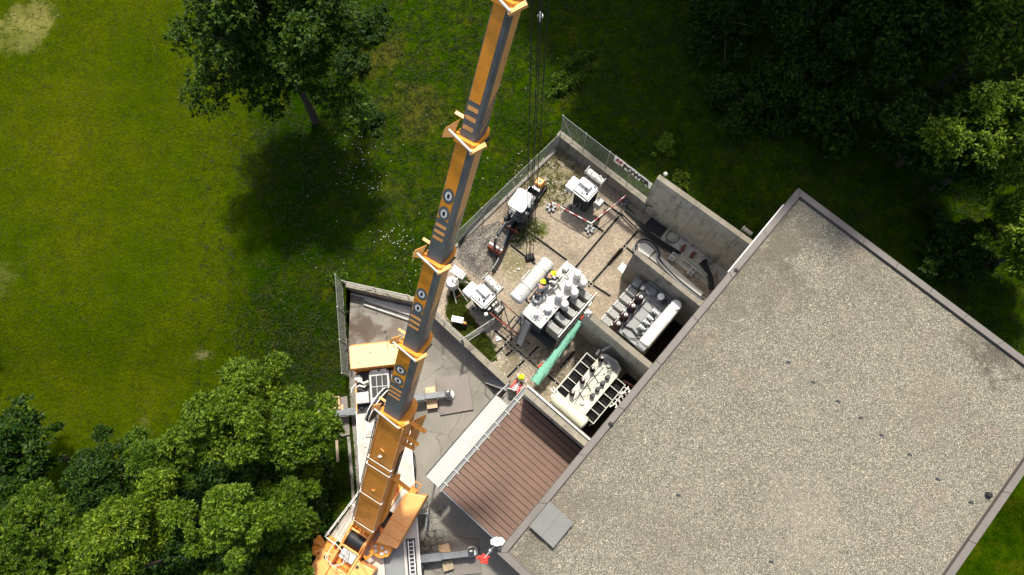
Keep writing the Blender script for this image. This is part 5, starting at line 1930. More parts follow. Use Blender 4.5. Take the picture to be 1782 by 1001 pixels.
# white support column at the partition
# ------------------------------------------------------------------ small auxiliary transformers
def aux(label, loc, rz):
    r = thing('earthing_transformer', label, 'transformer', loc, rz, 'small white-topped transformers')
    mb = MB()
    mb.prism([(-.28, -.55), (.62, -.55), (.62, .3), (-.28, .3)], .1, 2.2)
    for k in range(5):
        mb.box((-.32, -.5 + k * .19, 1.2), (.1, .03, 1.8))
        mb.box((-.2 + k * .2, -.62, 1.2), (.03, .12, 1.8))
    LP(mb, 'tank', M['tank_dark'], r, bevel=.02)
    mb = MB()
    pl = [(-.42, -.5), (-.3, -.68), (.66, -.68), (.78, -.5), (.78, .42), (-.42, .42)]
    mb.prism(pl, 2.2, 2.28)
    LP(mb, 'flange', M['steel_light'], r)
    mb = MB()
    mb.prism([(-.31, -.6), (.68, -.6), (.68, .36), (-.31, .36)], 2.3, 2.4)
    LP(mb, 'cover', M['white'], r, bevel=.015)
    mb = MB()
    mb.prism([(.14, -.32), (.5, -.32), (.5, .42), (.14, .42)], 2.4, 2.72)
    LP(mb, 'terminal_hood', M['white'], r, bevel=.02)
    mb = MB()
    mb.prism([(-.46, .4), (.32, .4), (.32, .92), (-.46, .92)], 1.75, 2.4)
    LP(mb, 'cable_box', M['white'], r, bevel=.02)
    drum(r, 'conservator', -.62, .46, .95, 2.7, .2, M['offwhite'], 'y')
    mb = MB()
    mb.box((.95, -.66, 2.7), (.46, .03, .5))
    mb.box((.95, .5, 2.7), (.44, .03, .48))
    mb.lathe((.9, -.1, 2.88), [(.12, 0), (.12, .05), (.08, .07)], 14)
    mb.path([(1.0, -.2, 2.9), (1.1, -.35, 3.0), (1.0, -.5, 2.95), (.95, -.4, 2.86)], .03, 7)
    mb.path([(.85, .1, 2.88), (.95, .2, 2.98), (1.05, .1, 2.92)], .025, 6)
    LP(mb, 'drum_fittings', M['offwhite'], r)
    mb = MB()
    for y in (-.45, .25):
        mb.box((.85, y, 2.42), (.3, .06, .3))
    LP(mb, 'drum_bracket', M['steel'], r)
    mb = MB()
    mb.prism([(.08, -1.25), (.52, -1.25), (.52, -.86), (.08, -.86)], .95, 1.72)
    LP(mb, 'control_cabinet', M['steel_light'], r, bevel=.02)
    mb = MB()
    mb.lathe((-.05, -.35, 2.4), [(.07, 0), (.07, .08), (.03, .1)], 10)
    mb.lathe((.05, -.15, 2.4), [(.05, 0), (.05, .1)], 8)
    mb.box((-.15, -.1, 2.45), (.12, .1, .08), .4)
    mb.box((.55, -.45, 2.44), (.08, .16, .06), .2)
    LP(mb, 'cover_valve', M['dark'], r)
    mb = MB()
    mb.prism([(-.75, -1.0), (.85, -1.0), (.85, .65), (-.75, .65)], 0, .1)
    LP(mb, 'plinth', M['coping_conc'], r)
    mb = MB()
    mb.path([(-.5, -.1, .12), (-.55, -.2, .5), (-.4, -.3, .9), (-.33, -.2, 1.3)], .04, 7)
    mb.path([(-.6, .1, .12), (-.65, .0, .5), (-.42, -.05, 1.1)], .04, 7)
    mb.box((-.55, .25, .3), (.16, .12, .5))
    LP(mb, 'earth_cable', M['steel'], r)
    return r
a1 = aux('small white-topped transformer inside the red and white tape barrier by the low wall', (4.359, 14.333, YZ), UA)
dup(a1, (-1.78, 8.55, YZ), UA - .05, 'small white-topped transformer between the open mesh gate and the large grey transformer', 'small white-topped transformers')
# pale oil treatment unit half hidden by the boom
ou = thing('oil_tank_unit', 'pale round vessel with tubular legs half hidden behind the crane boom', 'tank', at(790, 500, YZ))
o0 = at(790, 500, YZ)
mb = MB()
mb.lathe(o0 + up * .5, [(.2, 0), (.36, .12), (.38, .7), (.3, .85), (.12, .9)], 20)
ov = mb.build('vessel', M['offwhite'], ou, world=True, smooth=35)
mb = MB()
mb.box(o0 + Vector((.35, .55, 1.3)), (.7, .45, .35), -.7)
mb.box(o0 + Vector((.6, .35, 1.2)), (.3, .4, .3), -.7)
mb.build('pump_box', M['white'], ou, world=True, bevel=.03)
mb = MB()
for a, b_ in (((.2, -.1, 1.0), (.75, -.9, .05)), ((.3, .1, 1.1), (1.1, .05, .3)), ((0, -.2, .9), (.1, -1.0, .05)), ((.5, .3, 1.0), (1.25, -.2, .05))):
    mb.tube(o0 + Vector(a), o0 + Vector(b_), .035)
mb.path([o0 + Vector(q) for q in ((.15, .2, 1.4), (.05, .1, 1.6), (.25, 0, 1.65), (.35, .15, 1.5))], .045, 8)
mb.build('leg_frame', M['offwhite'], ou, world=True)
mb = MB()
mb.tube(o0 + Vector((.1, -.8, .6)), o0 + Vector((1.3, -.1, .9)), .018)
mb.build('tie_rod', M['copper'], ou, world=True)
# orange and white board on the grass corner
ob_ = at(797, 562, YZ)
wb_ = thing('warning_board', 'orange and white board lying on the grass behind the retaining wall', 'sign', ob_)
mb = MB()
mb.bar(at(788, 556, 2.0), at(812, 564, 2.0), .1, .5)
mb.build('board', M['orange_base'], wb_, world=True, bevel=.02)
mb = MB()
mb.bar(at(786, 554, 2.27), at(806, 558, 2.27), .34, .05)
mb.build('white_strip', M['white'], wb_, world=True)
mb = MB()
for t in (.2, .8):
    p = at(788, 556, 2.0).lerp(at(812, 564, 2.0), t)
    mb.box((p.x, p.y, 1.62), (.3, .3, .25), .4)
mb.build('foot', M['black'], wb_, world=True)

# ------------------------------------------------------------------ excavator, dumper, gravel heap
HP = [at(*q, YZ) for q in ((800, 427), (822, 401), (868, 384), (886, 402), (872, 437), (857, 470), (842, 486), (829, 486), (803, 461), (793, 448))]
def build_heap():
    poly = [p.xy for p in HP]
    cx = sum((p for p in poly), Vector((0, 0))) / len(poly)
    x0, x1 = min(p.x for p in poly), max(p.x for p in poly)
    y0, y1 = min(p.y for p in poly), max(p.y for p in poly)
    pts = []
    x = x0
    while x < x1:
        y = y0
        while y < y1:
            q = (x + random.uniform(-.03, .03), y + random.uniform(-.03, .03))
            if inside(q, [tuple(p) for p in poly]):
                pts.append(q)
            y += .09
        x += .09
    n0 = len(pts)
    bd = []
    for i in range(len(poly)):
        a, b_ = poly[i], poly[(i + 1) % len(poly)]
        for t in range(12):
            p = a.lerp(b_, t / 12)
            bd.append((p.x + random.uniform(-.04, .04), p.y + random.uniform(-.04, .04)))
    pts += bd
    r = delaunay_2d_cdt([Vector(p) for p in pts], [(n0 + i, n0 + (i + 1) % len(bd)) for i in range(len(bd))], [], 1, 1e-4)
    vs = []
    for v in r[0]:
        dmin = min((Vector(v) - Vector(b_)).length for b_ in bd)
        k = ss(dmin, 0, 1.0)
        z = YZ + .02 + .38 * k + .08 * math.sin(v.x * 4 + v.y * 2) * k + .06 * math.sin(v.x * 9 - v.y * 7) * k + random.uniform(-.015, .03) * k
        z -= .2 * k * math.exp(-((v.x + .9) ** 2 + (v.y - 12.3) ** 2) / .5)
        vs.append((v.x, v.y, z))
    me = bpy.data.meshes.new('gravel_heap')
    me.from_pydata([(v[0] - cx.x, v[1] - cx.y, v[2] - YZ) for v in vs], [], [tuple(f) for f in r[2]])
    me.materials.append(M['heap'])
    o = bpy.data.objects.new('gravel_heap', me)
    C.objects.link(o)
    o.location = (cx.x, cx.y, YZ)
    tag(o, 'heap of grey gravel under the excavator bucket, held by black side sheets', 'gravel heap')
build_heap()
for pts, lab in ((((800, 425), (816, 402), (836, 381), (850, 362), (866, 352)), 'black sheet barrier along the fence side of the gravel heap'), (((893, 384), (886, 404), (876, 432), (866, 458), (858, 472)), 'dark board edging on the yard side of the gravel heap')):
    base = [at(*q, YZ) for q in pts]
    mb = MB()
    h = .62
    vs, fs = [], []
    for i, p in enumerate(base):
        d = (base[min(i + 1, 4)] - base[max(i - 1, 0)]).normalized()
        n = Vector((-d.y, d.x, 0))
        for o, z in ((-.09, 0), (-.03, h), (.03, h), (.2, 0)):
            vs.append(p + n * o + up * (z * (.85 + .15 * math.sin(i * 2)) + .0))
    for i in range(4):
        for k in range(4):
            fs.append((i * 4 + k, i * 4 + (k + 1) % 4, (i + 1) * 4 + (k + 1) % 4, (i + 1) * 4 + k))
    fs += [(0, 1, 2, 3), (19, 18, 17, 16)]
    mb.add([v for v in vs], fs)
    tag(mb.build('sheet_barrier', M['black'] if 'black' in lab else M['tank_dark'], org=base[0]), lab, 'barrier')

EXP = at(903, 377, 1.85)
ERZ = math.atan2(-.80, -.60) - PI / 2
ex = thing('mini_excavator', 'small excavator with white canopy roof digging in the gravel heap', 'excavator', EXP, ERZ)
for s in (-1, 1):
    mb = MB()
    x = s * .48
    pr = [(-.75, .12), (-.6, .0), (.6, 0), (.75, .12), (.75, .3), (.6, .42), (-.6, .42), (-.75, .3)]
    vs = [(x + o, y, z) for o in (-.12, .12) for y, z in pr]
    n = 8
    mb.add(vs, [tuple(range(n - 1, -1, -1)), tuple(range(n, 2 * n))] + [(k, (k + 1) % n, n + (k + 1) % n, n + k) for k in range(n)])
    for k in range(10):
        mb.box((x, -.62 + k * .138, .425), (.25, .05, .04))
    LP(mb, 'track', M['black'], ex, bevel=.02)
mb = MB()
mb.box((0, 0, .3), (.7, .8, .24))
mb.lathe((0, 0, .4), [(.3, 0), (.3, .16)], 18)
LP(mb, 'undercarriage', M['dark'], ex)
mb = MB()
mb.box((0, .95, .2), (1.15, .08, .34))
mb.bar((-.3, .5, .2), (-.35, .95, .2), .08, .1)
mb.bar((.3, .5, .2), (.35, .95, .2), .08, .1)
LP(mb, 'dozer_blade', M['copper'], ex, bevel=.015)
mb = MB()
mb.prism([(-.55, -.75), (-.3, -.95), (.3, -.95), (.55, -.75), (.55, .4), (.2, .55), (-.3, .55), (-.55, .4)], .56, .8)
mb.prism([(-.52, -.9), (.52, -.9), (.5, -.4), (-.5, -.4)], .8, 1.15)
LP(mb, 'upper_body', M['tank_dark'], ex, bevel=.05)
mb = MB()
mb.box((.0, -.25, 1.02), (.42, .4, .12))
mb.box((.0, -.45, 1.25), (.42, .12, .45))
LP(mb, 'seat', M['black'], ex, bevel=.03)
mb = MB()
for x in (-.46, .46):
    for y in (-.62, .42):
        mb.tube((x, y, .8), (x * .98, y * .95, 2.3), .03, n=8)
mb.tube((-.46, .42, 1.3), (.46, .42, 1.3), .022)
mb.tube((-.46, .42, 1.75), (.46, .42, 1.75), .022)
LP(mb, 'canopy_post', M['dark'], ex)
mb = MB()
mb.prism([(-.5, -.75), (-.3, -.84), (.3, -.84), (.5, -.75), (.52, .3), (.4, .42), (-.4, .42), (-.52, .3)], 2.28, 2.36)
LP(mb, 'canopy_roof', M['white'], ex, bevel=.035)
mb = MB()
for x in (-.2, .2):
    mb.tube((x, .3, .8), (x, .34, 1.15), .02)
    mb.sph((x, .34, 1.17), .04, 8)
mb.box((.4, .35, .95), (.2, .2, .3))
LP(mb, 'control_lever', M['dark'], ex)
mb = MB()
mb.box((0, .72, .85), (.22, .36, .4))
LP(mb, 'swing_post', M['dark'], ex, bevel=.02)
pA, pB, pCc, pD = Vector((0, .8, .95)), Vector((0.02, 1.35, 2.05)), Vector((.04, 2.2, 1.75)), Vector((.05, 2.5, .55))
mb = MB()
mb.bar(pA, pB, .14, .2)
mb.bar(pB, pCc, .13, .18)
bo_ = LP(mb, 'boom_arm', M['tank_dark'], ex, bevel=.02)
mb = MB()
mb.tube(Vector((0, .9, .85)), Vector((.02, 1.45, 1.85)), .045)
mb.tube(pB + up * .18, pCc + Vector((0, -.15, .2)), .04)
LP(mb, 'hydraulic_ram', M['steel'], bo_)
mb = MB()
mb.bar(pCc + Vector((0, .05, .15)), pD, .12, .16)
LP(mb, 'dipper_arm', M['tank_dark'], ex, bevel=.02)
mb = MB()
mb.tube(Vector((.04, 2.4, 1.5)), Vector((.05, 2.55, .8)), .035)
mb.path([(.0, 1.4, 2.2), (.1, 1.9, 2.05), (.1, 2.3, 1.7), (.08, 2.5, 1.1)], .02, 6)
LP(mb, 'arm_hose', M['black'], ex)
mb = MB()
bk = [(2.38, .55), (2.62, .5), (2.72, .25), (2.6, .02), (2.35, -.02), (2.2, .12)]
vs = [(x, y, z) for x in (-.42, .46) for y, z in bk]
n = len(bk)
mb.add(vs, [tuple(range(n - 1, -1, -1)), tuple(range(n, 2 * n))] + [(k, (k + 1) % n, n + (k + 1) % n, n + k) for k in range(n - 1)])
for k in range(5):
    mb.box((-.38 + k * .2, 2.19, .08), (.06, .12, .04))
LP(mb, 'bucket', M['copper'], ex)
mb = MB()
mb.bar((-.42, 2.4, .56), (.46, 2.4, .56), .14, .05, (0, 0, 1))
LP(mb, 'bucket_lip', M['steel_light'], ex)

DPt = at(932, 337, YZ)
du = thing('tracked_dumper', 'small orange and black tracked dumper standing behind the excavator', 'dumper', DPt, ERZ + PI)
for s in (-1, 1):
    mb = MB()
    pr = [(-.65, .1), (-.5, 0), (.5, 0), (.65, .1), (.62, .26), (.5, .34), (-.5, .34), (-.62, .26)]
    vs = [(s * .32 + o, y, z) for o in (-.09, .09) for y, z in pr]
    mb.add(vs, [tuple(range(7, -1, -1)), tuple(range(8, 16))] + [(k, (k + 1) % 8, 8 + (k + 1) % 8, 8 + k) for k in range(8)])
    LP(mb, 'track', M['black'], du, bevel=.02)
mb = MB()
mb.box((0, 0, .36), (.56, 1.1, .14))
LP(mb, 'frame', M['dark'], du)
mb = MB()
mb.box((0, .42, .78), (.52, .5, .62), 0, .88)
db = LP(mb, 'engine_hood', M['orange'], du, bevel=.05)
mb = MB()
mb.box((0, .45, 1.1), (.16, .12, .03))
mb.box((.15, .3, 1.1), (.08, .1, .04))
LP(mb, 'exhaust_cap', M['dark'], db)
mb = MB()
mb.box((0, .04, .62), (.5, .22, .34))
LP(mb, 'seat_panel', M['white'], du, bevel=.02)
mb = MB()
vs = [(-.34, -.8, .95), (.34, -.8, .95), (.34, -.12, .95), (-.34, -.12, .95), (-.24, -.62, .48), (.24, -.62, .48), (.24, -.2, .48), (-.24, -.2, .48)]
mb.add(vs, [(4, 5, 6, 7), (0, 1, 5, 4), (1, 2, 6, 5), (2, 3, 7, 6), (3, 0, 4, 7)])
o = LP(mb, 'skip', M['dark'], du)
o.modifiers.new('solid', 'SOLIDIFY').thickness = .03
mb = MB()
mb.bar((-.34, -.82, .95), (.34, -.82, .95), .05, .05)
mb.bar((-.36, -.8, .95), (-.36, -.12, .95), .05, .05)
LP(mb, 'skip_rim', M['steel_light'], o)

# ------------------------------------------------------------------ tape barrier around the small transformer
tp = [at(960, 352, 2.5), at(1029, 389, 2.6), at(1088, 341, 2.6)]
tb = thing('tape_barrier', 'red and white tape barrier on weighted posts around the small transformer', 'barrier', (tp[1].x, tp[1].y, YZ))
for i, (p, q) in enumerate(((0, 1), (1, 2))):
    n = 9
    for col in (0, 1):
        mb = MB()
        for k in range(n):
            if k % 2 == col:
                a, b_ = tp[p].lerp(tp[q], k / n), tp[p].lerp(tp[q], (k + 1) / n)
                mb.bar(a, b_, .035, .09)
        mb.build('tape_bar', M['red'] if col else M['white'], tb, world=True)
for i, p in enumerate(tp):
    mb = MB()
    mb.tube((p.x, p.y, YZ), (p.x, p.y, p.z + .12), .028)
    po = mb.build('post', M['white'] if i == 1 else M['red'], tb, world=True)
    mb = MB()
    for k in range(6):
        a = k * 1.05
        mb.box((p.x + .2 * math.cos(a), p.y + .2 * math.sin(a), YZ + .09 + .03 * (k % 2)), (.22, .16, .16), a)
    mb.build('base_weight', M['steel'], po, world=True, bevel=.02)
# red-white barrier stack at the stair head
rb = at(899, 674, 2.0)
bs_ = thing('barrier_stack', 'bundle of red and white striped barrier boards at the stair head', 'barrier', (rb.x, rb.y, YZ))
for k in range(7):
    mb = MB()
    p = Vector((rb.x, rb.y, YZ + .55)) + U * (-.28 + .09 * k) * .8 + V * 0.02 * k
    mb.box(p, (.05, .62 - .03 * k, 1.0), UA + .5)
    mb.build('striped_board', M['red'] if k % 2 else M['white'], bs_, world=True)
for k in range(3):
    mb = MB()
    mb.box(Vector((rb.x, rb.y, YZ + 1.09)) + V * (-.2 + .2 * k), (.58, .09, .03), UA + .12 * k)
    mb.build('board_edge', M['red'] if k != 1 else M['white'], bs_, world=True)

def spline_(pts, n=6):
    out = []
    P = [pts[0]] + list(pts) + [pts[-1]]
    for i in range(1, len(P) - 2):
        for k in range(n):
            t = k / n
            a, b_, c, d = P[i - 1], P[i], P[i + 1], P[i + 2]
            out.append(.5 * ((2 * b_) + (c - a) * t + (2 * a - 5 * b_ + 4 * c - d) * t * t + (3 * b_ - a - 3 * c + d) * t ** 3))
    out.append(pts[-1])
    return out
# green net barrier across the bay front
g0, g1 = at(937, 662, 2.4), at(1008, 566, 3.0)
g0, g1 = at(930, 666, 3.0), at(1011, 560, 4.2)
gn = thing('net_barrier', 'bunched pale green safety net draped across the front of the cream transformer bay', 'net', (g0.x, g0.y, YZ))
vs, fs = [], []
NI, NJ = 60, 12
for i in range(NI + 1):
    t = i / NI
    c = g0.lerp(g1, t)
    wd = .29 - .12 * t + .012 * math.sin(t * 41)
    sag = -.12 * math.sin(PI * t)
    for j in range(NJ + 1):
        s = -1 + 2 * j / NJ
        off = (U * -.25 * 0 + V * (s * wd))
        z = c.z + sag - .3 * abs(s) ** 2.2 * (.8 + .2 * math.sin(t * 23 + j)) + .03 * math.sin(t * 75 + j * 1.9) + .025 * math.sin(j * 2.1 + t * 9)
        p = c + off
        vs.append((p.x, p.y, z))
for i in range(NI):
    for j in range(NJ):
        k = i * (NJ + 1) + j
        fs.append((k, k + 1, k + NJ + 2, k + NJ + 1))
mb = MB()
mb.add(vs, fs)
o = mb.build('net_cloth', M['net'], gn, world=True, smooth=180)
o.modifiers.new('solid', 'SOLIDIFY').thickness = .015
mb = MB()
for t in (.02, .34, .66, .98):
    c = g0.lerp(g1, t)
    mb.tube((c.x, c.y, YZ), (c.x, c.y, c.z - .15 * math.sin(PI * t) - .03), .03)
mb.build('net_post', M['steel'], gn, world=True)
for q, z, e, nm in (((1016, 549), 5.2, ((1013, 556), 4.9), 'crumpled orange tape end on the tip of the partition wall above the net'), ((1034, 512), 4.4, ((1031, 518), 4.2), 'short orange tape flag at the far corner of the grey transformer radiators'), ((946, 633), 1.62, ((938, 640), 1.56), 'orange tape scrap lying on the yard slab left of the green net')):
    p, p2 = at(*q, z), at(*e[0], e[1])
    mb = MB()
    mb.path(spline_([p, p.lerp(p2, .4) + Vector((.07, .02, .06)), p.lerp(p2, .7) + Vector((-.06, .04, -.03)), p2]), .05, 5)
    tag(mb.build('orange_tape', M['hivis_o'], org=p), nm, 'tape')

# ------------------------------------------------------------------ cable trench between the big wall and the partition
def zc(x, y, z=1.75):
    return at(1070 + x / 5.561, 360 + y / 5.561, z)
mb = MB()
pit = [zc(385, 60, YZ), zc(515, 195, YZ), zc(440, 300, YZ), zc(270, 190, YZ)]
mb.prism([p.xy for p in pit], YZ - .1, YZ + .012)
setting(mb.build('pit_or_shade_sheet', M['black']))
def strip(name, label, pts, z, th, mat, cat):
    p = [zc(*q, z) for q in pts]
    mb = MB()
    mb.prism([v.xy for v in p], z - th, z)
    return tag(mb.build(name, mat, org=(p[0].x, p[0].y, z - th), bevel=.015), label, cat)
strip('trench_cover', 'pale trench cover slab at the rounded end behind the partition wall', [(225, 355), (300, 345), (385, 420), (330, 490), (225, 420)], 1.72, .2, M['canopy_white'], 'cover slab')
strip('trench_cover', 'long pale trench cover strip running along the top of the partition', [(335, 490), (400, 440), (860, 830), (820, 880)], 1.66, .15, M['canopy_white'], 'cover slab')
strip('floor_slab', 'broad concrete floor slab at the foot of the tall wall in the trench', [(515, 200), (640, 270), (1100, 640), (1010, 720), (1000, 610), (520, 225)], 1.53, .1, M['concrete'], 'floor slab')
strip('floor_slab', 'wide concrete floor slab under the black cables in the trench', [(440, 310), (520, 215), (1000, 600), (900, 760), (560, 520)], 1.56, .1, M['concrete'], 'floor slab')
strip('cover_plate', 'square pale plate lying on the yard slab left of the partition wall', [(75, 535), (145, 600), (90, 660), (20, 600)], 1.53, .025, M['canopy_white'], 'plate')
def spline(pts, n=8):
    out = []
    P = [pts[0]] + list(pts) + [pts[-1]]
    for i in range(1, len(P) - 2):
        for k in range(n):
            t = k / n
            a, b_, c, d = P[i - 1], P[i], P[i + 1], P[i + 2]
            out.append(.5 * ((2 * b_) + (c - a) * t + (2 * a - 5 * b_ + 4 * c - d) * t * t + (3 * b_ - a - 3 * c + d) * t ** 3))
    out.append(pts[-1])
    return out
def cable(label, px, r, mat, z=1.78, grp='cables in the trench', name='cable'):
    pts = spline([zc(q[0], q[1], q[2] if len(q) > 2 else z) for q in px])
    mb = MB()
    mb.path(pts, r, 7)
    return tag(mb.build(name, mat, org=pts[0], smooth=180), label, 'cable', grp)
cable('uppermost thick black cable running from the pit to the trench boxes', [(110, 0), (220, 110), (320, 235), (470, 345), (640, 450)], .07, M['black'])
cable('second thick black cable lying just below the uppermost one', [(100, 20), (215, 130), (310, 255), (460, 365), (610, 460)], .07, M['black'], 1.7)
cable('third black cable at the lower side of the black bundle', [(60, 60), (170, 170), (260, 250), (400, 350), (560, 450)], .05, M['black'], 1.72)
cable('pale grey conduit continuing from the black bundle over both trench boxes', [(640, 455), (760, 545), (900, 665)], .055, M['galv'], 1.95, name='conduit')
cable('second pale grey conduit beside the first over the trench boxes', [(625, 475), (745, 565), (885, 685)], .055, M['galv'], 1.95, name='conduit')
for k, nm in enumerate(('outermost', 'second', 'third', 'innermost')):
    cable(nm + ' black hose of the four curving down to the building edge', [(820 + 20 * k, 545 - 8 * k), (860 + 14 * k, 590), (905 + 12 * k, 680), (920 + 12 * k, 800)], .055, M['black'], 1.8, 'black hoses at the building edge', 'hose')
cable('black cable looping over the rounded end of the trench and along the partition', [(200, 420), (215, 345), (290, 315), (380, 365), (430, 450), (440, 520), (600, 690), (860, 900)], .05, M['black'], 1.85)
cable('grey cable parallel to the loop, nearer the wall top of the partition', [(185, 440), (195, 360), (280, 330), (370, 375), (415, 455), (425, 530), (590, 705), (845, 905)], .045, M['steel'], 1.82)
cable('thin black cable hanging in a big arc from the low wall over the pit', [(240, -20, 3.0), (360, 0, 2.9), (450, 50, 2.6), (495, 110, 2.2), (508, 185, 1.7)], .03, M['black'])
cable('coiled dark cable ring lying on the trench floor slab', [(560 + 62 * math.cos(k * .5), 290 + 58 * math.sin(k * .5)) for k in range(12)], .025, M['dark'], 1.6)
for (x, y), nm in (((565, 480), 'grey cable clamp tray nearer the pit, astride the conduits'), ((745, 622), 'grey cable clamp tray nearer the building, astride the conduits')):
    c = zc(x, y, 2.0)
    r = thing('clamp_tray', nm, 'tray', (c.x, c.y, YZ), UA)
    mb = MB()
    mb.box((0, 0, .42), (.52, .34, .14))
    LP(mb, 'tray', M['steel_light'], r, bevel=.02)
    for q in (-.14, .14):
        mb = MB()
        mb.lathe((q - .02, -.02, .49), [(.09, 0), (.09, .05), (.05, .06)], 12)
        mb.box((q, .08, .5), (.16, .06, .04))
        LP(mb, 'clamp', M['steel'], r)
    mb = MB()
    for q in (-.2, .2):
        mb.bar((q, 0, .08), (q, 0, .36), .06, .06)
    LP(mb, 'leg', M['dark'], r)
for (x, y), nm in (((655, 405), 'rusty terminal block on the trench floor nearest the coiled ring'), ((745, 475), 'rusty terminal block in the middle of the trench floor')):
    c = zc(x, y, 1.6)
    mb = MB()
    mb.box(c + up * .05, (.3, .2, .22), UA + .2)
    mb.box(c + up * .1 + U * .18, (.16, .12, .16), UA)
    tag(mb.build('terminal_block', M['copper'], org=c), nm, 'terminal block')
mb = MB()
for k in range(4):
    c = zc(845 + 12 * k, 540 - 6 * k, 1.7)
    mb.box(c, (.14, .12, .3), UA + k)
tag(mb.build('cable_gland', M['black'], org=zc(850, 540, 1.6)), 'cluster of black cable glands where the four hoses start', 'cable gland')
mb = MB()
a_, b_ = at(1292, 396, 5.5), at(1308, 408, 5.5)
mb.tube(a_, b_, .12, n=12)
mb.tube(a_, a_ + (b_ - a_) * .15, .15, n=12)
tag(mb.build('vent_pipe', M['concrete_old'], org=a_, smooth=40), 'short pale pipe sticking out beside the roof edge behind the tall wall', 'pipe')
# small lamp post behind the wall end
lp_ = at(1158, 303, 4.3)
lp_.z = 2.7
lt = thing('post_lamp', 'small globe lamp on a short post behind the end of the tall wall', 'lamp', lp_)
mb = MB()
mb.tube((lp_.x, lp_.y, 2.5), (lp_.x, lp_.y, 4.2), .035)
mb.build('post', M['galv'], lt, world=True)
mb = MB()
mb.sph((lp_.x, lp_.y, 4.3), .13, 12)
mb.build('globe', M['offwhite'], lt, world=True, smooth=180)
# wind streamer at the roof corner
r0, r1 = at(866, 944, 8.3), at(843, 972, 6.6)
wsn = thing('wind_streamer', 'white cord with a red cloth bundle hanging from the roof corner', 'streamer', r0)
mb = MB()
mid = r0.lerp(r1, .55) - up * .25
mb.path(spline([r0, r0.lerp(mid, .5) - up * .1, mid, r1]), .03, 6)
mb.sph(mid, .09, 8)
mb.build('cord', M['white'], wsn, world=True)
mb = MB()
for k in range(7):
    a = k * .9
    mb.sph(r0 + Vector((.2 * math.cos(a), .12 * math.sin(a) + .03, .05 * math.sin(k))), .13, 8, (1.2, .8, .6))
mb.build('white_bundle', M['white'], wsn, world=True)
mb = MB()
for k in range(11):
    a = k * 2.4
    d_ = .05 + .018 * k
    mb.sph(r1 + Vector((d_ * math.cos(a), d_ * math.sin(a), .04 * math.sin(k * 1.7))), .1 + .03 * math.sin(k * 3.1), 8, (1 + .4 * math.sin(k), .7, .5))
mb.lathe(r1, [(.1, 0), (.07, .2), (.02, .42)], 8, (-1, .1, -.2))
mb.build('red_bundle', M['redcloth'], wsn, world=True, smooth=60)

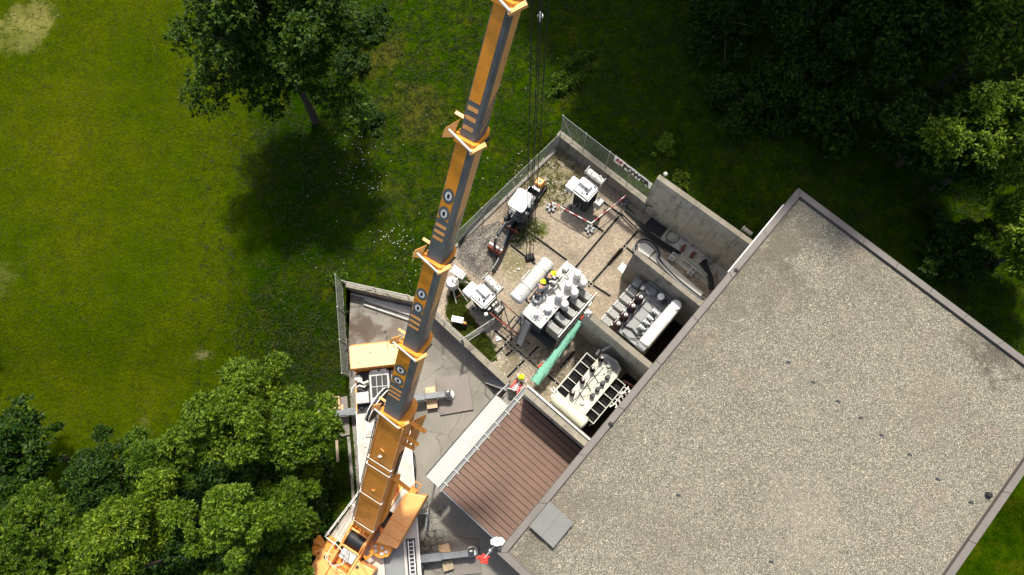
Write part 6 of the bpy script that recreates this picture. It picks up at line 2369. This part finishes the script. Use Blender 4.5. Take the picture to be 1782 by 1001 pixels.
# ------------------------------------------------------------------ people
def person(label, loc, rz, top, legs, joints, helmet):
    """One continuous skinned body; joints: dict of 3-D points in metres, figure faces +y."""
    r = thing('person', label, 'person', loc, rz)
    J = {k: Vector(v) for k, v in joints.items()}
    def skin_mesh(name, chain, mat, root_i=0, sub=1):
        vs, es, rs = [], [], []
        idx = {}
        for a, b_ in chain:
            for k in (a, b_):
                if k[0] not in idx:
                    idx[k[0]] = len(vs)
                    vs.append(J[k[0]])
                    rs.append(k[1])
            es.append((idx[a[0]], idx[b_[0]]))
        me = bpy.data.meshes.new(name)
        me.from_pydata([tuple(v) for v in vs], es, [])
        me.materials.append(mat)
        o = bpy.data.objects.new(name, me)
        C.objects.link(o)
        o.parent = r
        ROOT[o.name] = ROOT[r.name]
        m = o.modifiers.new('skin', 'SKIN')
        if not me.skin_vertices:
            bpy.context.view_layer.objects.active = o
        for i, q in enumerate(rs):
            me.skin_vertices[0].data[i].radius = q if isinstance(q, tuple) else (q, q)
            me.skin_vertices[0].data[i].use_root = (i == root_i)
        s = o.modifiers.new('sub', 'SUBSURF')
        s.levels = s.render_levels = sub
        return o
    for s in ('L', 'R'):
        sg = -1 if s == 'L' else 1
        hd_ = (J['hand' + s] - J['elb' + s]).normalized()
        side = hd_.cross(Vector((0, 0, 1)))
        side = side.normalized() if side.length > .05 else Vector((1, 0, 0))
        dn = hd_.cross(side)
        J['palm' + s] = J['hand' + s] + hd_ * .07
        for k, (o, ln) in enumerate(((-.03, .065), (-.01, .08), (.01, .076), (.03, .06))):
            J['f%d%s' % (k, s)] = J['palm' + s] + hd_ * .03 + side * o
            J['g%d%s' % (k, s)] = J['palm' + s] + hd_ * (.03 + ln * .6) + side * o * 1.2 + dn * .015
            J['h%d%s' % (k, s)] = J['palm' + s] + hd_ * (.03 + ln * .9) + side * o * 1.2 + dn * .04
        J['t' + s] = J['hand' + s] + hd_ * .05 + side * (.05 * sg)
        J['u' + s] = J['hand' + s] + hd_ * .095 + side * (.058 * sg)
    ch = [(('pel', .13), ('chest', (.15, .12))), (('chest', 0), ('neckb', .1)), (('neckb', 0), ('neck', .055)), (('neck', 0), ('head0', .075)), (('head0', 0), ('head', .1)), (('head', 0), ('crown', .075))]
    for s in ('L', 'R'):
        ch += [(('neckb', 0), ('sh' + s, .065)), (('sh' + s, 0), ('elb' + s, .045)), (('elb' + s, 0), ('hand' + s, .03)), (('hand' + s, 0), ('palm' + s, .036)),
               (('pel', 0), ('hip' + s, .09)), (('hip' + s, 0), ('knee' + s, .065)), (('knee' + s, 0), ('ank' + s, .042)), (('ank' + s, 0), ('toe' + s, .04))]
        for k in range(4):
            ch += [(('palm' + s, 0), ('f%d%s' % (k, s), .011)), (('f%d%s' % (k, s), 0), ('g%d%s' % (k, s), .009)), (('g%d%s' % (k, s), 0), ('h%d%s' % (k, s), .008))]
        ch += [(('hand' + s, 0), ('t' + s, .012)), (('t' + s, 0), ('u' + s, .009))]
    body = skin_mesh('body', ch, M['skin'])
    jk = [(('pel', (.16, .13)), ('chest', (.18, .14))), (('chest', 0), ('neckb', .11))]
    tz = [(('pel', (.155, .13)), ('hipL', .105)), (('pel', 0), ('hipR', .105))]
    for s in ('L', 'R'):
        jk += [(('neckb', 0), ('sh' + s, .085)), (('sh' + s, 0), ('elb' + s, .06)), (('elb' + s, 0), ('hand' + s, .045))]
        tz += [(('hip' + s, 0), ('knee' + s, .082)), (('knee' + s, 0), ('ank' + s, .062))]
    skin_mesh('jacket', jk, top)
    skin_mesh('trousers', tz, legs)
    for s in ('L', 'R'):
        mb = MB()
        c = (J['ank' + s] + J['toe' + s]) / 2
        mb.sph(c - up * .02, .075, 10, (.75, 1.7, .75))
        mb.build('boot', M['black'], r, smooth=180)
    hdir = (J['crown'] - J['head']).normalized()
    hc = J['head'] + hdir * .03
    mb = MB()
    mb.lathe(hc, [(.165, 0), (.15, .012), (.135, .02), (.125, .075), (.095, .125), (.05, .15), (.01, .156)], 18, hdir)
    fw = Vector(joints.get('face', (0, 1, 0))).normalized()
    mb.box(hc + fw * .15 + hdir * .005, (.14, .1, .02), math.atan2(fw.y, fw.x) - PI / 2)
    mb.build('helmet', M['hivis'] if helmet else M['white'], r, smooth=50)
    mb = MB()
    rt_ = fw.cross(hdir).normalized()
    f0 = J['head'] - hdir * .02
    mb.sph(f0 + fw * .1 - hdir * .02, .018, 8, (.8, 1, 1.4))
    for s in (-1, 1):
        mb.sph(f0 + rt_ * (.1 * s), .026, 8, (.6, 1, 1.4))
    mb.build('nose_and_ears', M['skin'], body, smooth=180)
    mb = MB()
    for s in (-1, 1):
        mb.sph(f0 + fw * .09 + rt_ * (.034 * s) + hdir * .015, .013, 8)
    mb.box(f0 + fw * .092 - hdir * .065, (.045, .012, .008))
    mb.build('eyes_and_mouth', M['dark'], body)
    return r
def pose(bend=0.0, arms=((-.3, .1, 1.1), (.3, .1, 1.1)), hands=((-.32, .35, 1.0), (.32, .35, 1.0)), step=.0, crouch=0.0):
    h = 1 - crouch
    px_ = Vector((0, -.1 * bend - .1 * crouch, .95 * h))
    ax_ = Vector((0, math.sin(bend), math.cos(bend)))
    nb = px_ + ax_ * .5
    fwd = Vector((0, math.cos(bend * .8), -math.sin(bend * .8)))
    j = {'pel': px_, 'chest': px_ + ax_ * .3, 'neckb': nb, 'neck': nb + ax_ * .08, 'head0': nb + ax_ * .14 + fwd * .02, 'head': nb + ax_ * .21 + fwd * .03, 'crown': nb + ax_ * .3 + fwd * .02, 'face': fwd}
    for s, sg, i in (('L', -1, 0), ('R', 1, 1)):
        j['sh' + s] = nb + Vector((.19 * sg, 0, -.02))
        j['elb' + s] = Vector(arms[i])
        j['hand' + s] = Vector(hands[i])
        j['hip' + s] = px_ + Vector((.1 * sg, 0, -.05))
        fy = step * sg
        j['knee' + s] = Vector((.11 * sg, fy * .5 + .22 * crouch + .02, .5 * h))
        j['ank' + s] = Vector((.12 * sg, fy - .05, .09))
        j['toe' + s] = Vector((.13 * sg, fy + .12, .05))
    return j
def on_nt(x, y, z):
    p = NT + U * x - V * y
    return (p.x, p.y, YZ + z)
person('worker in navy clothes and yellow helmet bending over the three boxes on the transformer cover', on_nt(.62, .56, 3.28), UA - 1.9, M['cloth_dark'], M['cloth_dark'], pose(.75, ((-.3, .42, 1.05), (.3, .4, 1.05)), ((-.2, .68, .95), (.2, .66, .92)), .12, .08), True)
person('worker in grey clothes and yellow helmet crouching by the open flange on the transformer', on_nt(-.1, .42, 3.46), UA - 1.3, M['cloth_grey'], M['cloth_dark'], pose(.9, ((-.32, .35, .75), (.32, .35, .75)), ((-.15, .6, .62), (.15, .6, .6)), .1, .3), True)
person('standing worker in pale shirt and yellow helmet at the end of the green net', at(905, 664, YZ), -.9, M['cloth_light'], M['cloth_brown'], pose(.12, ((-.3, .02, 1.15), (.3, .05, 1.15)), ((-.28, .24, 1.02), (.26, .28, 1.0)), .12), True)

# pebbles, litter and rubble that lie about the yard
def pebbles(name, spots, n, r0, r1, mat, z):
    mb = MB()
    for _ in range(n):
        q, rad = random.choice(spots)
        c = at(*q, z)
        a, d = random.uniform(0, 2 * PI), rad * math.sqrt(random.random())
        r = random.uniform(r0, r1)
        mb.sph(c + Vector((d * math.cos(a), d * math.sin(a), r * .3)), r, 6, (1, random.uniform(.6, 1), .6))
    return setting(mb.build(name, mat), 'stuff')
pebbles('pale_stones', (((960, 290), 2.2), ((980, 330), 2.0), ((935, 320), 1.6), ((960, 360), 1.8), ((895, 620), 1.2), ((870, 580), .9), ((930, 640), 1.0), ((900, 460), 1.6), ((945, 640), 1.2), ((985, 640), 1.2)), 520, .015, .05, M['offwhite'], YZ)
for q, nm in (((900, 469), 'single white stone lying on the mossy yard slab by the hook'), ((867, 590), 'crumpled white bag lying on the grass corner edge below the gate')):
    c = at(*q, YZ)
    mb = MB()
    for k in range(4 if 'bag' in nm else 1):
        mb.sph(c + Vector((.1 * math.cos(k * 2), .1 * math.sin(k * 2), .06)), .1, 8, (1, .8, .7))
    tag(mb.build('white_bag' if 'bag' in nm else 'white_stone', M['white'], org=c), nm, 'bag' if 'bag' in nm else 'stone')
# ------------------------------------------------------------------ vegetation
def quads_mesh(name, Q, mat, sharp=True):
    """Q: (n,4,3) array of leaf quads as one mesh."""
    n = len(Q)
    me = bpy.data.meshes.new(name)
    me.vertices.add(n * 4)
    me.vertices.foreach_set('co', Q.reshape(-1).astype(np.float32))
    me.loops.add(n * 4)
    me.loops.foreach_set('vertex_index', np.arange(n * 4, dtype=np.int32))
    me.polygons.add(n)
    me.polygons.foreach_set('loop_start', np.arange(0, n * 4, 4, dtype=np.int32))
    me.polygons.foreach_set('loop_total', np.full(n, 4, dtype=np.int32))
    me.materials.append(mat)
    me.update(calc_edges=True)
    me.validate()
    return me
def unit(a):
    return a / np.maximum(1e-6, np.linalg.norm(a, axis=-1, keepdims=True))
def leaves(base, d, ln, wd, rng):
    """diamond leaves: base point, direction, length, width, drooping a little"""
    n = len(base)
    s = unit(np.cross(d, unit(np.array([0, 0, 1.0]) + rng.normal(0, .45, (n, 3)))))
    mid = base + d * (ln * .5)[:, None]
    tip = base + d * ln[:, None] + np.array([0, 0, -1.0]) * (ln * .22)[:, None]
    return np.stack([base, mid - s * (wd * .5)[:, None], tip, mid + s * (wd * .5)[:, None]], 1)
def crown_quads(R, H, z0, lobes, ros, leaf, seed, k=9, spread=.9, gap=.0):
    rng = np.random.default_rng(seed)
    out, cen = [], []
    lobes = int(lobes * 1.5)
    for i in range(lobes):
        th = rng.uniform(0, 2 * PI)
        u_ = rng.uniform(-.4, 1)
        rr = math.sqrt(max(0, 1 - max(u_, 0) ** 2)) * rng.uniform(.5, 1.12)
        sq = 1 + .18 * math.sin(2 * th + seed) + .12 * math.sin(3 * th + 2 * seed)
        c = np.array([R * rr * sq * math.cos(th), R * rr * sq * math.sin(th), z0 + H * u_ + rng.uniform(-.3, .35) * H])
        r = R * (.12 + .24 * rng.random() ** 1.3)
        cen.append((c, r))
        nr = max(8, int(ros * (r / (R * .26)) ** 2 * rng.uniform(.8, 1.1)))
        v = unit(rng.normal(0, 1, (nr, 3)) + np.array([0, 0, .45]))
        rad = r * rng.uniform(.45, 1.2, nr)
        p = c + v * rad[:, None] * np.array([1, 1, .75])
        d0 = unit(v + np.array([0, 0, .25]))
        P = np.repeat(p, k, 0)
        D = unit(np.repeat(d0, k, 0) * .55 + rng.normal(0, spread, (nr * k, 3)) * np.array([1, 1, .6]))
        ln = leaf * 1.45 * rng.uniform(.6, 1.25, nr * k)
        out.append(leaves(P + D * (.1 * leaf), D, ln, ln * rng.uniform(.34, .5, nr * k), rng))
    # sparse inner foliage
    ni = lobes * ros // 2
    v = unit(rng.normal(0, 1, (ni, 3)))
    p = np.array([0, 0, z0]) + v * (rng.uniform(.1, .8, ni) ** .6)[:, None] * np.array([R * .85, R * .85, H * .85])
    D = unit(rng.normal(0, 1, (ni, 3)))
    ln = leaf * 1.5 * rng.uniform(.7, 1.3, ni)
    out.append(leaves(p, D, ln, ln * .6, rng))
    return np.concatenate(out), cen
def tree(label, base, R, H, z0, lobes, ros, leaf, seed, mat='leaf_bright', trunk_r=.16, lean=(0, 0), grp=None, limbs=9):
    r = thing('tree', label, 'tree', base, 0, grp)
    rng = random.Random(seed)
    Q, cen = crown_quads(R, H, z0, lobes, ros, leaf, seed)
    Q = Q + np.array([lean[0], lean[1], 0])
    o = bpy.data.objects.new('crown', quads_mesh('crown', Q, M[mat]))
    C.objects.link(o)
    o.parent = r
    mb = MB()
    top = Vector((lean[0] * .8, lean[1] * .8, z0 + H * .3))
    pts = [Vector((0, 0, -.3)), Vector((lean[0] * .2 + .06, lean[1] * .2, z0 * .35)), Vector((lean[0] * .5 - .05, lean[1] * .5 + .05, z0 * .7)), top]
    for a, b_, ra, rb in zip(pts, pts[1:], (trunk_r, trunk_r * .8, trunk_r * .6), (trunk_r * .8, trunk_r * .6, trunk_r * .3)):
        mb.tube(a, b_, ra, rb, 9)
    for i in range(min(limbs, len(cen))):
        c, rr = cen[i]
        q = Vector(c) + Vector((lean[0], lean[1], 0))
        t0 = rng.uniform(.45, .95)
        s = pts[1].lerp(pts[3], t0)
        m_ = s.lerp(q, .5) + Vector((0, 0, rr * .4))
        mb.tube(s, m_, trunk_r * .4, trunk_r * .25, 6)
        mb.tube(m_, q, trunk_r * .25, trunk_r * .08, 6)
        for k in range(3):
            e = q + Vector((rng.uniform(-1, 1), rng.uniform(-1, 1), rng.uniform(-.2, .8))) * rr
            mb.tube(m_.lerp(q, .6), e, trunk_r * .1, .008, 5)
    mb.build('trunk', M['bark'], r, smooth=60)
    return r
def crown_at(px, py, z):
    p = at(px, py, z)
    return p
# left bottom grove: (crown centre in the photo, height, radius ...)
G = 'trees of the grove left of the crane'
GROVE = [
    ('bright tree with the lightest clumped top, farthest from the viewer in the left grove', (432, 690), 7.0, 1.9, 1.8, 24, 105, 0.119, 'leaf_bright'),
    ('broad ash-like tree reaching over the outrigger mat beside the crane', (508, 752), 5.6, 1.85, 1.5, 24, 105, 0.140, 'leaf_bright'),
    ('bright tree in the middle of the left grove below the lightest top', (375, 745), 8.2, 1.8, 1.6, 22, 105, 0.133, 'leaf_bright'),
    ('pale-tipped tree in front of the dark gap in the left grove', (400, 905), 9.0, 1.6, 1.6, 20, 112, 0.133, 'leaf_bright'),
    ('tree with feathery twigs between the dark gap and the crane counterweight', (488, 880), 5.2, 1.6, 1.4, 20, 87, 0.140, 'leaf_mid'),
    ('dark fine-leaved tree on the upper edge of the left grove', (185, 838), 6.0, 1.7, 1.3, 24, 105, 0.100, 'leaf_dark'),
    ('pale tree on the right side of the lower left corner group', (228, 925), 9.0, 1.8, 1.7, 22, 108, 0.126, 'leaf_bright'),
    ('wide tree filling the lower left corner of the picture', (70, 930), 8.5, 2.1, 1.8, 24, 108, 0.133, 'leaf_mid'),
    ('low tree at the bottom edge next to the crane counterweight', (496, 992), 4.0, 1.2, 1.1, 16, 80, 0.140, 'leaf_mid'),
    ('tree on the bottom edge below the pale-tipped tree', (395, 1030), 7.0, 1.4, 1.3, 16, 98, 0.133, 'leaf_mid'),
    ('mid green tree between the dark fine-leaved tree and the bright middle tree', (280, 810), 7.0, 1.5, 1.4, 20, 105, 0.133, 'leaf_mid'),
    ('tree on the bottom edge left of the centre of the grove', (150, 1015), 8.5, 1.8, 1.6, 22, 105, 0.133, 'leaf_bright'),
    ('slender tree right of the broad ash-like tree beside the dark gap', (528, 822), 4.0, .9, 1.2, 14, 70, 0.140, 'leaf_mid'),
]
for i, (lab, c, z, R, H, lb, ro, lf, mt) in enumerate(GROVE):
    p = at(*c, z)
    gz = ground_z(p.x, p.y)
    tree(lab, (p.x, p.y, gz), R, H, z - gz, lb, ro, lf, 100 + i, mt, .1, grp=G)
p = at(25, 800, 4.5)
tree('dark low tree on the left edge of the picture above the corner tree', (p.x, p.y, 0.3), 2.0, 1.4, 4.0, 28, 34, .2, 131, 'leaf_dark', .13, grp=G)
p = at(-75, 610, .5)
tree('tall tree beyond the left border that throws its shadow on the lawn', (p.x, p.y, .5), 2.6, 2.4, 5, 24, 26, .34, 132, 'leaf_dark', .16)
# the big dark tree at the top
p = at(546, 207, 1.5)
tree('big dark tree at the top beside the mown lawn with a visible trunk', (p.x, p.y, ground_z(p.x, p.y)), 3.6, 4.2, 8.9, 64, 120, .15, 140, 'leaf_top', .26, lean=(.8, .2), limbs=16)
# trees at the right and top right
RT = [
    ('tree with bright leaf sprays on the right border above the roof', (1740, 255), 9.5, 2.5, 2.6, 24, 90, .15, 'leaf_bright'),
    ('lower tree on the right border just above the far roof corner', (1800, 430), 8.0, 2.2, 2.4, 22, 90, .15, 'leaf_bright'),
    ('tree with pale tips in the top right corner', (1760, 40), 11.0, 3.0, 2.8, 24, 90, .16, 'leaf_bright'),
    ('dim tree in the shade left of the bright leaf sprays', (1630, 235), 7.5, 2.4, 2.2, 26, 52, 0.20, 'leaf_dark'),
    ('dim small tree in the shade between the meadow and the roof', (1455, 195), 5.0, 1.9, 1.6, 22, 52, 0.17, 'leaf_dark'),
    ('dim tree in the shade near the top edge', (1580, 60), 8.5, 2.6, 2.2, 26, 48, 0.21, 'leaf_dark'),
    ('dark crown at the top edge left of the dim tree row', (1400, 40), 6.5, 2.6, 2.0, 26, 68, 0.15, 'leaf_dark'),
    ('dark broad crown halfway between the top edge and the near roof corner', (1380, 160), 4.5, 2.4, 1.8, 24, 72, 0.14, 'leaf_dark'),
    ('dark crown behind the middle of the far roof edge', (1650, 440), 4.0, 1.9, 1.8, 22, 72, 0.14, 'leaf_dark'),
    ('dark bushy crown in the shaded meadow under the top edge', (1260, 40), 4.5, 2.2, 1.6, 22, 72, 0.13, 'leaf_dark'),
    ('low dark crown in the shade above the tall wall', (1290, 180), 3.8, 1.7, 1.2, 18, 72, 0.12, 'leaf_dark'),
]
for i, (lab, c, z, R, H, lb, ro, lf, mt) in enumerate(RT):
    p = at(*c, z)
    gz = ground_z(p.x, p.y)
    tree(lab, (p.x, p.y, gz), R, H, z - gz, lb, ro, lf, 160 + i, mt, .2, grp='trees above the roof on the right')
# tall trees just beyond the top edge: their shade makes the meadow dark
TALL = [(13.0, 33), (19, 28.5), (24, 28), (40, 26), (17.5, 31.5), (22, 31.5), (26.5, 31), (31, 30), (35.5, 28.5), (11, 38.5), (20, 37), (29, 36), (37, 34), (40, 22)]
proto = None
for i, (x, y) in enumerate(TALL):
    lab = 'tall dark tree beyond the top right edge that shades the meadow'
    if proto is None:
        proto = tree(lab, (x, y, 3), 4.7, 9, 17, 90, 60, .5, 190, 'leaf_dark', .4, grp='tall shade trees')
    else:
        c_ = dup(proto, (x, y, 3), i * 1.3, lab, 'tall shade trees')
        if 16 < x < 24:
            c_.scale = (1.1, 1.1, 1.25)

# dense dark undergrowth added so the grove gaps read as deep shade
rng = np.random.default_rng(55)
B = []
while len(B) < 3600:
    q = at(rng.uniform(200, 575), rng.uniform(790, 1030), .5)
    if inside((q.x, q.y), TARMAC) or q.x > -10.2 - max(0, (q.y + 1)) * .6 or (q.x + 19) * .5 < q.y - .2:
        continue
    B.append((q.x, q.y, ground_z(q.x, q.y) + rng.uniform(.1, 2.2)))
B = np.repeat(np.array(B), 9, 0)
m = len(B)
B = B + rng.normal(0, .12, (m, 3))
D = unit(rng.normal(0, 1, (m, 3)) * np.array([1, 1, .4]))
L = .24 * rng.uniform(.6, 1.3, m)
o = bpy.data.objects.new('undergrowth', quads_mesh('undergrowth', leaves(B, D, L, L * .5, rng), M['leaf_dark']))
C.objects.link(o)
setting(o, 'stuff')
o['label'] = 'dark undergrowth added to darken the gaps between the trees of the left grove'

# long grass of the unmown strip, and the short lawn
def blades(name, n, region, ln, wd, mat, seed, per=7, lie=.75):
    rng = np.random.default_rng(seed)
    P = []
    while len(P) < n:
        x, y = region(rng)
        if inside((x, y), TARMAC) or inside((x, y), YARD):
            continue
        if ((Vector((x, y, 0)) - RW).dot(U) > -.5 and (Vector((x, y, 0)) - RW).dot(V) > 1.5 and (Vector((x, y, 0)) - RW).dot(U) < RL):
            continue
        P.append((x, y, ground_z(x, y)))
    P = np.array(P)
    m = len(P) * per
    B = np.repeat(P, per, 0) + rng.normal(0, .07, (m, 3)) * np.array([1, 1, 0])
    az = np.repeat(rng.uniform(0, 2 * PI, len(P)), per) + rng.normal(0, .9, m)
    el = rng.uniform(.15, 1.2, m) * (1.2 - lie) + .25
    D = np.stack([np.cos(az) * np.cos(el), np.sin(az) * np.cos(el), np.sin(el)], 1)
    L = ln * rng.uniform(.5, 1.3, m)
    Q = leaves(B, D, L, np.full(m, wd) * rng.uniform(.6, 1.3, m), rng)
    o = bpy.data.objects.new(name, quads_mesh(name, Q, M[mat]))
    C.objects.link(o)
    setting(o, 'stuff')
    o['label'] = 'long unmown grass round the transformer yard' if 'meadow' in name else 'short mown lawn grass'
    return o
def reg_meadow(rng):
    while True:
        y = rng.uniform(3.5, 33)
        x = rng.uniform(-19, 34)
        if x > -15 + 1.5 * math.sin(y * .6) or rng.random() < .15:
            return x, y
def reg_strip(rng):
    return rng.uniform(-14, -9.2), rng.uniform(-6, 9)
def reg_lawn(rng):
    return rng.uniform(-36, -14), rng.uniform(-6, 34)
blades('meadow_grass', 22000, reg_meadow, .3, .032, 'blade', 5, 6)
blades('meadow_grass', 1600, reg_strip, .22, .03, 'blade', 6)
blades('lawn_grass', 14000, reg_lawn, .1, .03, 'blade_lawn', 8, 5)
def reg_corner(rng):
    while True:
        p = at(rng.uniform(778, 862), rng.uniform(480, 628), YZ)
        if inside((p.x, p.y), [at(*q, YZ).xy for q in GC]):
            return p.x, p.y
rng = np.random.default_rng(77)
B = []
for _ in range(1700):
    x, y = reg_corner(rng)
    B.append((x, y, YZ + .02))
for (q, rad, n) in (((905, 396), 1.2, 260), ((930, 405), .6, 90), ((955, 285), 2.2, 260), ((925, 325), 1.4, 160), ((985, 345), 1.0, 90)):
    c = at(*q, YZ)
    for _ in range(n):
        a, d = rng.uniform(0, 2 * PI), rad * rng.random() ** .6
        B.append((c.x + d * math.cos(a), c.y + d * math.sin(a), YZ))
B = np.repeat(np.array(B), 5, 0)
m = len(B)
B = B + rng.normal(0, .05, (m, 3)) * np.array([1, 1, 0])
az, el = rng.uniform(0, 2 * PI, m), rng.uniform(.2, .9, m)
D = np.stack([np.cos(az) * np.cos(el), np.sin(az) * np.cos(el), np.sin(el)], 1)
Q = leaves(B, D, .16 * rng.uniform(.5, 1.3, m), np.full(m, .035), rng)
o = bpy.data.objects.new('yard_weeds', quads_mesh('yard_weeds', Q, M['blade_lawn']))
C.objects.link(o)
setting(o, 'stuff')
o['label'] = 'weeds and grass growing in the corners of the transformer yard'

# white flower heads in the unmown grass
FL = [((600, 250), 1.1, 50), ((640, 255), 1.4, 45), ((625, 310), 1.3, 60), ((650, 320), .9, 50), ((690, 410), 1.3, 60), ((705, 425), 1.0, 50), ((670, 405), .8, 30), ((720, 465), 1.0, 40), ((595, 480), .8, 14), ((555, 440), .8, 10), ((800, 210), 2.6, 20), ((720, 190), 2.4, 20), ((960, 120), 1.8, 12), ((930, 150), 1.6, 12), ((1330, 118), .6, 6), ((1080, 72), .5, 5), ((1240, 15), 1.4, 16), ((1250, 60), 1.0, 8), ((540, 320), 2.0, 16), ((850, 330), 1.4, 10)]
mb = MB()
for q, rad, n in FL:
    for _ in range(int(n * .4)):
        a, d = random.uniform(0, 2 * PI), rad * (.3 + 1.3 * random.random() ** 2)
        c = at(*q, 1.5)
        x, y = c.x + d * math.cos(a), c.y + d * math.sin(a)
        if inside((x, y), TARMAC) or inside((x, y), YARD):
            continue
        z = ground_z(x, y) + random.uniform(.15, .4)
        r = random.uniform(.012, .03)
        mb.lathe((x, y, z), [(r * .5, -.02), (r, 0), (r * .6, .015)], 6)
o = mb.build('white_flowers', M['petal'])
setting(o, 'stuff')
o['label'] = 'white flower heads scattered in the unmown grass'
# low weeds and shrubs along the edges
def shrub(label, px, R, seed, mat='leaf_mid'):
    c = at(*px, 1.5)
    z = ground_z(c.x, c.y)
    r = thing('shrub', label, 'shrub', (c.x, c.y, z))
    Q, _ = crown_quads(R, R * .45, R * .25, 12, 40, .1, seed)
    o = bpy.data.objects.new('foliage', quads_mesh('foliage', Q, M[mat]))
    C.objects.link(o)
    o.parent = r
    mb = MB()
    for k in range(5):
        a = k * 1.3
        mb.tube((0, 0, -.1), (R * .5 * math.cos(a), R * .5 * math.sin(a), R * .6), .02, .008, 5)
    mb.build('stem', M['bark'], r)
for lab, q, R, sd, mt in (('leafy shrub in the sunlit meadow right of the hanging ropes', (985, 160), 1.0, 301, 'leaf_mid'), ('low green shrub in the meadow beside the top fence corner', (1010, 130), .8, 302, 'leaf_mid'), ('small yellowish shrub behind the banner', (1150, 275), .7, 303, 'leaf_bright'), ('dark weed clump at the foot of the pavement corner', (587, 483), .5, 304, 'leaf_mid'), ('dark shrub under the edge of the big top tree', (640, 205), .9, 305, 'leaf_dark'), ('tall dark weeds right beside the big top tree', (610, 110), 1.3, 307, 'leaf_dark'), ('dark bush between the big top tree and the top edge', (650, 40), 1.2, 308, 'leaf_dark'), ('weedy shrub behind the end of the tall wall', (1175, 330), .5, 306, 'leaf_mid')):
    shrub(lab, q, R, sd, mt)
